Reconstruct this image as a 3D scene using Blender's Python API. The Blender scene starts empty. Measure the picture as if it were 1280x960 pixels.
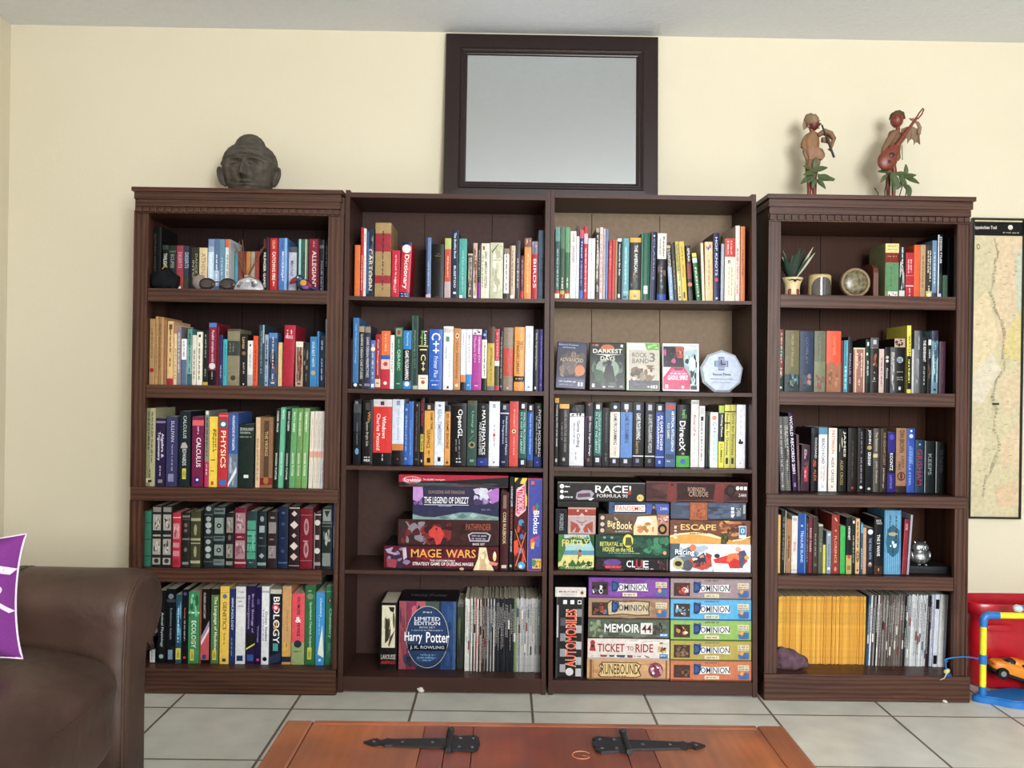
import bpy, bmesh, math, random
from mathutils import Vector, Matrix
random.seed(7)
PI = math.pi
SC = bpy.context.scene
COL = SC.collection

# ------------------------------------------------------------------ camera
CAMX, CAMY, CAMZ = 0.0, -3.22, 1.13
FPX = 1107.0
YAW, PITCH, ROLL = math.radians(-0.45), math.radians(0.0), math.radians(0.85)
cam_d = bpy.data.cameras.new('camera')
cam = bpy.data.objects.new('camera', cam_d)
COL.objects.link(cam)
cam_d.sensor_width = 36.0
cam_d.lens = FPX * 36.0 / 1280.0
cam_d.clip_start = 0.05
CROT = Matrix.Rotation(YAW, 3, 'Z') @ Matrix.Rotation(PI / 2 + PITCH, 3, 'X') @ Matrix.Rotation(ROLL, 3, 'Z')
cam.matrix_world = Matrix.Translation((CAMX, CAMY, CAMZ)) @ CROT.to_4x4()
SC.camera = cam


def ray(px, py):
    return CROT @ Vector((px - 640.0, -(py - 480.0), -FPX))


def at(px, py, Y):
    """world point of the photo's pixel at the depth plane y = Y"""
    d = ray(px, py)
    t = (Y - CAMY) / d.y
    return Vector((CAMX + d.x * t, Y, CAMZ + d.z * t))


def atz(px, py, Z):
    d = ray(px, py)
    t = (Z - CAMZ) / d.z
    return Vector((CAMX + d.x * t, CAMY + d.y * t, Z))


# ------------------------------------------------------------------ materials
def lin(h):
    h = h.lstrip('#')
    if len(h) == 3:
        h = ''.join(c * 2 for c in h)
    out = []
    for i in (0, 2, 4):
        v = int(h[i:i + 2], 16) / 255.0
        out.append(v / 12.92 if v <= 0.04045 else ((v + 0.055) / 1.055) ** 2.4)
    return tuple(out) + (1.0,)


MATS = {}


def node_mat(name):
    m = bpy.data.materials.new(name)
    m.use_nodes = True
    nt = m.node_tree
    return m, nt, nt.nodes['Principled BSDF']


def mat(hexc, rough=0.5, spec=0.13, kind='print', metal=0.0):
    key = (hexc, rough, spec, kind, metal)
    if key in MATS:
        return MATS[key]
    m, nt, b = node_mat('%s_%s' % (kind, hexc))
    c = lin(hexc)
    if kind == 'print':          # printers' inks are a little duller than screen colours
        g = .25 * c[0] + .65 * c[1] + .1 * c[2]
        c = tuple(max(.003, x * .86 + g * .14) ** 1.10 * .97 for x in c[:3]) + (1,)
    b.inputs['Roughness'].default_value = rough
    b.inputs['Specular IOR Level'].default_value = spec
    b.inputs['Metallic'].default_value = metal
    tc = nt.nodes.new('ShaderNodeTexCoord')
    n = nt.nodes.new('ShaderNodeTexNoise')
    n.inputs['Scale'].default_value = {'print': 60, 'cloth': 35, 'stone': 45, 'paper': 80}.get(kind, 50)
    n.inputs['Detail'].default_value = 3
    nt.links.new(tc.outputs['Object'], n.inputs['Vector'])
    r = nt.nodes.new('ShaderNodeValToRGB')
    a = {'print': 0.10, 'stone': 0.3, 'cloth': 0.12, 'paper': 0.12}.get(kind, 0.08)
    r.color_ramp.elements[0].position = 0.3
    r.color_ramp.elements[1].position = 0.7
    r.color_ramp.elements[0].color = tuple(x * (1 - a) for x in c[:3]) + (1,)
    r.color_ramp.elements[1].color = tuple(min(1, x * (1 + a) + 0.003) for x in c[:3]) + (1,)
    nt.links.new(n.outputs['Fac'], r.inputs['Fac'])
    nt.links.new(r.outputs['Color'], b.inputs['Base Color'])
    if kind in ('cloth', 'stone'):
        bp = nt.nodes.new('ShaderNodeBump')
        bp.inputs['Strength'].default_value = 0.4
        bp.inputs['Distance'].default_value = 0.004
        nt.links.new(n.outputs['Fac'], bp.inputs['Height'])
        nt.links.new(bp.outputs['Normal'], b.inputs['Normal'])
    MATS[key] = m
    return m


def wood(name, dark, light, axis, scale=1.0, rough=0.38, spec=0.5, strength=1.0, wave=0.22):
    """wood grain running along AXIS (0 x, 1 y, 2 z)"""
    m, nt, b = node_mat(name)
    tc = nt.nodes.new('ShaderNodeTexCoord')
    mp = nt.nodes.new('ShaderNodeMapping')
    s = [22 * scale] * 3
    s[axis] = 1.6 * scale
    mp.inputs['Scale'].default_value = s
    nt.links.new(tc.outputs['Object'], mp.inputs['Vector'])
    n1 = nt.nodes.new('ShaderNodeTexNoise')
    n1.inputs['Scale'].default_value = 1.6
    n1.inputs['Detail'].default_value = 8
    n1.inputs['Roughness'].default_value = 0.62
    n1.inputs['Distortion'].default_value = 1.2
    nt.links.new(mp.outputs['Vector'], n1.inputs['Vector'])
    w = nt.nodes.new('ShaderNodeTexWave')
    w.wave_type = 'BANDS'
    w.bands_direction = 'Z' if axis == 0 else 'X'
    w.inputs['Scale'].default_value = 0.9
    w.inputs['Distortion'].default_value = 7.0
    w.inputs['Detail'].default_value = 4
    w.inputs['Detail Scale'].default_value = 1.0
    nt.links.new(mp.outputs['Vector'], w.inputs['Vector'])
    mx = nt.nodes.new('ShaderNodeMix')
    mx.data_type = 'FLOAT'
    mx.inputs[0].default_value = wave
    nt.links.new(n1.outputs['Fac'], mx.inputs[2])
    nt.links.new(w.outputs['Fac'], mx.inputs[3])
    r = nt.nodes.new('ShaderNodeValToRGB')
    r.color_ramp.elements[0].position = 0.5 - 0.25 / max(strength, 0.1)
    r.color_ramp.elements[1].position = 0.5 + 0.25 / max(strength, 0.1)
    r.color_ramp.elements[0].color = lin(dark)
    r.color_ramp.elements[1].color = lin(light)
    nt.links.new(mx.outputs[0], r.inputs['Fac'])
    nt.links.new(r.outputs['Color'], b.inputs['Base Color'])
    b.inputs['Roughness'].default_value = rough
    b.inputs['Specular IOR Level'].default_value = spec
    bp = nt.nodes.new('ShaderNodeBump')
    bp.inputs['Strength'].default_value = 0.15
    bp.inputs['Distance'].default_value = 0.002
    nt.links.new(n1.outputs['Fac'], bp.inputs['Height'])
    nt.links.new(bp.outputs['Normal'], b.inputs['Normal'])
    return m


# ------------------------------------------------------------------ mesh builder
class MB:
    def __init__(self):
        self.v, self.f, self.m, self.s, self.mats = [], [], [], [], []

    def mi(self, m):
        if m not in self.mats:
            self.mats.append(m)
        return self.mats.index(m)

    def add(self, vs, fs, m, smooth=False):
        o = len(self.v)
        k = self.mi(m)
        self.v.extend([tuple(p) for p in vs])
        for f in fs:
            self.f.append(tuple(i + o for i in f))
            self.m.append(k)
            self.s.append(smooth)

    def box(self, x0, x1, y0, y1, z0, z1, m):
        vs = [(x, y, z) for x in (x0, x1) for y in (y0, y1) for z in (z0, z1)]
        self.add(vs, [(0, 1, 3, 2), (4, 6, 7, 5), (0, 4, 5, 1), (2, 3, 7, 6), (0, 2, 6, 4), (1, 5, 7, 3)], m)

    def bbox(self, x0, x1, y0, y1, z0, z1, m, c=0.002):
        """box with chamfered edges"""
        bm = bmesh.new()
        bmesh.ops.create_cube(bm, size=1.0)
        for v in bm.verts:
            v.co = Vector((x0 + (v.co.x + .5) * (x1 - x0), y0 + (v.co.y + .5) * (y1 - y0), z0 + (v.co.z + .5) * (z1 - z0)))
        bmesh.ops.bevel(bm, geom=bm.edges[:], offset=c, segments=2, affect='EDGES', profile=0.5)
        self.bm(bm, m)

    def bm(self, bm, m, smooth=False, M=None):
        bm.verts.index_update()
        vs = [(M @ v.co) if M else v.co.copy() for v in bm.verts]
        self.add(vs, [[v.index for v in f.verts] for f in bm.faces], m, smooth)
        bm.free()

    def hexa(self, b4, t4, m):
        """b4, t4: four corner points each, same winding (bottom, top)"""
        vs = list(b4) + list(t4)
        self.add(vs, [(3, 2, 1, 0), (4, 5, 6, 7), (0, 1, 5, 4), (1, 2, 6, 5), (2, 3, 7, 6), (3, 0, 4, 7)], m)

    def prism(self, poly, z0, z1, m, axis='z', smooth=False):
        """poly: list of (a, b); extruded from z0 to z1 along AXIS"""
        n = len(poly)

        def P(a, b, c):
            return {'z': (a, b, c), 'y': (a, c, b), 'x': (c, a, b)}[axis]
        vs = [P(a, b, z0) for a, b in poly] + [P(a, b, z1) for a, b in poly]
        self.add(vs, [tuple(range(n))[::-1], tuple(range(n, 2 * n))], m)
        self.add(vs, [(i, (i + 1) % n, n + (i + 1) % n, n + i) for i in range(n)], m, smooth)

    def tube(self, pts, rad, m, seg=10, caps=True):
        pts = [Vector(p) for p in pts]
        n = len(pts)
        rr = rad if isinstance(rad, (list, tuple)) else [rad] * n
        rings, up = [], Vector((0, 0, 1))
        prev = None
        for i, p in enumerate(pts):
            t = (pts[min(i + 1, n - 1)] - pts[max(i - 1, 0)])
            t = t.normalized() if t.length > 1e-9 else Vector((0, 0, 1))
            if prev is None:
                a = t.cross(up)
                if a.length < 1e-3:
                    a = t.cross(Vector((1, 0, 0)))
            else:
                a = prev - t * prev.dot(t)
            a.normalize()
            prev = a
            b = t.cross(a)
            rings.append([p + (a * math.cos(2 * PI * k / seg) + b * math.sin(2 * PI * k / seg)) * rr[i] for k in range(seg)])
        vs = [q for r in rings for q in r]
        fs = [(i * seg + k, i * seg + (k + 1) % seg, (i + 1) * seg + (k + 1) % seg, (i + 1) * seg + k) for i in range(n - 1) for k in range(seg)]
        self.add(vs, fs, m, True)
        if caps:
            self.add(rings[0], [tuple(range(seg))[::-1]], m)
            self.add(rings[-1], [tuple(range(seg))], m)

    def lathe(self, prof, m, seg=32, c=(0, 0, 0), sx=1.0, sy=1.0, smooth=True, closed=False):
        """prof: (r, z) pairs"""
        vs, fs = [], []
        for r, z in prof:
            for k in range(seg):
                a = 2 * PI * k / seg
                vs.append((c[0] + r * sx * math.cos(a), c[1] + r * sy * math.sin(a), c[2] + z))
        n = len(prof)
        for i in range(n - 1):
            for k in range(seg):
                fs.append((i * seg + k, i * seg + (k + 1) % seg, (i + 1) * seg + (k + 1) % seg, (i + 1) * seg + k))
        self.add(vs, fs, m, smooth)

    def ell(self, c, r, m, seg=20, rings=12, M=None, fn=None):
        c = Vector(c)
        vs, fs = [], []
        for i in range(rings + 1):
            th = PI * i / rings
            for k in range(seg):
                a = 2 * PI * k / seg
                d = Vector((math.sin(th) * math.cos(a), math.sin(th) * math.sin(a), math.cos(th)))
                s = fn(d) if fn else 1.0
                p = Vector((d.x * r[0], d.y * r[1], d.z * r[2])) * s
                vs.append(c + (M @ p if M else p))
        for i in range(rings):
            for k in range(seg):
                fs.append((i * seg + k, (i + 1) * seg + k, (i + 1) * seg + (k + 1) % seg, i * seg + (k + 1) % seg))
        self.add(vs, fs, m, True)

    def cube_soft(self, c, half, m, e=4.0, n=16, fn=None, M=None):
        """superellipsoid: rounded box with centre C and half sizes HALF"""
        c = Vector(c)
        vs, idx, fs = [], {}, []

        def P(d):
            k = (abs(d[0]) ** e + abs(d[1]) ** e + abs(d[2]) ** e) ** (1 / e)
            q = Vector((d[0] / k, d[1] / k, d[2] / k))
            p = Vector((q.x * half[0], q.y * half[1], q.z * half[2]))
            if fn:
                p = fn(q, p)
            return c + (M @ p if M else p)
        for ax in range(3):
            for sg in (-1, 1):
                for i in range(n):
                    for j in range(n):
                        q = []
                        for (a, b) in ((i, j), (i + 1, j), (i + 1, j + 1), (i, j + 1)):
                            d = [0, 0, 0]
                            d[ax] = n * sg
                            d[(ax + 1) % 3] = 2 * a - n
                            d[(ax + 2) % 3] = 2 * b - n
                            k = tuple(d)
                            if k not in idx:
                                idx[k] = len(vs)
                                vs.append(P([x / n for x in d]))
                            q.append(idx[k])
                        fs.append(q if sg > 0 else q[::-1])
        self.add(vs, fs, m, True)

    def obj(self, name, parent=None, loc=None, rot=None):
        me = bpy.data.meshes.new(name)
        me.from_pydata(self.v, [], self.f)
        for m in self.mats:
            me.materials.append(m)
        me.polygons.foreach_set('material_index', self.m)
        me.polygons.foreach_set('use_smooth', self.s)
        me.update()
        o = bpy.data.objects.new(name, me)
        COL.objects.link(o)
        if parent is not None:
            o.parent = parent
        if loc is not None:
            o.location = loc
        if rot is not None:
            o.rotation_euler = rot
        return o


LABELS = {}


def tag(o, label, cat, group=None):
    o['label'] = label
    o['category'] = cat
    if group:
        o['group'] = group
    LABELS.setdefault(label.lower(), []).append((o.name, group))
    return o


def struct(o):
    o['kind'] = 'structure'
    return o


def empty(name, loc, rz=0.0):
    o = bpy.data.objects.new(name, None)
    COL.objects.link(o)
    o.location = loc
    o.rotation_euler = (0, 0, rz)
    o.empty_display_size = 0.05
    return o


# ------------------------------------------------------------------ lettering
_T = {}


def glyphs(text, bold=0.0):
    """mesh of TEXT scaled to the unit square: verts (0..1, 0..1), faces"""
    if (text, bold) in _T:
        return _T[(text, bold)]
    cu = bpy.data.curves.new('lettering', 'FONT')
    cu.body = text
    cu.resolution_u = 2
    cu.offset = bold
    ob = bpy.data.objects.new('lettering', cu)
    COL.objects.link(ob)
    dg = bpy.context.evaluated_depsgraph_get()
    me = ob.evaluated_get(dg).to_mesh()
    vs = [(v.co.x, v.co.y) for v in me.vertices]
    fs = [tuple(p.vertices) for p in me.polygons]
    ob.evaluated_get(dg).to_mesh_clear()
    bpy.data.objects.remove(ob)
    bpy.data.curves.remove(cu)
    if not vs:
        _T[(text, bold)] = ([], [])
        return _T[(text, bold)]
    x0, x1 = min(v[0] for v in vs), max(v[0] for v in vs)
    y0, y1 = min(v[1] for v in vs), max(v[1] for v in vs)
    vs = [((a - x0) / max(x1 - x0, 1e-6), (b - y0) / max(y1 - y0, 1e-6)) for a, b in vs]
    _T[(text, bold)] = (vs, fs)
    return _T[(text, bold)]


class Face:
    """a printed front (facing -y) of width W and height H whose lower middle is (0, y, 0); fractions u from the left, v from the top"""

    def __init__(self, w, h, y, mb):
        self.w, self.h, self.y, self.mb, self.k = w, h, y, mb, 0
        self.rough = 0.4

    def pt(self, u, v):
        return (-self.w / 2 + u * self.w, self.y - 0.0003 - 0.0001 * self.k, self.h * (1 - v))

    def poly(self, uv, col):
        self.k += 1
        self.mb.add([self.pt(u, v) for u, v in uv], [tuple(range(len(uv)))], mat(col, self.rough))

    def rect(self, u0, u1, v0, v1, col):
        self.poly([(u0, v1), (u1, v1), (u1, v0), (u0, v0)], col)

    def ellipse(self, u, v, ru, rv, col, n=18, jag=0.0):
        self.poly([(u + ru * math.cos(2 * PI * i / n) * (1 + jag * (random.random() - .5)),
                    v - rv * math.sin(2 * PI * i / n) * (1 + jag * (random.random() - .5))) for i in range(n)][::-1][::-1], col)

    def text(self, u0, u1, v0, v1, col, s, down, bold=0.012):
        vs, fs = glyphs(s, bold)
        self.k += 1
        out = []
        for a, b in vs:
            if down == 1:      # reads from top to bottom, letter tops to the right
                out.append(self.pt(u0 + b * (u1 - u0), v0 + a * (v1 - v0)))
            elif down == 2:    # reads from bottom to top
                out.append(self.pt(u1 - b * (u1 - u0), v1 - a * (v1 - v0)))
            else:
                out.append(self.pt(u0 + a * (u1 - u0), v1 - b * (v1 - v0)))
        self.mb.add(out, fs, mat(col, self.rough))

    def greek(self, u0, u1, v0, v1, col, down):
        """a line of lettering too small to read: short strokes"""
        self.k += 1
        vs, fs = [], []
        L = (v1 - v0) * self.h if down else (u1 - u0) * self.w
        hgt = (u1 - u0) * self.w if down else (v1 - v0) * self.h
        if hgt > .0055:       # small print stays small
            if down:
                c_ = (u0 + u1) / 2
                u0, u1 = c_ - .00275 / self.w, c_ + .00275 / self.w
            else:
                c_ = (v0 + v1) / 2
                v0, v1 = c_ - .00275 / self.h, c_ + .00275 / self.h
            hgt = .0055
        x = 0.0
        while x < L:
            word = hgt * random.uniform(1.2, 4.2)
            e = min(L, x + word)
            while x < e:
                lw = hgt * random.uniform(0.28, 0.6)
                if x + lw > e:
                    break
                lo = random.choice((0, 0, 0, 0.28))
                hi = random.choice((1, 0.78, 0.78, 0.9))
                a0, a1 = x / L, (x + lw) / L
                q = []
                for (a, b) in ((a0, lo), (a1, lo), (a1, hi), (a0, hi)):
                    if down:
                        q.append(self.pt(u0 + b * (u1 - u0), v0 + a * (v1 - v0)))
                    else:
                        q.append(self.pt(u0 + a * (u1 - u0), v1 - b * (v1 - v0)))
                o = len(vs)
                vs += q
                fs.append((o, o + 1, o + 2, o + 3))
                x += lw + hgt * 0.16
            x = max(x, e) + hgt * 0.5
        if fs:
            self.mb.add(vs, fs, mat(col, self.rough))

    def draw(self, spec):
        for it in spec.split(';'):
            it = it.strip()
            if not it:
                continue
            p = it.split()
            k = p[0]
            F = lambda i: float(p[i])
            if k == 'b':
                self.rect(0, 1, F(1), F(2), p[3])
            elif k == 'r':
                self.rect(F(1), F(2), F(3), F(4), p[5])
            elif k in ('t', 'h', 'T'):
                self.text(F(1), F(2), F(3), F(4), p[5], ' '.join(p[6:]), {'t': 1, 'T': 2, 'h': 0}[k])
            elif k in ('g', 'G'):
                self.greek(F(1), F(2), F(3), F(4), p[5], k == 'g')
            elif k == 'e':
                self.ellipse(F(1), F(2), F(3), F(4), p[5])
            elif k == 'c':      # disc: v centre, radius as a fraction of the width
                r = F(2)
                self.ellipse(F(4) if len(p) > 4 else .5, F(1), r, r * self.w / self.h, p[3])
            elif k == 'd':
                r = F(2)
                rv = r * self.w / self.h
                v = F(1)
                self.poly([(.5, v + rv), (.5 + r, v), (.5, v - rv), (.5 - r, v)], p[3])
            elif k == 'p':      # free polygon: colour then u v pairs
                q = [float(x) for x in p[2:]]
                self.poly([(q[i], q[i + 1]) for i in range(0, len(q), 2)], p[1])
            elif k == 'm':      # mottled artwork: u0 u1 v0 v1 count colours
                u0, u1, v0, v1, n = F(1), F(2), F(3), F(4), int(p[5])
                cs = p[6].split(',')
                kk = self.k
                for i in range(n):
                    self.k = kk + i * .22
                    ru = random.uniform(.05, .16) * (u1 - u0)
                    rv = random.uniform(.06, .2) * (v1 - v0)
                    self.ellipse(random.uniform(u0 + ru * 1.3, u1 - ru * 1.3), random.uniform(v0 + rv * 1.3, v1 - rv * 1.3), ru, rv, random.choice(cs), 9, 0.5)
                self.k = kk + n * .22 + 1


# ------------------------------------------------------------------ books
PAGES = mat('#d9d0b8', 0.8, 0.1, 'paper')
PAGES_OLD = mat('#b79a66', 0.8, 0.1, 'paper')


def lum(c):
    a = lin(c)
    return 0.3 * a[0] + 0.6 * a[1] + 0.1 * a[2]


def make_book(name, w, h, d, col, spec, hard, pages=None, auto=True, gloss=0.42):
    """book standing with its spine towards -y; origin at the lower middle of the spine; returns the cover (parent)"""
    bands = []
    rest = []
    for it in spec.split(';'):
        p = it.split()
        if p and p[0] == 'b':
            bands.append((float(p[1]), float(p[2]), p[3]))
        elif p:
            rest.append(it.strip())
    cuts = sorted({0.0, 1.0} | {x for b in bands for x in b[:2]})
    mb = MB()
    base = mat(col, gloss)
    t = 0.0025 if hard else 0.0009
    if w < 0.008:
        t = 0.0006
    bulge = min(0.0022, w * 0.09) if hard else min(0.0008, w * 0.05)
    lap = 0.004 if hard else 0.0
    hw = w / 2
    # front profile of the spine, left to right
    N = 6
    front = []
    for i in range(N + 1):
        x = -hw + w * i / N
        y = bulge * (abs(2 * i / N - 1) ** 2.4)
        front.append((x, y))
    for a, b in zip(cuts[:-1], cuts[1:]):
        mid = (a + b) / 2
        c = base
        for bb in bands:
            if bb[0] <= mid <= bb[1]:
                c = mat(bb[2], gloss)
        z0, z1 = h * (1 - b), h * (1 - a)
        vs = [(x, y, z0) for x, y in front] + [(x, y, z1) for x, y in front]
        n = N + 1
        mb.add(vs, [(i, i + 1, n + i + 1, n + i) for i in range(N)], c, True)
    # boards: outer skins, thickness, inner skins
    yb = bulge
    for sx in (-1, 1):
        xo, xi = sx * hw, sx * (hw - t)
        q = [(xo, yb, 0), (xo, d, 0), (xo, d, h), (xo, yb, h)]
        mb.add(q, [(0, 1, 2, 3) if sx > 0 else (3, 2, 1, 0)], base)
        q = [(xi, yb, 0), (xi, d, 0), (xi, d, h), (xi, yb, h)]
        mb.add(q, [(3, 2, 1, 0) if sx > 0 else (0, 1, 2, 3)], base)
        for z in (0, h):
            mb.add([(xo, yb, z), (xo, d, z), (xi, d, z), (xi, yb, z)], [(0, 1, 2, 3) if (sx > 0) != (z > 0) else (3, 2, 1, 0)], base)
        mb.add([(xo, d, 0), (xo, d, h), (xi, d, h), (xi, d, 0)], [(0, 1, 2, 3)], base)
    # spine thickness seen from above and below
    for z in (0, h):
        pts = [(x, y, z) for x, y in front] + [(hw, yb + t, z), (-hw, yb + t, z)]
        mb.add(pts, [tuple(range(len(pts)))], base)
    mb.add([(-hw + t, yb + t, 0), (hw - t, yb + t, 0), (hw - t, yb + t, h), (-hw + t, yb + t, h)], [(3, 2, 1, 0)], base)
    o = mb.obj(name)
    # page block
    pb = MB()
    pb.box(-hw + t + .0001, hw - t - .0001, yb + t + .0001, d - lap, lap * 0.8, h - lap * 0.8 - (0 if hard else 0.0003), pages or PAGES)
    pb.obj('page_block', o)
    # lettering
    if auto and not any(r[0] in 'thTgGn' for r in rest):
        ink = '#d8d0c0' if lum(col) < 0.22 else '#2c2a2c'
        if random.random() < .2 and lum(col) < .1:
            ink = '#c0a060'
        a = random.uniform(.05, .14)
        e = random.uniform(.5, .72)
        if w > 0.012 and random.random() < .4:
            rest.append('g .54 .82 %.2f %.2f %s' % (a, e, ink))
            rest.append('g .2 .42 %.2f %.2f %s' % (a, e - random.uniform(.0, .2), ink))
        else:
            rest.append('g .28 .72 %.2f %.2f %s' % (a, e, ink))
        rest.append('g .34 .66 %.2f %.2f %s' % (e + .07, min(.9, e + .22), ink))
        if random.random() < .6:
            rest.append('r .3 .7 %.2f %.2f %s' % (.92, .95, ink))
    if rest and rest != ['n']:
        tm = MB()
        f = Face(w, h, 0.0, tm)
        f.rough = gloss
        f.draw(';'.join(x for x in rest if x != 'n'))
        if tm.f:
            tm.obj('lettering', o)
    return o
# ------------------------------------------------------------------ book lists
# x0 x1 top colour(hex) colour(word) kind [flags] | printing on the spine
# x0, x1, top: where the book stands on its shelf, in the units of that shelf (origin ox, oy; k units per pixel)
SHELVES = []


def shelf(case, num, ox, oy, k, yz, text, ys=0.03):
    SHELVES.append((case, num, ox, oy, k, yz, text, ys))


shelf('A', 1, 160, 220, 4.571, 650, '''
120 186 290 #191a18 black tall_hardcover Y.05| t .15 .4 .1 .75 #5a5446 AUTUMN SOCIETY
192 227 395 #151515 black paperback | t .2 .8 .18 .5 #d8d4c8 TWILIGHT; b 0 .1 #3a4038; c .53 .5 #b08a40
230 271 397 #2b332e dark-green paperback | t .3 .75 .2 .5 #9aa098 ECLIPSE; b .12 .15 #5c6a60
273 313 397 #9c3a50 pink-red paperback | t .3 .8 .15 .5 #d8a0b0 DESERTS; b .62 1 #a03a30; r .3 .7 .9 .96 #ddc
315 354 400 #3a4250 slate paperback | t .2 .75 .15 .5 #aab8d8 DESERTS; b .7 1 #4c4438; r .75 1 0 1 #20242c
358 403 408 #3a382c dark-olive paperback | t .55 .8 .15 .6 #a8a48c DANCE; t .15 .42 .3 .7 #a8a48c INTO
404 450 410 #d9c49a cream paperback | t .25 .75 .12 .7 #a8845a ATHENA; b .85 1 #b8a888
454 487 360 #9cb4d2 pale-blue paperback | g .3 .7 .3 .9 #e8f4ff; b 0 .14 #7c90b8; b .25 .9 #c4dcea
488 520 360 #5a7898 steel-blue paperback | g .25 .8 .3 .92 #e8f0ff; b .6 .9 #a8bcd8
521 551 362 #6a90a8 teal-blue paperback | g .3 .7 .35 .85 #b8d4e4; b .88 1 #48606c
553 582 362 #c8dce0 white-and-orange paperback | b 0 .16 #d06a50; g .25 .7 .3 .95 #5a88a0; r .7 1 0 1 #c88858
590 607 428 #2f7d58 green thin_paperback Y.05| n
608 626 428 #5aa0b8 sky-blue thin_paperback Y.05| n
628 652 430 #a0503c brick-red thin_paperback Y.05| n
653 672 430 #7c3428 rust-brown thin_paperback Y.05| n
674 698 432 #c88444 orange thin_paperback Y.05| n
699 721 432 #b0a890 beige thin_paperback Y.05| n
722 746 430 #b04840 coral-red thin_paperback Y.05| n
760 803 352 #1c1416 black-and-maroon hardcover | t .3 .62 .28 .92 #e8e0e0 HUNGER GAMES; t .3 .6 .03 .2 #a03040 SUZANNE
806 856 355 #c4202a bright-red hardcover | t .3 .66 .25 .78 #f4ece0 CATCHING FIRE; t .3 .6 .04 .2 #e8c0a0 COLLINS; g .3 .7 .8 .92 #f8d8c8; r .85 1 0 1 #7c1018
858 906 355 #4a80c4 bright-blue hardcover | t .3 .62 .25 .8 #f0f4ff MOCKINGJAY; t .3 .6 .04 .2 #28508c COLLINS; r .7 1 0 1 #88b0e0
912 962 405 #c8c8d4 silver-white hardcover Y.03| t .3 .66 .3 .62 #68687c Matched; b 0 .12 #5c5c64
968 1026 362 #3a6a62 green-and-gold hardcover | t .42 .75 .25 .72 #2a3c38 INSURGENT; r .12 .3 0 1 #a8d0cc; r .75 .86 0 1 #d8d0a0
1030 1088 360 #93243a crimson hardcover | t .35 .75 .22 .92 #e8d4d8 ALLEGIANT; r .84 1 0 1 #6c1426; g .4 .6 .04 .16 #d8a8b0
1092 1118 366 #25262e charcoal hardcover | t .3 .7 .4 .95 #9494a0 FOUR DAYS; b .1 .16 #666
1119 1144 368 #1d1e30 dark-navy hardcover Y.02| g .3 .7 .1 .5 #9090a0
''', 0.07)

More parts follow.
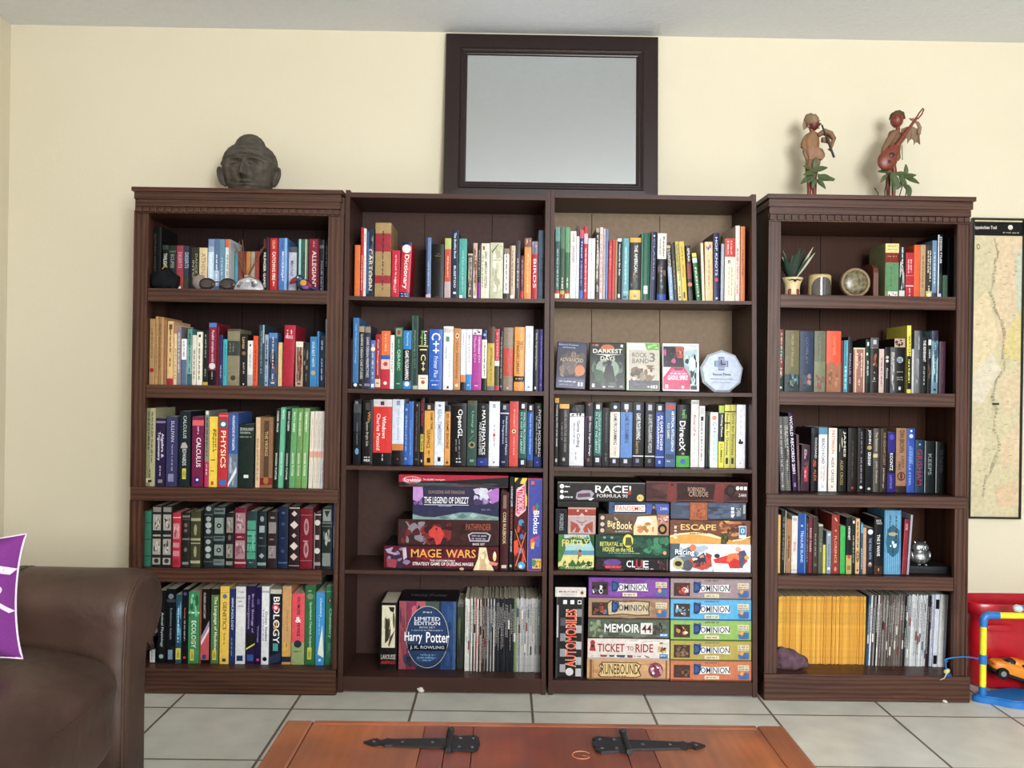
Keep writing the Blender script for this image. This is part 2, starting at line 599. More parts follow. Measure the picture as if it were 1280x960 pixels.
shelf('A', 2, 160, 380, 4.571, 468, '''
120 151 85 #b8905c tan old_paperback | c .78 .42 #b02020; g .35 .6 .15 .6 #80603c
153 169 72 #c39a5c tan old_booklet | g .3 .7 .1 .9 #7c5a34
170 184 74 #a87c4c dark-tan old_booklet | g .3 .7 .1 .8 #5a3c20
185 200 76 #c49860 tan old_booklet | n
202 220 90 #9c7046 brown old_booklet | n
222 256 98 #deb478 amber old_paperback | b .9 1 #b02234; r .25 .8 .05 .13 #6a5a3c
258 275 118 #e4cc98 cream thin_paperback | g .3 .7 .4 .9 #8c7c5c; b 0 .15 #b88070
277 300 130 #92848c mauve-grey thin_paperback | g .3 .7 .1 .8 #d8d0d4
303 332 200 #e6e6ea white-and-slate paperback | b .45 1 #5a7090; g .3 .7 .05 .4 #889
335 362 143 #5a9890 sea-green paperback | b .3 .8 #7ab0a8; b .8 1 #3c6a70
365 389 178 #dcd4c4 ivory paperback | g .3 .7 .3 .9 #6c645c
391 423 160 #e6e0d0 ivory taller_paperback | g .3 .65 .2 .9 #4c4440; r .3 .7 .05 .1 #333
425 454 150 #1e2824 black-green paperback | b .94 1 #c8a830; g .3 .7 .08 .5 #909c88; g .3 .7 .7 .85 #909c88
457 501 108 #8e2244 burgundy paperback | b 0 .07 #5478b8; t .3 .72 .12 .62 #f4d8e0 Parallel complex world; c .69 .42 #d8d4d8; b .76 1 #1c161c; g .3 .7 .78 .9 #a8a0a8
503 517 128 #7a2028 dark-red thin_hardcover Y.01| n
519 540 178 #35356a indigo paperback | g .3 .7 .6 .85 #a0a0d0
541 563 202 #2cb0be turquoise paperback | g .35 .65 .1 .8 #107080
565 635 143 #8c8468 khaki thick_hardcover | b .21 .47 #3e4844; g .15 .35 .25 .42 #8c8468; g .4 .6 .25 .42 #8c8468; c .86 .21 #4a4434; b 0 .04 #5c5440
639 677 172 #2a2626 black-brown paperback | t .25 .7 .06 .28 #c8a878 Lamas; c .37 .3 #8c6c4c; g .35 .65 .55 .8 #c8c0b0; r .4 .6 .95 .98 #ddd
680 711 210 #dddad6 white-and-grey paperback | b .75 1 #b4b0b0; r .35 .65 .08 .12 #444; g .35 .6 .3 .6 #999
713 740 183 #e2521e orange paperback | g .35 .6 .2 .9 #7c2808
745 777 120 #33505c dark-teal tall_paperback | g .3 .6 .1 .8 #7c98a0; r .7 .95 0 .3 #a8b8c0
779 799 175 #98a8c4 pale-slate paperback | c .5 .4 #444c60
801 850 165 #3a5c88 denim-blue paperback | m 0 1 .1 1 14 #28303c,#8c3c34,#6c7c98,#1c2028; b 0 .1 #5488c0
855 877 220 #d8b87c buff thin_paperback | n
879 942 120 #b41c38 bright-red thick_hardcover L10| g .15 .45 .08 .18 #f0d0d8; h .15 .8 .17 .22 #f0d8dc INDICE; g .5 .8 .08 .16 #f0d0d8
955 997 215 #b89c84 blotchy-pink paperback | m 0 1 .1 1 16 #8c4c44,#d8c8b4,#a0503c,#5c4438; b 0 .12 #e0d8c8
999 1033 220 #2a2828 black-and-white paperback | m 0 1 .05 .7 9 #8c8c84,#55504c,#222; g .3 .7 .7 .9 #777
1037 1075 187 #3486c0 cornflower paperback | t .3 .68 .1 .6 #c8e8f8 OUR BEST HINTS; c .72 .35 #b8a878
1077 1089 157 #3c84bc cyan-blue thin_paperback | n
1091 1119 180 #263248 midnight-blue paperback | g .3 .7 .1 .3 #a8b8d8; g .3 .7 .45 .9 #98b8e0
1124 1139 88 #a4b8d4 powder-blue tall_thin_book | n
''', 0.05)

shelf('A', 3, 160, 495, 4.571, 522, '''
98 151 70 #aca67e olive-cream tall_hardcover | r 0 .5 0 1 #8c8860; r .1 .5 .9 .95 #d8c090
155 210 128 #30214a dark-purple textbook_lettered_algebra | t .5 .85 .22 .58 #e0dce8 Algebra &; t .15 .48 .2 .62 #e0dce8 Trigonometry; b .04 .07 #8c84a0; g .3 .7 .7 .85 #b8b0c8; r .3 .75 .9 .95 #888
216 279 118 #3e3e66 slate-purple textbook | t .42 .72 .06 .36 #c0c0d8 SULLIVAN; g .45 .65 .4 .78 #a0a0c0; r .2 .7 .82 .93 #8888a8
289 351 88 #1e2c34 dark-teal textbook_with_yellow_sticker | t .35 .65 .06 .36 #c8ccc4 CALCULUS; p #b8a89c .1 .49 .25 .42 .55 .41 .75 .46 .75 .49; t .3 .65 .5 .72 #d0d4cc EDWARDS; r .3 .65 .76 .9 #d8cc30; t .36 .6 .78 .88 #222 USED
363 428 118 #7e1e4c magenta textbook_lettered_calculus | b .05 .13 #e0606c; t .38 .78 .3 .72 #f8e8f0 CALCULUS; g .4 .65 .14 .26 #e8c0d0; r .25 .7 .86 .95 #2c2c7c; c .9 .12 #e8e8f8
434 458 85 #8c8c80 grey-and-pink paperback | b .67 1 #c42c64; g .3 .7 .08 .6 #3c3c34; g .3 .7 .7 .85 #f0c0d8; r .2 .8 0 .05 #d8d8d0
461 507 118 #ecca22 yellow textbook_lettered_physics | t .35 .72 .18 .5 #1c1c14 Physics; g .75 .92 .18 .48 #1c1c14; G .2 .8 .6 .63 #1c1c14; G .2 .8 .72 .82 #8c7c20; r .3 .6 .92 .97 #c83020
512 568 98 #c42a38 red textbook_lettered_physics | t .25 .78 .24 .74 #f8e0b8 PHYSICS; r .1 .9 .1 .2 #3c6c80; e .5 .15 .25 .03 #e0e8f0; b .03 .045 #e08080; r .15 .85 .9 .98 #4c70b8
570 624 97 #3c60a4 blue textbook_with_motorway_picture | t .4 .66 .04 .5 #f0f4f8 FOUNDATIONS OF THE EARTH; b .55 1 #6c7c90; m 0 1 .55 1 8 #8c98a8,#4c5c6c,#a8b0c0; p #e0e4ec 0 .95 .9 .72 .9 .8 0 1
626 716 162 #202f28 dark-green thick_textbook_lettered_zoology | h .1 .98 .055 .1 #c8d0c8 ZOOLOGY; h .1 .8 .12 .15 #b0b8b0 GENERAL; G .1 .9 .19 .21 #a0a8a0; r .38 .68 .8 .85 #d8dcd8
724 750 122 #d9b990 cream narrow_hardcover | g .3 .7 .3 .9 #9c7c54
752 824 122 #8e6844 brown-leather hardcover_lettered_vikings | r .3 .7 .05 .85 #5c4430; t .38 .62 .2 .55 #c8a870 THE VIKINGS; b .86 .96 #8c1c24; e .5 .9 .2 .05 #a8742c
828 853 72 #1f2724 black slim_textbook L12| t .3 .7 .03 .3 #e8e8e0 CAREER TRACK; t .3 .7 .56 .9 #e8e8e0 SAXON TUTOR
856 886 65 #62b890 mint-green slim_textbook L12| t .3 .7 .03 .14 #d8f4e4 MATH; t .3 .65 .56 .85 #d8f4e4 SAXON TUTOR; r .85 1 0 1 #489070
889 915 75 #1c2c28 black-green slim_textbook L12| t .3 .7 .03 .28 #e8e8e0 SURVEY ALGEBRA; t .3 .65 .56 .9 #e8e8e0 SAXON TUTOR
918 952 70 #5ca062 leaf-green slim_textbook L12| t .3 .65 .05 .3 #e0f0d8 MATH SERIES; t .3 .65 .56 .85 #e0f0d8 SAXON TUTOR
954 986 70 #6e9850 moss-green slim_textbook L12| t .3 .65 .05 .35 #e0f0d8 SERIES DOUBLED; t .3 .65 .56 .85 #e0f0d8 SAXON TUTOR
988 1020 70 #74a860 lime-green slim_textbook L12| t .3 .65 .05 .3 #f0f8e8 GEOMETRY; t .3 .65 .56 .85 #f0f8e8 SAXON TUTOR
1030 1052 88 #dcd2c2 cream-spined journal L8| b .52 .6 #e0a48c; g .4 .6 .1 .48 #aaa092; g .4 .6 .65 .9 #aaa092
1053 1074 88 #d8cebe ivory-spined journal L8| b .52 .6 #e0a48c; g .4 .6 .1 .48 #aaa092; g .4 .6 .65 .9 #aaa092
1075 1097 88 #d2cabc ecru-spined journal L8| b .52 .6 #dca08c; g .4 .6 .1 .48 #a09a8c; g .4 .6 .65 .9 #a09a8c
1098 1126 88 #c8c8ca grey-spined journal L8| b .52 .6 #d0a8a0; g .4 .6 .1 .48 #909090; g .4 .6 .65 .9 #909090
''', 0.025)

shelf('A', 4, 160, 615, 4.571, 436, '''
86 128 110 #2c7258 green old_clothbound_book | b .2 .22 #1c5040; b .5 .52 #1c5040; b .8 .82 #1c5040; n
134 188 80 #2a2826 black-and-silver leatherbound_book | r .08 .92 .02 .1 #8c877e; r .08 .92 .14 .4 #a49e94; m .1 .9 .15 .39 12 #4c4844,#c8c2b6; r .08 .92 .47 .5 #a49e94; r .08 .92 .54 .8 #a49e94; m .1 .9 .55 .79 12 #4c4844,#c8c2b6; r .08 .92 .85 .96 #a49e94; c .9 .25 #3a3834
194 248 80 #2c2a28 black-and-silver leatherbound_twin_book | r .08 .92 .02 .1 #8c877e; r .08 .92 .14 .4 #a49e94; m .1 .9 .15 .39 12 #4c4844,#c8c2b6; r .08 .92 .47 .5 #a49e94; r .08 .92 .54 .8 #a49e94; m .1 .9 .55 .79 12 #4c4844,#c8c2b6; r .08 .92 .85 .96 #a49e94; c .9 .25 #3a3834
252 298 118 #b4283e scarlet leatherbound_book | r .1 .9 .2 .48 #c8808a; m .1 .9 .2 .48 8 #a83c50,#d8a0a4; r .1 .9 .55 .64 #c8808a; r .1 .9 .7 .8 #c8808a; r .1 .9 .86 .95 #a02034; b .08 .1 #e0a0a8
306 350 118 #2a2826 black-brown leatherbound_book | b .05 .09 #78746a; e .5 .23 .22 .04 #706a5c; e .5 .33 .22 .03 #706a5c; e .5 .68 .22 .04 #706a5c; b .47 .5 #78746a; r .1 .9 .9 .95 #88847a; b .12 .13 #5c584e
354 410 112 #45462c olive leatherbound_book | b .12 .17 #a09c7c; e .5 .33 .16 .1 #98946c; b .48 .52 #a09c7c; b .56 .58 #a09c7c; e .5 .72 .16 .1 #98946c; b .88 .93 #a8a484
430 482 82 #232e2c dark-green leatherbound_book_with_white_discs | c .04 .28 #98a4a0; c .21 .28 #98a4a0; c .31 .34 #a8b2ae; c .41 .28 #98a4a0; c .58 .28 #98a4a0; c .7 .34 #a8b2ae; c .81 .28 #98a4a0; b .13 .14 #687470; b .5 .51 #687470; b .9 .91 #687470
486 550 85 #25302f charcoal-green leatherbound_book | b .02 .12 #607070; r .1 .9 .06 .08 #202a28; r .1 .9 .18 .44 #88948f; c .31 .22 #35403c; c .31 .08 #a0aca6; b .48 .56 #607070; r .1 .9 .5 .52 #202a28; r .1 .9 .62 .8 #88948f; c .71 .22 #35403c; c .71 .08 #a0aca6; b .86 .96 #6c7a78; r .1 .9 .9 .91 #202a28
555 602 120 #221e1e black leatherbound_book_with_silver_panels | r .1 .9 .08 .36 #8c8880; m .1 .9 .08 .36 8 #a8a49a,#6c685e; e .5 .45 .2 .05 #68645c; r .1 .9 .57 .82 #8c8880; m .1 .9 .57 .82 8 #a8a49a,#6c685e; r .1 .9 .88 .95 #88847c
606 672 92 #7a1a30 maroon leatherbound_book_with_silver_panels | r .08 .92 .08 .42 #a48288; m .08 .92 .08 .42 14 #c0a4a8,#8c5c68; G .2 .8 .47 .5 #d0a0a8; r .08 .92 .54 .85 #a48288; m .08 .92 .54 .85 14 #c0a4a8,#8c5c68; b .9 .93 #c0a0a4
676 734 112 #2c4444 teal leatherbound_book_with_green_panels | r .05 .9 .16 .32 #44987c; r .05 .9 .34 .42 #4ca486; r .05 .9 .44 .55 #44987c; r .05 .9 .57 .7 #4ca486; r .05 .9 .72 .84 #44987c; G .3 .7 .88 .92 #a0b4ac; m .05 .9 .16 .84 8 #5cb496,#3c8c70
738 788 112 #232c30 blue-black leatherbound_book_with_diamond | e .5 .13 .22 .05 #8c9898; r .2 .8 .25 .37 #98a4a4; G .2 .8 .45 .48 #889494; d .78 .32 #98a4a4; b .9 .95 #8c9898; b .6 .61 #687474
794 850 115 #332526 brown-black leatherbound_book_with_two_squares | r .12 .88 .18 .38 #8c8482; e .5 .1 .25 .02 #8c8482; G .2 .8 .47 .5 #98908c; r .12 .88 .6 .82 #8c8482; m .12 .88 .6 .82 6 #a09894,#746c6a
854 910 85 #1c2a48 navy leatherbound_book | e .5 .1 .2 .02 #4c6088; d .28 .22 #3c5078; G .3 .7 .5 .52 #54688c; d .72 .22 #3c5078; b .9 .92 #54688c
916 976 82 #2e1e22 chocolate leatherbound_book_with_diamonds | b .02 .04 #c0a8a4; d .12 .28 #d0bcb8; d .3 .4 #d4c2bc; d .47 .24 #c8b2ac; d .64 .4 #d4c2bc; d .81 .36 #c8b2ac; b .95 .96 #c0a8a4
980 1052 97 #7c1628 ruby leatherbound_book | e .5 .3 .2 .14 #b08088; e .5 .3 .1 .07 #8c3c4c; G .25 .75 .52 .55 #c898a0; e .5 .68 .2 .14 #b08088; e .5 .68 .1 .07 #8c3c4c; b .1 .11 #a86470; b .86 .87 #a86470
1060 1098 118 #372325 dark-brown leatherbound_book_with_two_discs | b .03 .05 #c0b4b0; c .18 .44 #ccc4c0; r .2 .8 .4 .48 #c0b4b0; c .68 .44 #ccc4c0; b .88 .94 #988c88; r 0 .12 0 1 #988c88
1104 1162 90 #27302f black-green leatherbound_book_with_carvings | r .1 .9 .03 .22 #8c968f; p #2c3633 .2 .05 .8 .05 .5 .16; m .1 .9 .34 .7 16 #8c968f,#5c6863,#a4aea6; b .24 .26 #78827c; b .3 .31 #78827c; r .1 .9 .74 .95 #7c8680; b .84 .86 #2c3633
1168 1192 62 #2c60b0 vivid-blue slim_book | t .3 .7 .35 .68 #dce8f8 AMERICAN BOOK
''', 0.03)

shelf('A', 5, 160, 715, 4.571, 522, '''
118 158 350 #1c1c1e black disc_case | r .15 .9 .36 .98 #c8c6c0; g .3 .6 .42 .9 #333; g .65 .85 .42 .7 #555
164 210 108 #16191c black textbook_lettered_physiology | t .35 .75 .3 .78 #b8c8c0 Animal Physiology; c .91 .28 #8cb0a0
214 266 98 #12161d black-blue textbook_lettered_evolutionary | c .1 .3 #788088; t .35 .65 .26 .68 #8c949c Evolutionary Analysis; b .14 .18 #3c4450; r .25 .75 .82 .95 #7c98b0
270 304 128 #2a5468 ocean-blue textbook_with_yellow_sticker | m 0 1 .05 .75 12 #4c90b0,#1c3848,#68a8c0; g .3 .6 .2 .7 #b8dcec; r .08 .9 .78 .94 #d8cc30; t .3 .7 .8 .92 #222 USED
306 338 100 #17161c black textbook_lettered_ecology | c .06 .3 #5c4c7c; t .3 .6 .25 .4 #d87848 Ecology; g .35 .6 .42 .7 #aaa; c .92 .25 #d83c3c
341 404 115 #3a8a56 fern-green textbook_lettered_ecology | m 0 1 0 .38 14 #5cb080,#2c6844,#80c8a0; t .3 .72 .4 .78 #d8f0dc ECOLOGY; b .28 .3 #d8f0dc; c .68 .2 #98b060; r .2 .55 .8 .96 #d8cc30; t .3 .48 .82 .94 #222 USED
407 461 98 #1e1618 black textbook_lettered_anatomy | t .35 .6 .05 .4 #c0b8b4 HUMAN ANATOMY; r .0 .14 0 1 #a05030; p #c8545c .14 .75 1 .45 1 .95 .14 .95; p #e8d4d8 .14 .7 1 .5 1 .56 .14 .76; p #a08cb0 .14 .64 1 .42 1 .48 .14 .7; r .3 .7 .88 .94 #3c4c78
464 519 98 #1b1c18 black-and-green textbook | r .12 .95 .08 1 #587c44; t .35 .75 .1 .82 #e4ecd0 The Language of Medicine; r .3 .7 .82 .95 #d8cc30; t .38 .62 .84 .93 #222 USED
522 574 82 #ecc22e yellow textbook_lettered_genetics | t .3 .72 .2 .56 #28344c GENETICS; c .13 .25 #5878a0; g .38 .62 .6 .75 #84702c; r .3 .7 .93 .97 #444; b .08 .085 #a08420
576 608 97 #26386e navy textbook_lettered_immunology | t .35 .72 .12 .55 #d4d8e8 IMMUNOLOGY; g .35 .6 .65 .9 #8898c8
611 666 85 #dcdcdc white textbook_lettered_evolution | h .2 .8 .06 .08 #555 THE; h .12 .88 .13 .155 #666 BIOLOGY; G .25 .75 .18 .2 #777; G .2 .8 .24 .26 #888; r .15 .8 .89 .96 #24406c
670 722 82 #2d1e4c deep-purple textbook_lettered_biology | t .55 .85 .1 .6 #a89cc0 Brock Biology of; t .12 .42 .12 .55 #a89cc0 Microorganisms; b .62 .78 #20201c; p #e0d850 .02 .8 1 .73 1 .75 .02 .82; r .15 .85 .88 .96 #3c5ca0
724 758 88 #241848 dark-violet textbook_lettered_virology | t .3 .62 .5 .72 #a898c8 Virology; c .94 .22 #e04890; r .3 .7 .15 .22 #544884
760 802 82 #dfdfe2 white textbook_lettered_ocean | t .5 .85 .32 .7 #40444c Ocean Studies; g .15 .35 .3 .7 #889; b .06 .08 #a8a8b0; c .93 .3 #1c1c1c
806 872 100 #1d2232 black-navy textbook_lettered_biology | b 0 .06 #c8c0a8; t .3 .85 .1 .72 #f0ece4 BIOLOGY; c .24 .3 #d82c44; c .245 .16 #f0d8dc; r .3 .75 .72 .82 #48a09c; p #2a3c5c 0 .9 1 .84 1 .95 0 1; m .2 .9 .42 .55 5 #d8a84c,#c09040
876 928 82 #cb9c5e ochre textbook_lettered_chemistry | t .45 .72 .3 .58 #a87038 Chemistry; r .15 .75 .72 .9 #d8a830; b .9 .97 #28304c; m .1 .8 .7 .88 5 #8c5c20,#e0b850
931 1004 122 #e2505a coral-red thick_textbook | b .69 1 #98a86c; t .42 .66 .05 .3 #20202c SOLOMONS; t .42 .66 .42 .6 #20202c FRYHLE; h .3 .75 .33 .41 #f0f0f0 &; c .71 .3 #2c3848; G .2 .8 .8 .83 #5c6840
1006 1066 82 #2b7040 green textbook_lettered_chemical | t .4 .68 .2 .78 #b8dcc0 Quantitative Chemical Analysis; c .13 .3 #788c70; r .28 .68 .78 .93 #d8cc30; t .36 .6 .8 .91 #222 USED; G .3 .7 .05 .07 #90c0a0
1070 1120 116 #3294cc azure textbook_lettered_chemistry | t .4 .68 .08 .34 #d0ecf8 Chemistry; p #e8ecd8 .25 .85 .75 .45 .95 .9; c .93 .16 #d0e8f0; g .3 .5 .35 .6 #80c4e8
1124 1184 84 #28724c emerald textbook_lettered_chemistry | t .35 .75 .28 .66 #b8e0c8 Chemistry; c .18 .26 #38303c; e .5 .18 .12 .02 #c87878; r .3 .7 .72 .82 #4c8c74; m .1 .9 .8 .98 6 #3c7c80,#3c8c60; b .06 .07 #68a888
''', 0.047)

shelf('B', 1, 425, 230, 4.741, 668, '''
84 116 362 #e2742a orange paperback | n
119 135 257 #c81e28 red tall_thin_book | g .3 .7 .4 .9 #f0c8b8
137 152 265 #e8e2e0 white tall_thin_book | g .3 .7 .08 .2 #333; g .3 .7 .4 .9 #d89080
155 198 262 #2c3440 black tall_collage_book | m 0 1 .05 .95 30 #8c8474,#c0b8a8,#545c6c,#1c1c20; t .2 .8 .3 .9 #d8d0b8 CARTOON; r 0 .3 .05 .95 #3c6090
204 298 230 #ac8e5c tan very_thick_clothbound_volume | b .15 .385 #a42c3c; b .705 .81 #a42c3c; r .03 .97 .14 .15 #7c5c34
302 350 393 #c81e3a crimson paperback L3| g .35 .65 .1 .7 #f0b8c0; t .3 .6 .62 .9 #f0d0d8 BALLET
350 410 345 #c81c34 red thick_book_lettered_dictionary L12| b 0 .06 #1c2c64; b .9 1 #1c2c64; c .115 .42 #e8eef4; t .22 .78 .22 .84 #f8f0f0 Dictionary; G .15 .85 .92 .94 #ccd; G .15 .85 .96 .98 #ccd
508 537 318 #6880a8 grey-blue paperback | r 0 .3 0 .94 #38486c; b .93 1 #c8b8c0; g .35 .7 .4 .8 #a8b8d4
541 613 358 #171717 black thick_leather_bible | h .35 .65 .17 .185 #a08850 THE; h .3 .75 .21 .225 #a08850 BIBLE; G .3 .7 .96 .97 #907840
618 655 322 #c4553c rust-orange paperback | b 0 .18 #b4bc68; b .72 1 #c0a8a8; g .3 .7 .3 .65 #f0c8a8
657 699 272 #24344c navy tall_book_lettered_buddha | t .35 .65 .04 .42 #e8f0f8 The Buddha Book; t .35 .65 .52 .84 #e8f0f8 BLISSTOO; r .3 .7 .9 .93 #e8f0f8
703 748 325 #48a49c teal large_paperback | g .4 .6 .2 .9 #90d0c8; r .1 .5 .94 1 #e8f0f0
754 783 412 #4c443c brown-grey paperback | m 0 1 .1 1 12 #c0b498,#8c8070,#30302c; b 0 .04 #c0b498
786 811 350 #c4a898 blotchy-pink paperback | m 0 1 0 1 14 #e8d8c8,#a06048,#8c6c5c; r .2 .8 .94 .99 #eee
813 831 358 #2e2a28 black-and-violet paperback | b .7 1 #8a2a94; g .3 .7 .1 .6 #a8a090
834 884 352 #e2dcc8 ivory paperback_lettered_western | t .4 .72 .14 .8 #4c4c48 GREAT AMERICAN WESTERN; r .15 .4 .05 .12 #c84030; g .1 .28 .2 .8 #88a088
887 964 348 #c6c6a8 mottled-green thick_antique_book | m 0 1 0 1 22 #d8d4bc,#a8ac8c,#b8b494,#dcd8c8; p #686c54 .1 .16 .6 .02 .64 .03 .14 .19; G .2 .8 .3 .32 #8c8c70; t .3 .5 .45 .7 #a8a084 S
969 1000 383 #dedcd8 white-and-brown paperback | b 0 .12 #8c8070; r .2 .8 .1 .85 #ebe9e4; b .88 1 #4c4438
1003 1036 365 #cdbaa0 beige paperback | g .3 .7 .1 .8 #8c6c4c; r 0 .3 0 1 #8c6c54; r .2 .7 .92 .98 #eee
1039 1065 335 #47434c charcoal paperback | g .3 .7 .3 .8 #b8b0b8; t .3 .7 .5 .7 #d8d0d8 Joe
1068 1088 425 #6a2030 dark-red narrow_paperback | b .8 1 #c83828; g .3 .7 .1 .7 #b08890
1090 1131 320 #e8923c bright-orange paperback | b 0 .15 #886050; m 0 1 0 .15 6 #c0b0a0,#b03c28; g .3 .7 .25 .9 #f8d8a8
1134 1169 340 #b81a30 crimson-and-grey book_lettered_birds | b 0 .22 #8c8090; m 0 1 0 .22 6 #c0b4c0,#606878; t .25 .75 .3 .8 #f8e0e4 BIRDS
1172 1212 275 #56687e slate-blue tall_hardcover | t .35 .7 .4 .74 #283448 FLUPCS; c .95 .16 #283448
''', 0.05)

shelf('B', 2, 425, 380, 4.741, 510, '''
52 70 210 #4c1a26 dark-maroon narrow_book Y.02| n
73 108 82 #3a78ac steel-blue tall_book | t .3 .65 .08 .65 #98c4e0 Code Profession of Design; b .92 1 #242428; c .95 .3 #e8e8e8
109 140 125 #2c2826 black-brown book | b .02 .11 #a89078; t .3 .75 .14 .85 #d0ccc4 GAMING DESIGN CASE STUDIES; G .2 .8 .93 .96 #ccc
142 176 128 #3a3c54 blue-grey book | b .02 .11 #8c8878; t .3 .75 .18 .82 #ccd0e0 GAME DESIGN PERSPECTIVES; b .92 .96 #889
178 205 215 #5474b4 periwinkle book | c .18 .5 #e8d8b0; r .2 .8 .9 .97 #e8ecf4
206 238 180 #a6202c dark-red book | t .3 .65 .1 .75 #f0c8c8 Flash Management; b .82 .97 #d8c8a8; G .2 .8 .88 .92 #604840
240 293 160 #e26e2e orange-and-red book | b .42 .49 #2c60b0; b .49 .66 #ecb8b0; b .66 1 #c4203c; c .57 .25 #b85040; c .9 .2 #f0d8d8; g .4 .6 .05 .35 #f8c8a0
294 318 185 #e6e2e2 white narrow_book | g .35 .65 .15 .7 #888
320 369 138 #26644c pine-green book_lettered_basic | t .3 .72 .36 .7 #a8dcb8 QBASIC; r .15 .85 .02 .15 #8c9c84; r .3 .7 .05 .12 #a03c38; g .42 .6 .2 .33 #80b490; G .3 .7 .9 .92 #c0e0c8
371 420 158 #2a82c4 blue-and-black book | b .32 .86 #16181a; t .35 .65 .04 .26 #a8d4ec Beginning; t .25 .7 .34 .84 #f0f0f0 GAME PROGRAMMING; c .91 .3 #e0f0f8
422 460 70 #27473f dark-green tall_book | t .3 .6 .2 .72 #88a494 Exploring in C++; b .95 1 #a8b4a8; r .0 .25 0 1 #3c6458
462 520 150 #20201c black book_lettered_computing | t .18 .5 .03 .26 #88c850 Program; t .56 .85 .03 .26 #e8e8d8 Learn; t .25 .75 .42 .7 #f0e498 C++; b .76 1 #ece0cc; b .27 .29 #c8c080; G .2 .8 .8 .83 #8c5c3c; c .88 .2 #c85040; p #d8cc88 .1 .35 .9 .35 .85 .33 .15 .33
524 604 150 #2a64c0 cobalt-blue thick_book_lettered_primer | t .18 .85 .06 .4 #f0f4ff C++; t .38 .68 .45 .8 #c8dcf4 Primer Plus; G .15 .85 .84 .86 #98b8e0; G .25 .75 .9 .94 #e8f0fc
609 667 133 #e6e7ec white thick_book_with_square_mark | r .25 .6 .16 .24 #608c80; b .03 .1 #c8c4bc; t .55 .75 .32 .8 #9098a8 The C++ Programming; t .2 .4 .32 .52 #9098a8 Language; r .4 .6 .94 .98 #444
669 711 145 #c88a4c caramel book | t .3 .68 .22 .82 #6c3c1c C++ Concurrency; e .5 .12 .25 .04 #e8d8b8; e .5 .12 .15 .02 #604020; r .3 .7 .9 .95 #e8d0b0
713 743 150 #e4e4ea white book_with_orange_band | b .75 .87 #e08444; b .87 1 #24242a; t .35 .65 .08 .38 #a0a0ac Effective C++
745 779 150 #e6eaf0 white book_with_blue_foot | b .74 1 #3c8ccc; t .35 .65 .1 .55 #9098a8 More Effective; G .3 .7 .9 .93 #d0e8f8
781 836 150 #b03a98 magenta book | b 0 .09 #d8d4dc; m 0 1 0 .09 5 #54505c,#e8e4ec; t .58 .85 .12 .55 #f8d8f0 Optimized C++; t .15 .42 .12 .55 #e8a8dc Modern C++; G .3 .7 .9 .95 #f0c8e8
838 867 155 #eeeada cream book_with_navy_ends | b 0 .16 #1e3468; b .8 1 #222428; g .35 .7 .2 .76 #444; c .08 .3 #8cb0d8
870 913 135 #c2a434 mustard-and-brown book | b 0 .26 #4c3028; b .93 1 #707478; t .35 .68 .33 .85 #5c4414 API Design in C++
914 942 148 #be2c3c red book_with_green_foot | b .52 .6 #e8e8e8; b .6 .92 #4c4c2c; g .35 .65 .06 .5 #f0b8b8
943 962 160 #201c1e black narrow_book | g .3 .7 .1 .8 #a09888; c .93 .35 #888
965 1024 140 #8e7c6c taupe-and-red thick_book | b .33 .77 #c04c3c; t .4 .6 .42 .7 #d8806c Pushing Pixels; G .4 .7 .95 .97 #e8e0d8; g .4 .6 .08 .3 #a89888
1030 1091 137 #e69c40 amber thick_book_lettered_library | t .55 .82 .22 .36 #4c3410 THE C++; t .2 .5 .22 .74 #4c3410 STANDARD LIBRARY; b .77 .86 #2c2c28; G .15 .85 .8 .82 #e8c080
1094 1141 132 #dadff0 pale-lilac thick_book | g .42 .65 .12 .35 #a8b0c8; g .45 .6 .6 .85 #c0c8dc; c .94 .15 #9098b0
1144 1173 150 #1c1d20 black book | t .35 .7 .06 .66 #c8ccd0 Game Programming Patterns; r .3 .6 .93 .97 #eee
1175 1211 150 #3c2c84 violet book | t .38 .68 .1 .8 #a898dc The Data Oriented Thought Process; e .5 .9 .2 .02 #8878c0
''', 0.035)

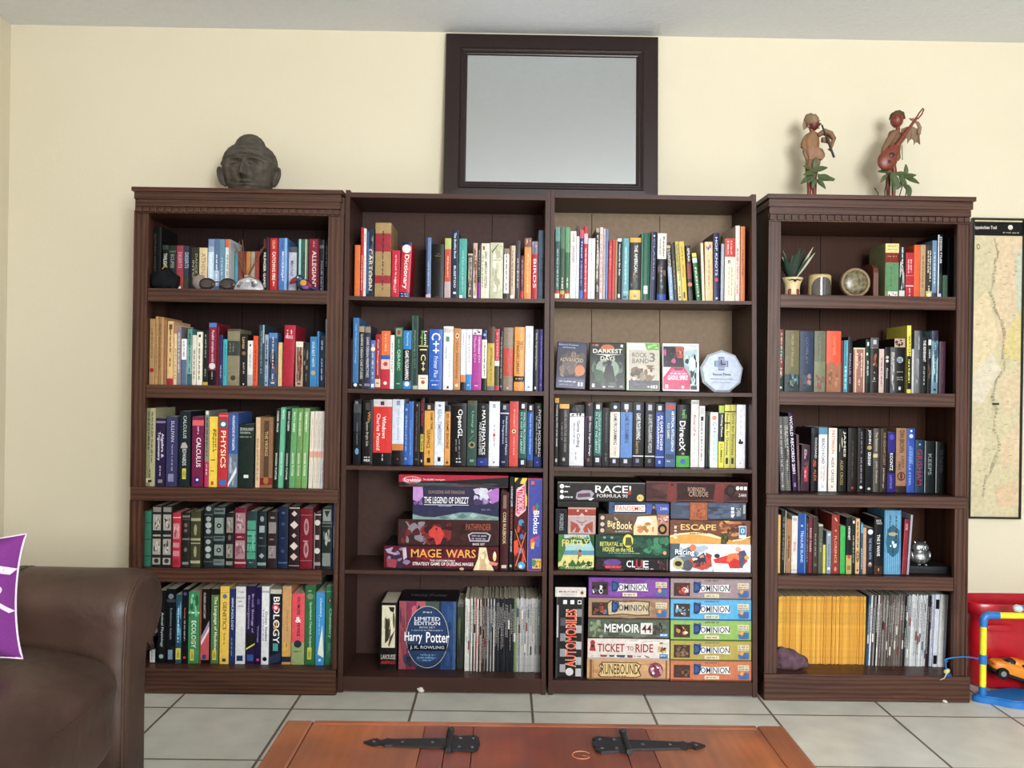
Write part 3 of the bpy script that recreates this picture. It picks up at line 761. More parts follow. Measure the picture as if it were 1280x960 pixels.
shelf('B', 3, 425, 485, 4.741, 466, '''
75 121 72 #1a1c20 black-grey book | b .06 .2 #505458; b .2 .48 #30343a; t .4 .6 .35 .7 #8c9098 Computer Organization; e .5 .8 .25 .05 #68a0c0; r .2 .6 .02 .06 #889
128 190 70 #1c1b1b black thick_book_with_orange_lettering | r .3 .7 .05 .16 #4c4c4c; t .5 .8 .18 .34 #d88c4c Win; t .3 .6 .34 .72 #b8b4ac System Bright Side; G .2 .8 .88 .9 #eee; h .2 .8 .92 .96 #e8e8e8 MIX
192 304 68 #d92c24 red very_thick_book_lettered_windows | b 0 .11 #d4d0d0; b .82 1 #19171b; t .48 .68 .26 .6 #f8f0f0 Windows; t .18 .38 .22 .78 #f4d8d0 Charles Petzold; r .38 .58 .03 .09 #444; g .45 .58 .84 .95 #d0d0d0
306 374 68 #ced6e6 pale-blue thick_book | b .68 .78 #c8803c; b .78 1 #1c1a20; t .4 .62 .14 .62 #98a8c4 UNIX Shell Programming; r .35 .65 .02 .09 #8c98b0; p #c83c30 .4 .92 .6 .92 .5 .89
376 401 92 #2a5cac royal-blue book | g .35 .65 .2 .8 #a8c8ec; c .1 .3 #88b0e0; c .9 .3 #88b0e0
403 432 80 #3a72c2 bright-blue book | g .35 .6 .3 .85 #78a4e0
434 470 85 #2b2422 dark-brown book | t .3 .55 .15 .78 #887c70 Graphics with Programming; r .4 .6 .03 .07 #a09484; G .3 .7 .9 .92 #988
472 495 60 #1e1c1c black-red-and-yellow narrow_book | t .2 .8 .04 .42 #c81c38 Linux Device; r .1 .9 .54 .8 #c8b83c; g .3 .7 .56 .78 #333; r .3 .6 .92 .96 #ccc
497 555 95 #e0a236 golden book_lettered_graphics | b 0 .11 #2a2826; r .3 .6 .02 .09 #c8b090; t .6 .85 .14 .42 #2c2010 GAME TRIBE; t .25 .6 .42 .72 #2c2010 GRAPHICS; g .4 .6 .76 .86 #2c2010; r .3 .65 .88 .96 #2c2010
557 615 82 #dbe0ea white book_lettered_rendering | t .3 .7 .12 .46 #7c94b8 REAL-TIME; t .3 .7 .46 .68 #7c94b8 RENDERING; e .5 .06 .16 .02 #7888a0; r .35 .65 .87 .94 #202028
617 651 105 #e09a42 light-orange book | b 0 .1 #2c2826; t .28 .72 .13 .72 #402808 3D GAME ENGINE; c .95 .25 #705028
655 746 90 #161617 black thick_book_lettered_graphics_library | t .35 .75 .1 .56 #f4f4f4 OpenGL; g .5 .6 .58 .92 #888; g .3 .4 .58 .8 #888; G .35 .7 .88 .9 #eee; G .35 .7 .93 .95 #eee; b .03 .035 #555
751 808 75 #36564c grey-green book | b 0 .08 #5c5c44; t .38 .66 .16 .5 #98b8a4 Unity 2; c .68 .36 #a08c60; c .68 .2 #2c3830; p #88a898 .2 .6 .25 .6 .75 .52 .7 .52; r .3 .7 .9 .94 #84a090
812 876 95 #1b1b20 black book_lettered_mathematics | b .87 1 #2c3c90; t .4 .72 .1 .82 #f0f0f0 MATHEMATICS; t .15 .36 .3 .82 #d0d0d0 FOR DEVELOPERS; c .05 .14 #6c7078; G .3 .6 .92 .95 #8898e0
879 943 80 #e2e4ec white thick_book_with_red_letter | c .52 .12 #d02828; r .46 .52 .48 .6 #d02828; g .45 .58 .36 .48 #889; g .45 .58 .6 .72 #889; r .35 .6 .04 .1 #a0a4b0; c .94 .1 #889
946 998 95 #1c2144 dark-navy book_lettered_physics | b .14 .16 #c8c8d0; r .3 .65 .02 .09 #a8a8b0; t .56 .82 .2 .82 #c8d0e8 Mathematics and Physics; t .2 .45 .26 .64 #c8d0e8 for Programmers; G .2 .7 .9 .96 #b0b4c0
1001 1054 80 #d84a42 salmon-red book | c .46 .22 #f0e0b8; c .46 .12 #30241c; g .45 .6 .12 .4 #f4b8a8; g .45 .6 .54 .85 #f4b8a8
1057 1104 88 #1c5e58 dark-teal book | b 0 .12 #222226; b .87 1 #222226; r .3 .7 .02 .09 #d8d8e0; t .55 .82 .15 .8 #a8dcd0 ANALYSIS PROGRAMMING; t .2 .45 .15 .8 #a8dcd0 IN C AND THE LIBRARY; r .3 .7 .9 .97 #c8d0e0
1107 1143 98 #2a60b0 azure book | b 0 .12 #20242c; r .3 .7 .02 .09 #e0e0e0; t .3 .65 .16 .8 #c0dcf8 Prince for Game Developers; b .9 1 #3c3c3c
1147 1200 92 #181a1e black book_lettered_physics | b .84 1 #2c3c8c; t .5 .82 .1 .84 #ececf0 PHYSICS MODELING; t .18 .4 .2 .8 #b8b8c0 for Game Programmers; c .06 .15 #687078; G .3 .6 .92 .94 #8898e0
''', 0.06)

shelf('C', 1, 680, 230, 4.741, 682, '''
63 91 255 #3c6058 teal-grey tall_thin_book | b 0 .2 #6c9c90; b .88 .92 #b83828; b .92 1 #e8e0c0; g .3 .7 .3 .85 #b0c8bc
93 121 255 #3e5c48 sage-green tall_thin_book | b 0 .3 #5c7c64; b .88 .93 #c8b040; b .93 1 #b83828; g .3 .7 .7 .86 #e8e8d8
123 150 257 #3c7048 grass-green tall_thin_book | b 0 .35 #68a070; b .88 .92 #b83828; b .92 1 #e8d8a8; g .3 .7 .7 .86 #e8e8d8
152 187 280 #e2dcdc white book_lettered_in_brown | t .35 .7 .04 .16 #80504c CORPSE; t .35 .7 .22 .46 #80504c EXPLAINER; g .42 .6 .5 .8 #c0a8a8
188 205 250 #e8e2e6 white very_tall_thin_book | b 0 .14 #504844; n
207 231 272 #30366c indigo tall_paperback | b 0 .12 #d0506c; t .35 .7 .15 .4 #e8e8f4 Travel; g .3 .6 .45 .8 #a8a8d0; b .87 1 #3c6cb4
233 256 250 #c02c40 red tall_thin_paperback | b .1 .24 #d8b8c0; g .3 .65 .3 .9 #f8d8dc
258 277 322 #e6e0e4 white journal | n
278 300 322 #e4dee2 off-white journal | n
303 324 262 #443832 dark-brown magazine | m 0 1 .1 .95 14 #c8b8a8,#8c7c70,#1c1816; b 0 .06 #a89888
326 345 258 #dccdc8 pinkish-white magazine | g .3 .7 .1 .9 #c07064
347 361 265 #c4b2b8 lilac-grey magazine | g .3 .7 .1 .8 #a06878
363 376 268 #6088bc sky-blue thin_magazine | n
378 399 335 #c0323a red paperback L2| g .3 .7 .1 .5 #e88880; n
400 418 330 #c63c38 tomato-red paperback L2| n
419 431 330 #a08c60 khaki thin_paperback L1| n
433 457 322 #262a2e black-and-white paperback | t .3 .7 .1 .6 #e8e8e8 Notebook for Edit; b 0 .05 #e8e4e0; r .2 .7 .9 .96 #ddd
459 501 322 #62a4ac pale-teal wide_paperback | r 0 .25 0 1 #3c747c; g .45 .65 .15 .75 #c8e8ea; r .2 .7 .93 .97 #445; b .85 .9 #88bcd0
506 572 318 #3c3c3c black-and-yellow thick_guidebook | b 0 .075 #dca83c; b .835 1 #e4c25c; t .4 .7 .12 .55 #e4e0d8 THE AMERICAN; t .3 .52 .56 .7 #c89c40 ROUND; c .93 .14 #b88830; m 0 1 .55 .82 6 #5c5c54,#4c4838
574 626 290 #1d6048 forest-green tall_hardcover | r .3 .75 .78 .9 #d8dcd8; r 0 .12 0 1 #3c8468; G .4 .65 .82 .84 #888
628 660 283 #30314e dark-indigo tall_hardcover L5| t .35 .7 .1 .7 #8c8ca8 CLASSICS; c .06 .2 #b8b0a8; r 0 .2 0 1 #52527c
668 722 293 #2a2828 black-white-and-blue thick_book | b 0 .38 #dcd8d0; b .9 1 #2054a4; t .58 .8 .05 .36 #2c2c2c Reader; m 0 1 .4 .7 8 #5c3430,#444; g .3 .6 .5 .8 #a8a49c; g .2 .4 .08 .34 #888; m .1 .9 .7 .9 6 #38485c,#60707c
745 770 345 #30343c blue-and-black slim_book L-26| b .42 1 #88a8cc; b .05 .1 #c8b068
772 794 355 #3e382e dark-khaki slim_book L-26| g .3 .7 .3 .8 #8c8468
796 818 340 #c0b45c pale-yellow slim_book L-26| b .5 1 #d8cc90
820 850 340 #dcbc2c yellow book L-26| t .3 .65 .08 .6 #403010 GUIDE BY CRACKS; r .3 .6 .85 .95 #403010
857 884 363 #30282a charcoal book L-22| t .3 .8 .05 .3 #e8e4e0 SPEAK; b .32 .6 #883838; c .7 .5 #c87838; b .8 1 #444
905 932 408 #2f7240 green book_with_white_bands L-34| b 0 .08 #d8d040; b .1 .2 #d8e8d8; t .3 .7 .3 .9 #d8e8d0 FRENCH
938 953 350 #e8dabc ivory narrow_book L-16| n
957 1003 342 #dcbc8c light-tan paperback L-8| m 0 1 .02 .18 7 #c0392b,#4c6c9c,#e8e8e0; g .4 .6 .3 .8 #a8845c
1007 1042 290 #1d1d50 navy book_lettered_knots L-8| t .3 .7 .06 .62 #d8d8e8 HOP KNOTS; e .5 .68 .3 .03 #c82c3c; c .95 .2 #c8c8d8
1046 1064 355 #a4acbc pale-grey narrow_book | n
1070 1132 322 #e6dcc2 cream-and-red paperback | b 0 .29 #c63c38; g .2 .35 .04 .26 #f0c8b8; g .5 .7 .04 .26 #f0c8b8; h .3 .6 .34 .4 #2c2c2c R; g .3 .5 .45 .9 #b0a888; g .6 .75 .45 .9 #b0a888
1134 1160 247 #dccec4 white tall_book L-4| g .3 .65 .3 .9 #c84c3c
1163 1190 252 #d47c3e orange tall_book L-4| t .35 .65 .3 .65 #803c14 VALENTINE
''', 0.05)

shelf('C', 3, 680, 485, 4.741, 470, '''
59 84 60 #1e1a1a black tall_narrow_book | b 0 .07 #d89c38; t .3 .72 .1 .72 #e0dcd4 Creating the ART of the GAME; r .3 .7 .9 .95 #ccc
87 145 95 #221e1c black book_with_orange_cap | b 0 .075 #e2b048; t .5 .75 .1 .78 #98908c GAME ARCHITECTURE AND DESIGN; g .2 .35 .3 .6 #777; e .5 .9 .15 .03 #b8b0a8
148 234 100 #dedfe4 white thick_book_lettered_coding | b 0 .14 #2c2a2c; m .05 .95 0 .2 8 #8c6c70,#4c4448,#343032; b .19 .2 #888; t .45 .72 .26 .7 #24242c Game Coding; g .28 .36 .3 .66 #667; g .3 .6 .78 .9 #99a
240 287 85 #1f1a22 black book_lettered_engine | t .45 .75 .22 .84 #e4dce4 3D Game Engine Design; b .22 .24 #6c2c5c; r .3 .6 .88 .93 #a04c48; c .04 .14 #c06060; r 0 .15 .24 .9 #54305c
291 341 88 #1d6058 teal-green book_with_black_ends | b 0 .12 #24242a; b .84 1 #24242a; r .25 .7 .03 .1 #dcdce4; t .55 .8 .15 .8 #b0dcd0 CALCULUS OF PROGRAMMING; t .2 .45 .15 .8 #b0dcd0 IN C AND THE LIBRARY; r .25 .7 .87 .94 #d0d4e4
346 385 120 #232022 black plain_narrow_book | g .4 .6 .08 .6 #68646c; g .4 .6 .78 .92 #8c8888; r 0 .08 0 1 #505058
388 446 88 #e0d6ca cream book_lettered_programming | b 0 .145 #26262c; b .865 1 #26262c; c .07 .18 #d8dce8; t .35 .72 .17 .66 #3c3838 GAME PROGRAMMING; t .42 .66 .68 .84 #c8a088 GEMS; r .3 .6 .89 .95 #c8c8d8
450 520 85 #5b8aca cornflower-blue book_lettered_programming | b 0 .155 #26262c; b .865 1 #26262c; r .3 .65 .03 .11 #d8d8e4; c .13 .1 #d8a838; t .35 .72 .18 .64 #33507c GAME PROGRAMMING; r .3 .6 .89 .95 #c8c8d8
523 588 85 #1b1b1f black book_lettered_programming_in_white | t .3 .7 .17 .58 #e8e8e8 GAME PROGRAMMING; t .3 .6 .6 .8 #b09840 Secrets; r .3 .65 .04 .12 #a8b8d8; b .83 .845 #e0e0e0; r .3 .6 .88 .94 #88a
597 656 88 #1c1b1c black book_with_white_cross_lines | t .3 .7 .18 .78 #c8c8c8 AI GAME PROGRAMMING WISDOM; r .25 .65 .03 .12 #b0b0bc; b .83 .845 #e0e0e0; r .3 .6 .88 .94 #777
659 711 95 #27489a blue book_lettered_engine | b 0 .13 #24262e; r .25 .65 .03 .1 #e0e0ec; t .52 .82 .18 .74 #e8ecf8 AI GAME ENGINE; t .15 .42 .2 .72 #e8ecf8 PROGRAMMING; b .84 .85 #e0e0e0; r .35 .6 .9 .95 #a8b8e0
715 778 88 #4a6c98 denim-blue book_with_red_label | r .1 .9 .03 .1 #c83428; t .6 .85 .13 .76 #f0f0f4 ARTIFICIAL INTELLIGENCE; t .2 .42 .32 .56 #e0d8b8 FOR GAMES; r .08 .92 .8 .88 #384c70; h .2 .5 .9 .93 #e0e4ec M
783 862 100 #1b1e1c black thick_book_with_green_foot | b .82 1 #52ac4a; t .22 .66 .26 .74 #f0f0f0 DirectX; m .3 .8 .02 .25 8 #4c8c44,#2c4c2c,#68686c; t .42 .66 .08 .22 #80b870 Intro; c .91 .2 #3c70b0; r .4 .6 .77 .8 #b8a060
868 915 72 #d9d6d2 off-white tall_book_lettered_in_red | t .3 .62 .22 .54 #c83c28 flow of it; r .1 .9 .02 .06 #b0aca8; g .4 .6 .58 .8 #bbb
918 951 108 #e5e2e0 white narrow_book_lettered_tables | r .25 .75 .17 .24 #2c2c2c; g .3 .6 .25 .9 #444; r .2 .8 .02 .14 #c8c4c0
954 979 165 #2c3c36 dark-green short_book Y.03| n
983 1029 145 #e5e8ea white-and-sky-blue book | c .1 .3 #e08858; t .3 .8 .18 .38 #3488c0 C++; g .4 .6 .4 .9 #88b8b0; r .7 .95 .4 .9 #b8dce8
1032 1065 105 #1d1d1c black-and-yellow book_lettered_fiction | b 0 .12 #a8bc30; t .3 .75 .14 .5 #f0f0ec Writing Fiction; b .58 1 #e4dc24; t .3 .75 .62 .92 #6c6820 DUMMIES
1067 1099 100 #d4cc58 pale-yellow book_lettered_resumes | t .25 .75 .14 .8 #2c2c14 Resumes for Dummies; b .1 .12 #222; r .25 .7 .84 .94 #333; b .28 .3 #222
1101 1133 100 #bcb444 olive-yellow book_lettered_dummies | t .25 .75 .14 .8 #24240c DOS for Dummies; b .1 .12 #222; r .25 .7 .84 .94 #333
1137 1191 100 #e4e2ea white thick_book_with_small_black_mark | g .4 .56 .06 .5 #c0bcc8; e .5 .6 .28 .025 #1c1c1c; e .42 .57 .1 .03 #1c1c1c; c .93 .06 #555
1195 1229 98 #4c4c50 plain-dark-grey book Y.015| n
''', 0.06)

shelf('D', 1, 945, 235, 4.571, 619, '''
736 814 318 #868e62 sage-green thick_clothbound_book | r .03 .97 .36 .88 #5c8c60; b 0 .17 #d8cc84; b .17 .35 #84241e; G .15 .85 .04 .06 #8c7c3c; G .15 .85 .1 .12 #8c7c3c; G .15 .85 .22 .25 #c89c60; g .35 .5 .42 .8 #487048; r .2 .9 .88 .99 #d8d4c8; m .2 .9 .88 .99 5 #444,#e8e8e0
817 849 335 #2c2a2a black collage_paperback | m 0 1 .1 .95 16 #c8c8c0,#8c8c88,#1c1c1c; g .3 .7 .02 .4 #e8e8e8; b .85 .98 #d0d0cc
852 899 370 #b62430 crimson paperback | g .25 .45 .15 .45 #f0c0c0; g .55 .75 .15 .45 #f0c0c0; b .5 .51 #e08080; b .72 .74 #e8d8d8; g .3 .7 .78 .95 #f0c0c0
902 937 325 #de5c20 bright-orange paperback | n
938 968 325 #b8946a tan paperback | g .3 .7 .2 .8 #80603c
970 1004 328 #403a2c dark-olive paperback | m 0 1 .05 .8 10 #5c5438,#807048,#2c2820; b .86 1 #d0b848; c .93 .3 #eee
1006 1032 300 #6c8cac grey-blue paperback | g .3 .7 .2 .8 #c8d8e8; b .9 1 #444c54
1035 1062 268 #25282c black-and-white tall_book | t .45 .85 .03 .45 #e8e8e8 STEVEN TYLER; r 0 .28 0 1 #d0d4d4; b .6 .92 #34443c; r .2 .8 .92 .99 #ccd
1065 1092 500 #46604c green-grey short_book | n
1094 1120 285 #1a1d28 dark-blue tall_book Y.02| n
''', 0.06)

shelf('D', 2, 945, 385, 4.571, 490, '''
128 158 122 #7c4440 dusty-red hardcover | p #3c5c4c 0 .2 1 .35 1 .5 0 .35; b .75 1 #34403c
162 244 128 #746c4c khaki-gold thick_hardcover | t .42 .6 .06 .6 #a89c70 ORDER OF PHOENIX; b .72 1 #3c4c50; m .3 1 .68 .95 16 #4c7c88,#304048,#7ca0a4; m 0 .9 .78 1 8 #3c3c34,#54685c
247 326 132 #38435c slate-navy thick_hardcover | t .42 .6 .1 .55 #606c88 GOBLET; b .75 1 #38454c; m 0 .9 .68 .96 16 #7c4850,#4c5c68,#a08080
331 396 132 #6c6e5a grey-olive hardcover | b .5 1 #7c8064; m 0 1 .7 1 12 #8c5c54,#686c58,#a07868; g .42 .56 .1 .5 #888a74
400 483 132 #e2532e vivid-orange thick_hardcover | p #a46c4c 0 .55 .4 .48 .7 .58 1 .5 1 1 0 1; t .42 .6 .08 .4 #f08a5c CHAMBER; m .1 .9 .6 .95 10 #b88460,#8c5c44
486 497 185 #6c2234 dark-red thin_paperback | n
499 521 185 #2c8c9c teal paperback L1| g .3 .7 .5 .95 #b8e4e8; r .7 1 0 1 #58b4c4
523 548 165 #26242e black-violet paperback | t .3 .7 .3 .85 #a09cb0 PARALLEL MY
554 621 228 #9c6c5c copper-brown thick_paperback | r .12 .24 .04 1 #e0b898; r .84 .95 .04 1 #d8b8a8; m .25 .8 .1 .45 7 #b88c7c,#805048; b 0 .03 #d8c8b4
624 647 180 #16382e dark-green paperback | g .3 .7 .4 .7 #ccc; r .3 .7 .05 .12 #e8e8e8; b .82 1 #182420; r .1 .5 .25 .3 #cdb
652 699 170 #2c2422 black-and-bronze thick_paperback | b 0 .17 #55565c; r .3 .7 .04 .12 #b8b8b8; m .15 .85 .25 .55 12 #c87c48,#a05c34,#6c3c28; b .18 .19 #a08878; g .3 .7 .72 .76 #ccc; m .2 .8 .6 .72 5 #a08878,#503c34; G .2 .8 .78 .8 #bba
702 731 235 #cbb0a8 pale-pink paperback | g .35 .65 .2 .85 #7c5450
736 762 225 #262020 black-brown paperback | c .22 .35 #b8b0a8; c .3 .3 #e8e4dc; t .3 .7 .45 .68 #d0ccc4 Gone
764 791 225 #5c5c60 grey mottled_paperback | m 0 1 0 1 14 #8c8c90,#3c3c40,#a8a8ac
790 851 175 #131313 black thick_paperback_with_photo_strip | b 0 .16 #b89880; m 0 1 0 .16 7 #4c2c24,#d8b8a0,#2c2420; c .39 .3 #98a8b0; h .3 .7 .36 .43 #1c2c34 IX; G .2 .8 .6 .62 #999; G .2 .8 .7 .72 #999; G .2 .8 .74 .76 #999; r .4 .6 .88 .94 #ccc
863 887 100 #d6cc2a yellow tall_paperback L-3| t .3 .85 .15 .44 #383410 WATCH; b .45 .94 #161616; g .3 .7 .5 .85 #e0d84c; c .06 .4 #e8e060
890 901 235 #c4c4c4 pale-grey thin_paperback | n
903 943 130 #6c6e72 silver-grey hardcover | t .5 .8 .08 .3 #c8ccd4 Charlie Queen; m .1 .9 .35 .9 8 #88898e,#a8aab0,#505256; r .7 1 0 1 #3c3e42
946 974 165 #1d1c1e black paperback_lettered_in_white | t .25 .8 .06 .44 #e8e8e4 THE REVENANT; g .3 .7 .52 .85 #a8a8a8
977 1000 175 #1d1c1f black-and-brown paperback | r .15 .85 .02 .12 #d8d8d8; t .3 .7 .2 .36 #ccc NESS; m .1 .9 .42 .8 5 #885c50,#5c3c34
1003 1041 130 #608a9c blue-grey thick_paperback | m 0 1 .1 1 18 #88b8c4,#3c5c74,#a4c4cc; b 0 .16 #34384c
1044 1080 192 #4a2a3c plum hardcover | g .4 .6 .1 .8 #6c4458
''', 0.05)

shelf('D', 3, 945, 505, 4.571, 504, '''
140 166 72 #6c6c6c grey spiral_notebook L-20| m 0 1 0 1 8 #444,#888; S
168 200 72 #74746c dark-grey thick_spiral_notebook L-20| m 0 1 0 1 8 #444,#888; S
212 236 50 #3a1a4a purple record_book L-34| r .05 .85 .06 .8 #3c1c50; t .15 .85 .04 .78 #f0ecf4 WORLD RECORDS 2001; r .3 .7 .9 .95 #b090c0
240 254 175 #62484c brown-grey narrow_paperback L-14| g .3 .7 .2 .8 #a88c8c
256 303 235 #482a3c dark-plum paperback L4| m 0 1 0 .6 9 #6c4858,#382030,#8c6878; p #b03848 .3 .5 .8 .45 .8 .8 .4 .8; t .3 .6 .1 .3 #c8b0b8 Elle; g .4 .6 .55 .75 #f0b0b8
312 353 140 #1a1820 black hardcover_with_orange_lettering | t .5 .8 .14 .48 #d0ccd4 THOUSAND; t .3 .7 .5 .62 #e0502c S; t .4 .75 .65 .84 #c0702c ALEX; b 0 .08 #262c38
355 403 135 #e4e2e4 white-and-sky-blue book_lettered_beach | b 0 .11 #5494b4; t .35 .7 .17 .57 #244c6c BEACH ROAD; t .5 .75 .6 .84 #c89080 PATTERSON; t .2 .4 .6 .8 #c89080 DE JONGE; c .93 .16 #c8ccd4
411 459 138 #e2dcd2 white book_lettered_in_red | t .35 .7 .04 .4 #c84030 PATTERSON; t .35 .65 .46 .86 #54504c ALEX CROSS; G .35 .65 .91 .94 #333
468 515 142 #1d1b16 black-and-white novel | t .55 .88 .04 .45 #e0dcc8 JAMES; t .25 .6 .5 .9 #a09058 ALEX CROSS; m 0 .5 0 .4 6 #c8c4b4,#48443c
522 574 138 #1f1915 black-brown novel | g .4 .6 .2 .8 #5c5044; c .94 .14 #c03030
578 619 138 #1c1819 black novel_with_small_grey_lettering | g .4 .65 .06 .4 #88848c; g .4 .6 .46 .86 #a8a0a8; c .93 .2 #ddd
623 667 142 #22211f black book_with_gold_disc | t .3 .7 .02 .24 #e8e8e8 JOHN; c .3 .3 #b09868; t .3 .7 .37 .58 #e8e8e8 GRISHAM; b .58 .96 #161a1c; e .5 .95 .2 .02 #c8c8c8
669 706 140 #5e584e grey-brown novel | t .3 .7 .06 .36 #c0b8a8 The Summons; b .4 .46 #c0b088; t .3 .7 .52 .86 #b8b0a0 John Grisham; r .7 1 0 1 #38342e
708 747 140 #38291e dark-brown novel | t .4 .75 .06 .58 #a08458 THE GRISHAM CLIENT; t .35 .65 .62 .84 #c8c0b4 John Grisham; g .3 .6 .86 .94 #aaa
750 794 162 #302680 violet-and-black book | b .34 .68 #17141a; e .5 .08 .3 .05 #5848b0; t .3 .7 .35 .64 #e8e4f0 KOONTZ; t .3 .6 .72 .94 #8c80d0 LIFETIME
797 857 138 #a07654 copper-tan hardcover_lettered_brown | t .3 .75 .04 .38 #38281c DAN BROWN; t .5 .75 .44 .62 #5c3c28 LOST; t .2 .45 .52 .66 #5c3c28 SYMBOL; e .5 .75 .38 .07 #58321e; e .5 .75 .28 .05 #a07654; e .5 .75 .14 .05 #6c241c; b .9 1 #38241c
860 905 140 #2c54ac royal-blue hardcover | c .12 .26 #c8d0e0; t .5 .75 .3 .56 #88b0e8 CHANGES; t .25 .5 .28 .9 #98b8f0 DANIELLE STEEL; c .04 .14 #e8e8f0
908 956 205 #243e58 blue-grey hardcover_lettered_in_red | t .2 .8 .18 .86 #a03440 GRISHAM; c .09 .12 #98b0c0
962 1020 212 #1e2526 black novel_with_pale_edge | t .35 .7 .25 .66 #8c9490 KEEPS; r 0 .07 0 1 #a0aaaa
1026 1084 218 #1c1d1d black novel_at_the_end_of_the_row | r 0 .09 0 1 #8c9494; t .4 .7 .15 .6 #4c4c4c TO THE END
''', 0.11)

shelf('D', 4, 945, 625, 4.571, 440, '''
120 136 85 #d8ae5c golden-yellow thin_book | n
140 166 60 #1e1a18 black tall_narrow_book L4| g .3 .7 .1 .8 #8c8070; r .8 1 0 1 #b8b0a0
168 198 112 #a47850 light-brown paperback L3| m .1 .9 .3 .8 6 #80583a,#c09c74; g .3 .7 .3 .75 #4c3020
200 234 92 #d9d2cc ivory paperback L1| t .3 .7 .45 .62 #c83028 SHOES; r .2 .8 .03 .08 #b0a8a0; b .93 .96 #bbb
237 281 80 #23529e royal-blue classic_book_lettered_island | t .35 .7 .28 .82 #b8d0f0 TREASURE ISLAND; c .2 .14 #a8c4ec; r .85 1 0 1 #5088d0
284 298 105 #363238 charcoal narrow_paperback | g .3 .7 .1 .8 #98909c
300 321 98 #7c2a34 dark-red paperback | t .3 .7 .2 .62 #e0b8b8 READ TALES
323 351 98 #403a33 brown-grey paperback | g .3 .7 .3 .7 #988c7c; c .85 .3 #786c5c
355 380 140 #5f6052 grey-green paperback | g .3 .7 .3 .6 #a0a090; b 0 .04 #b8b8a8
382 397 258 #ccc433 yellow-green short_thin_book | n
400 427 180 #8496a0 pale-slate paperback | r .3 .7 .05 .1 #ddd; g .35 .65 .3 .8 #5c6c78; c .88 .3 #e8eef0
430 475 85 #94352c brick-red hardcover_lettered_in_cream | t .35 .65 .36 .82 #d8a888 FLORENCE; p #d8a888 .3 .06 .4 .04 .7 .1 .6 .12; e .5 .92 .16 .04 #c88c74; e .5 .27 .12 .02 #c88c74
479 509 150 #2aac4c bright-green paperback | n
512 544 100 #1e1d1f black-and-gold paperback | b .67 1 #b8a45c; t .3 .7 .16 .4 #e8e8e4 HORNET; c .7 .3 #d03828; r .2 .8 .85 .93 #8c7c3c
546 565 110 #22281f dark-olive narrow_paperback | g .3 .7 .3 .8 #98a088; r .2 .8 .03 .08 #dcd
568 592 108 #d2aa78 sand-coloured paperback | e .5 .68 .42 .1 #80603c; e .5 .68 .25 .06 #c8a880
594 608 130 #2c5a70 ocean-blue narrow_paperback | g .3 .7 .5 .9 #c0d0d8; b .02 .2 #58a0c0
610 629 160 #ca9a72 peach paperback | n
632 670 160 #1e2634 navy-black paperback | c .09 .4 #d0d8e0; t .3 .7 .22 .68 #98a8c0 THE WHO WITH; c .8 .32 #986858; c .77 .2 #c8b8b0
673 721 100 #191818 black hardcover_lettered_wave | h .2 .8 .04 .08 #c8c8c8 RICK; h .2 .9 .09 .12 #c8c8c8 YANCEY; t .3 .65 .3 .68 #e8e8e4 THE 5 WAVE; b .85 1 #4c2c1c; r .45 .6 .89 .94 #b09878
731 827 60 #4a90b8 striped-blue very_thick_book | r .1 .14 0 1 #80b8d4; r .22 .26 0 1 #80b8d4; r .34 .38 0 1 #80b8d4; r .46 .5 0 1 #80b8d4; r .58 .62 0 1 #80b8d4; r .7 .74 0 1 #80b8d4; r .82 .86 0 1 #80b8d4; p #2c6480 .15 .3 .5 .22 .85 .3 .9 .5 .85 .65 .5 .73 .15 .65 .1 .5; e .5 .37 .28 .03 #a89c6c; m .3 .75 .45 .62 8 #d8e4e8,#b8ccd4
832 858 110 #8e2234 wine-red hardcover L14| t .3 .7 .08 .2 #e0b8c0 SISTER; r 0 .12 0 1 #b05060
860 872 85 #a4a4b0 lilac-grey thin_book L20| n
''', 0.05)
# ------------------------------------------------------------------ the room
WALLY = 0.305
XL = at(9.5, 330, WALLY).x
XR, YB = 3.1, -5.2
CEIL = at(640, 42.0, WALLY).z


def wall_mat():
    m, nt, b = node_mat('painted_wall')
    tc = nt.nodes.new('ShaderNodeTexCoord')
    n = nt.nodes.new('ShaderNodeTexNoise')
    n.inputs['Scale'].default_value = 140
    n.inputs['Detail'].default_value = 5
    nt.links.new(tc.outputs['Object'], n.inputs['Vector'])
    n2 = nt.nodes.new('ShaderNodeTexNoise')
    n2.inputs['Scale'].default_value = 2.0
    nt.links.new(tc.outputs['Object'], n2.inputs['Vector'])
    r = nt.nodes.new('ShaderNodeValToRGB')
    r.color_ramp.elements[0].color = lin('#d3cab1')
    r.color_ramp.elements[1].color = lin('#d8cfb8')
    nt.links.new(n2.outputs['Fac'], r.inputs['Fac'])
    nt.links.new(r.outputs['Color'], b.inputs['Base Color'])
    b.inputs['Roughness'].default_value = 0.75
    b.inputs['Specular IOR Level'].default_value = 0.2
    bp = nt.nodes.new('ShaderNodeBump')
    bp.inputs['Strength'].default_value = 0.25
    bp.inputs['Distance'].default_value = 0.002
    nt.links.new(n.outputs['Fac'], bp.inputs['Height'])
    nt.links.new(bp.outputs['Normal'], b.inputs['Normal'])
    return m


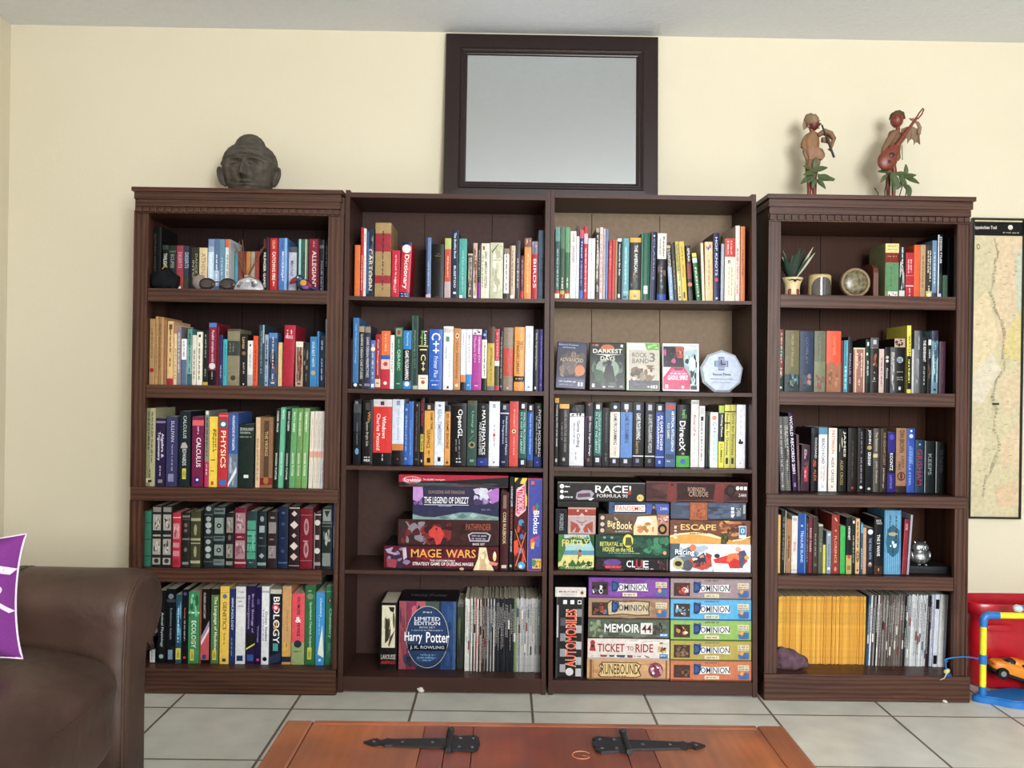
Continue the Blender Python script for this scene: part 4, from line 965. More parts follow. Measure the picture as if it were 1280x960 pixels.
def ceil_mat():
    m, nt, b = node_mat('textured_ceiling')
    tc = nt.nodes.new('ShaderNodeTexCoord')
    n = nt.nodes.new('ShaderNodeTexNoise')
    n.inputs['Scale'].default_value = 60
    n.inputs['Detail'].default_value = 6
    nt.links.new(tc.outputs['Object'], n.inputs['Vector'])
    r = nt.nodes.new('ShaderNodeValToRGB')
    r.color_ramp.elements[0].color = lin('#d8dade')
    r.color_ramp.elements[1].color = lin('#e4e6ea')
    nt.links.new(n.outputs['Fac'], r.inputs['Fac'])
    nt.links.new(r.outputs['Color'], b.inputs['Base Color'])
    b.inputs['Roughness'].default_value = 0.9
    bp = nt.nodes.new('ShaderNodeBump')
    bp.inputs['Strength'].default_value = 0.5
    bp.inputs['Distance'].default_value = 0.004
    nt.links.new(n.outputs['Fac'], bp.inputs['Height'])
    nt.links.new(bp.outputs['Normal'], b.inputs['Normal'])
    return m


TILE = 0.415
TX0 = atz(665, 886, 0).x
TY0 = atz(640, 889.5, 0).y


def tile_mat():
    m, nt, b = node_mat('floor_tiles')
    tc = nt.nodes.new('ShaderNodeTexCoord')
    mp = nt.nodes.new('ShaderNodeMapping')
    mp.inputs['Location'].default_value = (-TX0, -TY0, 0)
    nt.links.new(tc.outputs['Object'], mp.inputs['Vector'])
    br = nt.nodes.new('ShaderNodeTexBrick')
    br.offset = 0.0
    br.squash = 1.0
    br.inputs['Scale'].default_value = 1.0
    br.inputs['Brick Width'].default_value = TILE
    br.inputs['Row Height'].default_value = TILE
    br.inputs['Mortar Size'].default_value = 0.0048
    br.inputs['Mortar Smooth'].default_value = 0.2
    br.inputs['Color1'].default_value = lin('#d3d3c9')
    br.inputs['Color2'].default_value = lin('#d8d8cf')
    br.inputs['Mortar'].default_value = lin('#70665a')
    nt.links.new(mp.outputs['Vector'], br.inputs['Vector'])
    n = nt.nodes.new('ShaderNodeTexNoise')
    n.inputs['Scale'].default_value = 9
    n.inputs['Detail'].default_value = 6
    nt.links.new(tc.outputs['Object'], n.inputs['Vector'])
    r = nt.nodes.new('ShaderNodeValToRGB')
    r.color_ramp.elements[0].position = .3
    r.color_ramp.elements[0].color = (.86, .85, .84, 1)
    r.color_ramp.elements[1].position = .7
    r.color_ramp.elements[1].color = (1.04, 1.03, 1.02, 1)
    nt.links.new(n.outputs['Fac'], r.inputs['Fac'])
    mx = nt.nodes.new('ShaderNodeMix')
    mx.data_type = 'RGBA'
    mx.blend_type = 'MULTIPLY'
    mx.inputs[0].default_value = 1.0
    nt.links.new(br.outputs['Color'], mx.inputs[6])
    nt.links.new(r.outputs['Color'], mx.inputs[7])
    nt.links.new(mx.outputs[2], b.inputs['Base Color'])
    b.inputs['Roughness'].default_value = 0.38
    bp = nt.nodes.new('ShaderNodeBump')
    bp.inputs['Strength'].default_value = 0.6
    bp.inputs['Distance'].default_value = 0.002
    bp.invert = True
    nt.links.new(br.outputs['Fac'], bp.inputs['Height'])
    nt.links.new(bp.outputs['Normal'], b.inputs['Normal'])
    return m


WM, CM, FM = wall_mat(), ceil_mat(), tile_mat()


def slab(name, x0, x1, y0, y1, z0, z1, m):
    mb = MB()
    mb.box(x0, x1, y0, y1, z0, z1, m)
    return struct(mb.obj(name))


slab('floor', XL - .1, XR + .1, YB - .1, WALLY + .1, -.1, 0, FM)
slab('ceiling', XL - .1, XR + .1, YB - .1, WALLY + .1, CEIL, CEIL + .1, CM)
slab('wall_back', XL - .1, XR + .1, WALLY, WALLY + .1, 0, CEIL, WM)


def holed_wall(name, along, fixed0, fixed1, a0, a1, holes, m):
    """wall with rectangular openings; along 'x' or 'y'; holes: (a0, a1, z0, z1)"""
    mb = MB()

    def bx(p0, p1, z0, z1):
        if p1 - p0 < 1e-4 or z1 - z0 < 1e-4:
            return
        if along == 'x':
            mb.box(p0, p1, fixed0, fixed1, z0, z1, m)
        else:
            mb.box(fixed0, fixed1, p0, p1, z0, z1, m)
    cur = a0
    for h in sorted(holes):
        bx(cur, h[0], 0, CEIL)
        bx(h[0], h[1], 0, h[2])
        bx(h[0], h[1], h[3], CEIL)
        cur = h[1]
    bx(cur, a1, 0, CEIL)
    return struct(mb.obj(name))


slab('wall_left', XL - .1, XL, YB - .1, WALLY, 0, CEIL, WM)
W1 = (0.55, 1.95, 0.9, 2.35)      # tall window in the wall behind the camera
W2 = (-1.5, -0.3, 1.0, 2.1)
W3 = (-3.9, -2.3, 0.1, 2.15)       # glass door in the wall at the right
DIM = mat('#8f8876', .8, .1, 'paint')  # unseen walls only: darker tone put in to cut bounced fill light
holed_wall('wall_front', 'x', YB - .1, YB, XL, XR, [W1, W2], DIM)
holed_wall('wall_right', 'y', XR, XR + .1, YB, WALLY, [W3], DIM)
WHITE = mat('#e8e6e0', 0.5, 0.3, 'paint')


def window(name, along, fixed, w):
    mb = MB()
    a0, a1, z0, z1 = w
    t = .05

    def bx(p0, p1, q0, q1):
        if along == 'x':
            mb.box(p0, p1, fixed - .07, fixed - .03, q0, q1, WHITE)
        else:
            mb.box(fixed + .03, fixed + .07, p0, p1, q0, q1, WHITE)
    bx(a0 + .001, a1 - .001, z0 + .001, z0 + t)
    bx(a0 + .001, a1 - .001, z1 - t, z1 - .001)
    bx(a0 + .001, a0 + t, z0 + t, z1 - t)
    bx(a1 - t, a1 - .001, z0 + t, z1 - t)
    bx((a0 + a1) / 2 - .02, (a0 + a1) / 2 + .02, z0 + t, z1 - t)
    return struct(mb.obj(name))


window('window_1', 'x', YB, W1)
window('window_2', 'x', YB, W2)
window('window_3', 'y', XR, W3)


def area(name, loc, rot, sx, sy, power, col):
    l = bpy.data.lights.new(name, 'AREA')
    l.shape = 'RECTANGLE'
    l.size, l.size_y = sx, sy
    l.energy = power
    l.color = col
    o = bpy.data.objects.new(name, l)
    COL.objects.link(o)
    o.location = loc
    o.rotation_euler = rot
    return o


# daylight entering by the three openings (each lamp stands in its opening)
area('daylight_window', ((W1[0] + W1[1]) / 2, YB - .09, (W1[2] + W1[3]) / 2), (PI / 2, 0, 0), W1[1] - W1[0], W1[3] - W1[2], 330, (0.95, 0.975, 1.0))
area('daylight_small_window', ((W2[0] + W2[1]) / 2, YB - .09, (W2[2] + W2[3]) / 2), (PI / 2, 0, 0), W2[1] - W2[0], W2[3] - W2[2], 14, (1.0, 0.93, 0.82))
area('daylight_glass_door', (XR + .09, (W3[0] + W3[1]) / 2, (W3[2] + W3[3]) / 2), (PI / 2, 0, PI / 2), W3[1] - W3[0], W3[3] - W3[2], 20, (0.9, 0.95, 1.0))
w = bpy.data.worlds.new('sky')
SC.world = w
w.use_nodes = True
w.node_tree.nodes['Background'].inputs[0].default_value = (0.75, 0.85, 1.0, 1)
w.node_tree.nodes['Background'].inputs[1].default_value = 1.0

# a ceiling lamp behind the camera: frosted glass dome on a metal plate
lm = MB()
lm.lathe([(0.0, 0), (.17, 0), (.17, -.02), (.15, -.03), (0, -.03)], mat('#b8b4ac', .3, .5, 'metal', .9), 32)
lamp = lm.obj('ceiling_lamp', None, (-.9, -3.4, CEIL - .001))
tag(lamp, 'round ceiling lamp with a frosted glass dome, behind the sofa', 'lamp')
gm, gnt, gb = node_mat('frosted_lamp_glass')
gb.inputs['Base Color'].default_value = (1, .9, .75, 1)
gb.inputs['Emission Color'].default_value = (1, .8, .52, 1)
gb.inputs['Emission Strength'].default_value = 18.0
lm = MB()
lm.lathe([(.15 * math.cos(a * PI / 16), -.03 - .07 * math.sin(a * PI / 16)) for a in range(0, 9)], gm, 32)
lm.obj('lamp_shade', lamp)

# ------------------------------------------------------------------ bookcase materials
OAKX = wood('dark_oak_along', '#2a1812', '#583829', 0, rough=.4, spec=.28, strength=.95, wave=.3)
OAKZ = wood('dark_oak_upright', '#2a1812', '#583829', 2, rough=.4, spec=.28, strength=.95, wave=.3)
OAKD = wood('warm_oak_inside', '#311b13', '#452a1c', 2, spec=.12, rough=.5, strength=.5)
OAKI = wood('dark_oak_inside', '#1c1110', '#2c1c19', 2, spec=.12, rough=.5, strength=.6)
ESPX = wood('espresso_laminate_along', '#3b2620', '#462e27', 0, rough=.4, spec=.2, strength=.5)
ESPZ = wood('espresso_laminate_upright', '#3b2620', '#462e27', 2, rough=.4, spec=.2, strength=.5)
ESPB = mat('#44302a', .5, .15, 'board')
ESPC = mat('#84705a', .5, .15, 'board')


class Lin:
    """x of an upright edge as a function of z, through two photo points at depth Y"""

    def __init__(self, p, q, Y):
        a, b = at(p[0], p[1], Y), at(q[0], q[1], Y)
        self.a, self.b = a, b

    def __call__(self, z):
        t = (z - self.b.z) / (self.a.z - self.b.z)
        return self.b.x + t * (self.a.x - self.b.x)


def upright(mb, f0, f1, z0, z1, y0, y1, m):
    """board between the edges f0(z), f1(z)"""
    b = [(f0(z0), y0, z0), (f1(z0), y0, z0), (f1(z0), y1, z0), (f0(z0), y1, z0)]
    t = [(f0(z1), y0, z1), (f1(z1), y0, z1), (f1(z1), y1, z1), (f0(z1), y1, z1)]
    mb.hexa(b, t, m)


off = lambda f, d: (lambda z: f(z) + d)
YF = {'A': -.02, 'B': 0.0, 'C': 0.0, 'D': -.016}
YBK = .285
INNER = {}
SHZ = {}

# ---- the two oak cases
PX = {
    'A': dict(xc=298, ol=((168.5, 268), (161.5, 715)), il=((186, 268), (177.8, 700)), ir=((411, 272), (404.5, 600)), orr=((430.2, 272), (419.6, 860)),
              corn=(164.5, 430.5, 235.6, 267.6), base=(150, 419.5, 836.6, 865.4), rail=(162.5, 422.5, 611, 627.4),
              sh=[(362.2, 378.4), (482.6, 499), None, (712.2, 729)]),
    'D': dict(xc=1085, ol=((960.5, 276), (955, 800)), il=((976, 276), (971, 838)), ir=((1196.3, 276), (1191.5, 838)), orr=((1212.8, 276), (1207.8, 838)),
              corn=(959.8, 1220, 244.2, 277.7), base=(955.2, 1213, 844.4, 872.6), rail=(958, 1209, 620, 634.4),
              sh=[(370, 386), (491.2, 507.5), None, (721.4, 737.6)]),
}
# floor line of each case front is z = 0
for cn in 'AD':
    P = PX[cn]
    y0 = YF[cn]
    yr = y0 - .015        # cornice, rail and base stand proud
    fol, fil, fir, fo = (Lin(P[k][0], P[k][1], y0) for k in ('ol', 'il', 'ir', 'orr'))
    INNER[cn] = (off(fol, .018), off(fo, -.018))
    zc = lambda y, Y=y0: at(P['xc'], y, Y).z
    zt, zcb = zc(P['corn'][2], yr - .012), zc(P['corn'][3], yr)
    zr1, zr0 = zc(P['rail'][2], yr), zc(P['rail'][3], yr)
    zb1 = zc(P['base'][2], yr)
    lab = {'A': 'tall oak bookcase at the far left, with toothed cornice and broken lower front', 'D': 'tall oak bookcase with toothed cornice at the far right, beside the map'}[cn]
    root = empty('bookcase', (0, 0, 0))
    tag(root, lab, 'bookcase', 'row of four bookcases')
    # sides
    for f0, f1 in ((fol, off(fol, .016)), (off(fo, -.016), fo)):
        mb = MB()
        upright(mb, f0, f1, 0.001, zt - .02, y0 + .002, YBK, OAKZ)
        mb.obj('side_panel', root)
    # stiles
    jobs = [(fol, fil, 0.001, zr0), (fol, fil, zr1, zcb + .01), (fir, fo, zr1, zcb + .01)]
    if cn == 'D':
        jobs.append((fir, fo, 0.001, zr0))
    for f0, f1, z0, z1 in jobs:
        mb = MB()
        upright(mb, f0, f1, z0, z1, y0 - .002, y0 + .018, OAKZ)
        # bead moulding on the outer edge
        g = f0 if f0 is fol else off(fo, -.006)
        upright(mb, g, off(g, .006), z0, z1, y0 - .006, y0 - .002, OAKZ)
        mb.obj('stile', root)
    mb = MB()
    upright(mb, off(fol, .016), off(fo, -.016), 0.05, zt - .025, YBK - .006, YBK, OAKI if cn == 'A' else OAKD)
    bo = mb.obj('back_panel', root)
    mb = MB()
    for u in (.4, .78):     # joints of the back board
        g = lambda z, u=u: fol(z) + (fo(z) - fol(z)) * u
        upright(mb, g, off(g, .003), 0.06, zt - .03, YBK - .0075, YBK - .006, mat('#140c0b', .7))
    mb.obj('panel_joint', bo)
    # cornice
    xa, xb = at(P['corn'][0], 250, yr - .012).x, at(P['corn'][1], 250, yr - .012).x - (.006 if cn == 'A' else 0)
    mb = MB()
    H = zt - zcb
    yk = lambda v: yr + .012 - v
    steps = [(0.0, .20, .006), (.20, .235, .010), (.235, .52, .010), (.52, .56, .014), (.56, .80, .018), (.80, .85, .021), (.85, 1.0, .026)]
    cuts = [(0, .22, .008), (.22, .27, .001), (.27, .50, .012), (.50, .54, .009), (.54, .80, .018), (.80, .84, .014), (.84, 1.0, .027)]
    for a, b, v in cuts:
        mb.box(xa + (.027 - v) * .7, xb - (.027 - v) * .7, yk(v) - .0, YBK + .012, zcb + H * a, zcb + H * b, OAKX)
    n = 27
    L = xb - xa - .02
    for i in range(n + 1):
        x = xa + .01 + L * i / (n + 1) + .002
        mb.bbox(x, x + L / (n + 1) * .74, yk(.0145), yk(.008) + .001, zcb + H * .04, zcb + H * .24, OAKX, .0012)
    mb.obj('cornice', root)
    mb = MB()
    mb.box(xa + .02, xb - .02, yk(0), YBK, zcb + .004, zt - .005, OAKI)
    mb.obj('top_board', root)
    # rail between the upper and the lower half, with its shelf
    def board(zfront1, zfront0, ya, wide, nm='shelf'):
        mb = MB()
        f0, f1 = off(fol, .0165), off(fo, -.0165)
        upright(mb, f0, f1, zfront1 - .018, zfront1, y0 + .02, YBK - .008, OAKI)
        s = mb.obj(nm, root)
        mb = MB()
        if wide:
            x0, x1 = at(wide[0], 620, ya).x, at(wide[1], 620, ya).x
        else:
            z = zfront1
            x0, x1 = fil(z) + .0005, fir(z) - .0005
        mb.bbox(x0, x1, ya, y0 + .0195, zfront0, zfront1 + .0015, OAKX, .002)
        mb.obj('front_edge', s)
        return zfront1
    zs = []
    for i, s in enumerate(P['sh']):
        if s is None:
            zs.append(board(zr1, zr0, yr, P['rail'][:2]))
        elif cn == 'A' and i == 3:
            zs.append(board(zc(s[0]), zc(s[1]), y0, (178.5, 403.5)))
        else:
            zs.append(board(zc(s[0]), zc(s[1]), y0, None))
    # base
    mb = MB()
    x0, x1 = at(P['base'][0], 850, yr).x, at(P['base'][1], 850, yr).x
    if cn == 'A':
        x0 = fol(0.05) - .004
    mb.bbox(x0, x1, yr, y0 - .003, 0.001, zb1, OAKX, .003)
    mb.box(x0, x1, y0 - .003, y0 + .02, zb1 - .03, zb1 - .001, OAKX)
    for x in (x0, x1 - .006):
        mb.box(x, x + .006, y0 - .003, y0 + .12, 0.001, zb1 - .002, OAKX)
    mb.obj('base_board', root)
    mb = MB()
    upright(mb, off(fol, .0165), off(fo, -.0165), zb1 - .02, zb1 - .0015, y0 + .0205, YBK - .008, OAKX)
    mb.obj('bottom_shelf', root)
    zs.append(zb1 - .0015)
    SHZ[cn] = zs
    if cn == 'A':
        TOPA = zt
    else:
        TOPD = zt

# ---- the two plain espresso cases
PB = {
    'B': dict(xc=555, ol=((432.2, 240), (422, 862)), il=((437.6, 245), (428.6, 850)), ir=((682, 245), (677, 850)), orr=((688.2, 245), (682, 862)),
              top=(242.2, 248.2), sh=[(371.6, 376.6), (487.4, 492.8), (583.8, 588.6), (713.8, 718.4)], kick=(847.2, 864.2), post=(238.6, 866), bk=ESPB),
    'C': dict(xc=816, ol=((688.5, 245), (685.5, 862)), il=((693.4, 250), (691, 850)), ir=((939.7, 250), (941, 850)), orr=((945.2, 245), (946.8, 866)),
              top=(243.6, 249), sh=[(374.4, 378.6), (489.6, 494.2), (585.4, 590), (715.2, 719.6)], kick=(852, 867), post=(241.4, 870), bk=ESPC),
}
for cn in 'BC':
    P = PB[cn]
    y0 = 0.0
    fol, fil, fir, fo = (Lin(P[k][0], P[k][1], y0) for k in ('ol', 'il', 'ir', 'orr'))
    INNER[cn] = (fil, fir)
    zc = lambda y, Y=y0: at(P['xc'], y, Y).z
    lab = {'B': 'plain espresso bookcase under the mirror, with the tan volume and large empty gap', 'C': 'plain espresso bookcase right of centre, holding the many stacked game boxes'}[cn]
    root = empty('bookcase', (0, 0, 0))
    tag(root, lab, 'bookcase', 'row of four bookcases')
    zt = zc(P['top'][0])
    for f0, f1 in ((fol, fil), (fir, fo)):
        mb = MB()
        upright(mb, f0, f1, 0.001, zt + .008, 0, YBK, ESPZ)
        mb.obj('side_panel', root)
    mb = MB()
    upright(mb, off(fil, .0005), off(fir, -.0005), zc(P['top'][1]), zt, .0, YBK - .004, ESPX)
    mb.obj('top_board', root)
    TOPB = zt
    mb = MB()
    upright(mb, off(fil, .0005), off(fir, -.0005), 0.03, zt - .001, YBK - .003, YBK, P['bk'])
    bo = mb.obj('back_panel', root)
    mb = MB()
    for u in ((.345, .72) if cn == 'B' else (.225, .6)):
        g = lambda z, u=u: fil(z) + (fir(z) - fil(z)) * u
        upright(mb, g, off(g, .0025), 0.07, zt - .02, YBK - .0042, YBK - .003, mat('#2a1c18', .7))
    mb.obj('panel_joint', bo)
    zs = []
    for (a, b) in P['sh']:
        mb = MB()
        z1, z0 = zc(a), zc(b)
        # slightly sagging board
        n = 12
        vs, fs = [], []
        for i in range(n + 1):
            u = i / n
            sag = -.0015 * (1 - (2 * u - 1) ** 2)
            x = fil(z1) + .0006 + u * (fir(z1) - fil(z1) - .0012)
            for (y, z) in ((0.001, z0), (0.001, z1), (YBK - .004, z1), (YBK - .004, z0)):
                vs.append((x, y, z + sag))
        for i in range(n):
            for k in range(4):
                fs.append((i * 4 + k, i * 4 + (k + 1) % 4, i * 4 + 4 + (k + 1) % 4, i * 4 + 4 + k))
        fs += [(3, 2, 1, 0), (n * 4, n * 4 + 1, n * 4 + 2, n * 4 + 3)]
        mb.add(vs, fs, ESPX)
        mb.obj('shelf', root)
        zs.append(z1)
    z1 = zc(P['kick'][0])
    mb = MB()
    upright(mb, off(fil, .0006), off(fir, -.0006), z1 - .016, z1, .001, YBK - .004, ESPX)
    mb.obj('bottom_shelf', root)
    mb = MB()
    upright(mb, off(fil, .0006), off(fir, -.0006), 0.006, z1 - .017, .004, .02, ESPX)
    mb.obj('kick_plate', root)
    zs.append(z1)
    SHZ[cn] = zs

# ------------------------------------------------------------------ books on the shelves
CASE_WORD = {'A': 'far left case', 'B': 'left middle case', 'C': 'right middle case', 'D': 'far right case'}
SHELF_WORD = {1: 'top shelf', 2: 'second shelf', 3: 'third shelf', 4: 'fourth shelf', 5: 'bottom shelf'}
ORD = ['first', 'second', 'third', 'fourth', 'fifth', 'sixth', 'seventh', 'eighth', 'ninth', 'tenth', 'eleventh', 'twelfth', 'thirteenth', 'fourteenth', 'fifteenth', 'sixteenth', 'seventeenth', 'eighteenth', 'nineteenth', 'twentieth']


def nwords(s):
    return len(s.replace('-', ' ').split())


def stand_book(x0, x1, z0, ztop, Ysp, lean, depth, col, spec, hard, name='book', pages=None, auto=True, gloss=0.42):
    """book whose spine spans x0..x1 at its foot; LEAN is the sideways shift of its head"""
    w_ = x1 - x0
    rise = ztop - z0
    ang = math.atan2(lean, rise)
    w_ *= math.cos(ang)
    h_ = rise / math.cos(ang) - abs(w_ * math.sin(ang)) * 1.0
    o = make_book(name, w_, h_, depth, col, spec, hard, pages, auto, gloss)
    o.location = ((x0 + x1) / 2, Ysp, z0 + abs(w_ / 2 * math.sin(ang)) + .0004)
    o.rotation_euler = (0, ang, 0)
    return o


nb = 0
for (cn, num, ox, oy, k, yz, text, ys) in SHELVES:
    rows = []
    for ln in text.strip().splitlines():
        head, spec = ln.split('|', 1)
        p = head.split()
        kind = p[5].replace('_', ' ')
        fl = p[6:]
        rows.append((float(p[0]), float(p[1]), float(p[2]), p[3], p[4], kind, fl, spec.strip()))
    z0 = SHZ[cn][num - 1]
    Yb = YF[cn] + ys
    for i, (a, b, yt, col, cw, kind, fl, spec) in enumerate(rows):
        lean, yo = 0.0, 0.0
        for f in fl:
            if f[0] == 'L':
                lean = float(f[1:])
            if f[0] == 'Y':
                yo = float(f[1:])
        Y = Yb + yo + random.uniform(-.002, .003)
        py = oy + yz / k
        Yx = Yb + yo
        X0, X1 = at(ox + a / k, py, Yx).x, at(ox + b / k, py, Yx).x
        zt = at(ox + (a + b + lean) / 2 / k, oy + yt / k, Yx).z
        lx = at(ox + (a + lean) / k, oy + yt / k, Yx).x - at(ox + a / k, oy + yt / k, Yx).x
        # the photo's own tilt is already in the camera; a plain book stands upright
        if lean == 0:
            lx = 0.0
        lo = max(INNER[cn][0](z0), INNER[cn][0](zt)) + .0012
        hi = min(INNER[cn][1](z0), INNER[cn][1](zt)) - .0012 - max(0, lx)
        if X0 < lo:
            X0 = lo
        if X1 > hi:
            X1 = hi
        X0 += .00025
        X1 -= .00025
        h = zt - z0
        hard = any(s in kind for s in ('hardcover', 'leatherbound', 'clothbound', 'bible', 'volume', 'antique', 'novel', 'thick')) and (X1 - X0) > .009
        d = max(.1, min(.205 if cn in 'BC' else .21, h * random.uniform(.66, .76)))
        if Y + d > YBK - .012:
            d = YBK - .012 - Y
        pages = PAGES_OLD if ('old' in kind or 'tan' in cw or 'cream' in cw) else PAGES
        spiral = 'spiral' in kind
        gl = .55 if 'cloth' in kind or 'old' in kind else (.3 if cn in 'BC' else .38)
        o = stand_book(X0, X1, z0, zt, Y, lx, d, col, spec, hard, 'disc_case' if kind == 'disc case' else ('notebook' if spiral else ('magazine' if ('magazine' in kind or 'journal' in kind) else 'book')), pages, auto='leatherbound' not in kind, gloss=gl)
        if spiral:
            mb = MB()
            W_ = X1 - X0
            n = 34
            for q in range(n):
                zz = .004 + (h - .012) * q / (n - 1)
                mb.tube([(W_ * .48 * math.cos(t), -.003 + .006 * math.sin(t), zz + .001 * math.cos(t)) for t in [2 * PI * e / 10 for e in range(11)]], .0006, mat('#a8a8a4', .3, .6, 'metal', .8), 5, False)
            mb.obj('spiral_binding', o)
        # label
        L, R = (rows[i - 1] if i else None), (rows[i + 1] if i + 1 < len(rows) else None)
        where = '%s, %s' % (SHELF_WORD[num], CASE_WORD[cn])
        me = '%s %s' % (cw, kind)
        same = [r for r in rows if r is not rows[i] and r[4] == cw and r[5] == kind]
        if not same:
            lab = '%s, %s' % (me, where)
            if nwords(lab) <= 11 and (L or R):
                if L:
                    lab = '%s right of the %s one, %s' % (me, L[4], where)
                else:
                    lab = '%s left of the %s one, %s' % (me, R[4], where)
        else:
            if L and R:
                lab = '%s between %s and %s ones, %s' % (me, L[4], R[4], where)
            elif L:
                lab = '%s right of the %s one, %s' % (me, L[4], where)
            else:
                lab = '%s left of the %s one, %s' % (me, R[4], where)
        if nwords(lab) > 16:
            lab = '%s, %s' % (me, where)
        cat = 'book'
        if kind == 'disc case':
            cat = 'disc case'
        elif spiral:
            cat = 'notebook'
        elif 'magazine' in kind or 'journal' in kind:
            cat = 'magazine'
        tag(o, lab, cat, 'books on the %s of the %s' % (SHELF_WORD[num], CASE_WORD[cn]))
        nb += 1
# ------------------------------------------------------------------ boxes
ZB4 = (425, 580, 4.741)
ZC4 = (680, 580, 4.741)
ZC5 = (680, 715, 4.741)
ZB5 = (425, 715, 4.741)
ZC2 = (680, 380, 4.741)


def zx(Z, x, y, Y):
    return at(Z[0] + x / Z[2], Z[1] + y / Z[2], Y)


def game_box(Z, x0, x1, y0, y1, zlow, Y, depth, col, side, spec, label, group=None, lid=0.93, name='game_box', cat='game box', upright_=False):
    """box with a lid; front printed; y0/y1 top and bottom in zoom units; zlow: height it stands on. returns its top height"""
    ym = (y0 + y1) / 2
    X0, X1 = zx(Z, x0, ym, Y).x + .0006, zx(Z, x1, ym, Y).x - .0006
    cn_ = 'B' if Z is ZB4 else 'C'
    for z_ in (zlow, zx(Z, x0, y0, Y).z):
        X0, X1 = max(X0, INNER[cn_][0](z_) + .001), min(X1, INNER[cn_][1](z_) - .001)
    xm = (x0 + x1) / 2
    ztop = zx(Z, xm, y0, Y).z
    if zlow is None:
        zlow = zx(Z, xm, y1, Y).z
    w_, h_ = X1 - X0, ztop - zlow - .0006
    mb = MB()
    t = .0012
    if upright_:
        mb.bbox(-w_ / 2 + t, w_ / 2 - t, .003, depth - .001, .0002, h_ - .001, mat(side, .5), .001)
    else:
        mb.bbox(-w_ / 2 + t, w_ / 2 - t, t, depth - t, .0002, h_ * .6, mat(side, .5), .001)
    o = mb.obj(name, None, ((X0 + X1) / 2, Y, zlow + .0003))
    mb = MB()
    m = mat(col, .38)
    s = mat(side, .42)
    z0 = h_ * (1 - lid)
    # lid: four skirts and a top
    mb.box(-w_ / 2, w_ / 2, 0, t, z0, h_, m)
    mb.box(-w_ / 2, w_ / 2, depth - t, depth, z0, h_, s)
    mb.box(-w_ / 2, -w_ / 2 + t, t, depth - t, z0, h_, s)
    mb.box(w_ / 2 - t, w_ / 2, t, depth - t, z0, h_, s)
    mb.box(-w_ / 2 + t, w_ / 2 - t, t, depth - t, h_ - t, h_, s)
    l = mb.obj('lid', o)
    mb = MB()
    f = Face(w_, h_, 0.0, mb)
    f.rough = .34
    f.draw(spec)
    if mb.f:
        mb.obj('printed_art', l)
    tag(o, label, cat, group)
    return zlow + h_ + .0006


Yb = .022
zs = SHZ['B'][3]
z = game_box(ZB4, 260, 941, 488, 628, zs, Yb, .22, '#5c1626', '#1c1a26',
    'm .0 .24 0 1 20 #3c2c48,#8c7ca0,#241c30,#64203c;p #a89cb8 .01 .15 .08 .05 .06 .25 .13 .35 .1 .4 .03 .3;p #a04050 .02 .55 .12 .6 .1 .95 .03 .9;p #c8b8c8 .16 .1 .19 .05 .2 .5 .17 .6;'
    'm .24 .8 0 1 22 #6c1830,#8c1c30,#3c1020,#54182c;h .235 .5 .12 .48 #e8a840 MAGE;h .54 .8 .12 .48 #e8a840 WARS;h .4 .62 .57 .65 #f0e8e0 THE CUSTOMIZABLE;h .25 .78 .68 .82 #f4f0ec STRATEGY GAME OF DUELING MAGES;'
    'p #e4d4a8 .83 .02 .89 .02 .91 .5 .96 1 .78 1 .82 .5;p #d8b088 .84 .4 .89 .4 .9 1 .83 1;m .8 .93 .0 1 8 #e8dcb4,#c8b080;e .965 .4 .015 .2 #f0d070;e .965 .3 .008 .12 #f8f0c0;p #d8846c .92 .6 1 .68 .98 .8 .92 .75;e .68 .95 .02 .06 #c8a890',
    'long dark-red game box with golden letters, lowest of the left stack', 'game boxes lying on the fourth shelf of the left middle case')
z = game_box(ZB4, 343, 944, 330, 488, z, Yb, .2, '#452424', '#2a1c1c',
    'm 0 .3 0 1 34 #6c6068,#8c8088,#3c2c30,#7c2c30,#54242c;m .2 .56 0 1 24 #8c2c2c,#6c2424,#3c2020;p #d03c34 .3 .45 .36 .22 .42 .3 .46 .55 .42 .9 .38 .95 .36 .7 .31 .62;p #5c1c20 .37 .3 .39 .32 .385 .4 .37 .38;p #8c2c2c .5 .4 .53 .4 .52 .75 .48 .8;'
    'm .56 1 0 1 14 #4c2c28,#3c2420;h .67 .92 .14 .38 #a85838 PATHFINDER;p #b8b0c0 .69 .55 .73 .46 .88 .46 .92 .55 .9 .8 .71 .8;p #3c2c34 .705 .57 .74 .5 .87 .5 .905 .57 .89 .75 .72 .75;G .73 .88 .55 .62 #b8b0c0;G .73 .88 .66 .72 #b8b0c0;h .74 .86 .86 .94 #e8e0d8 BASE SET',
    'brown game box with a crimson creature picture, in the middle of the left stack', 'game boxes lying on the fourth shelf of the left middle case')
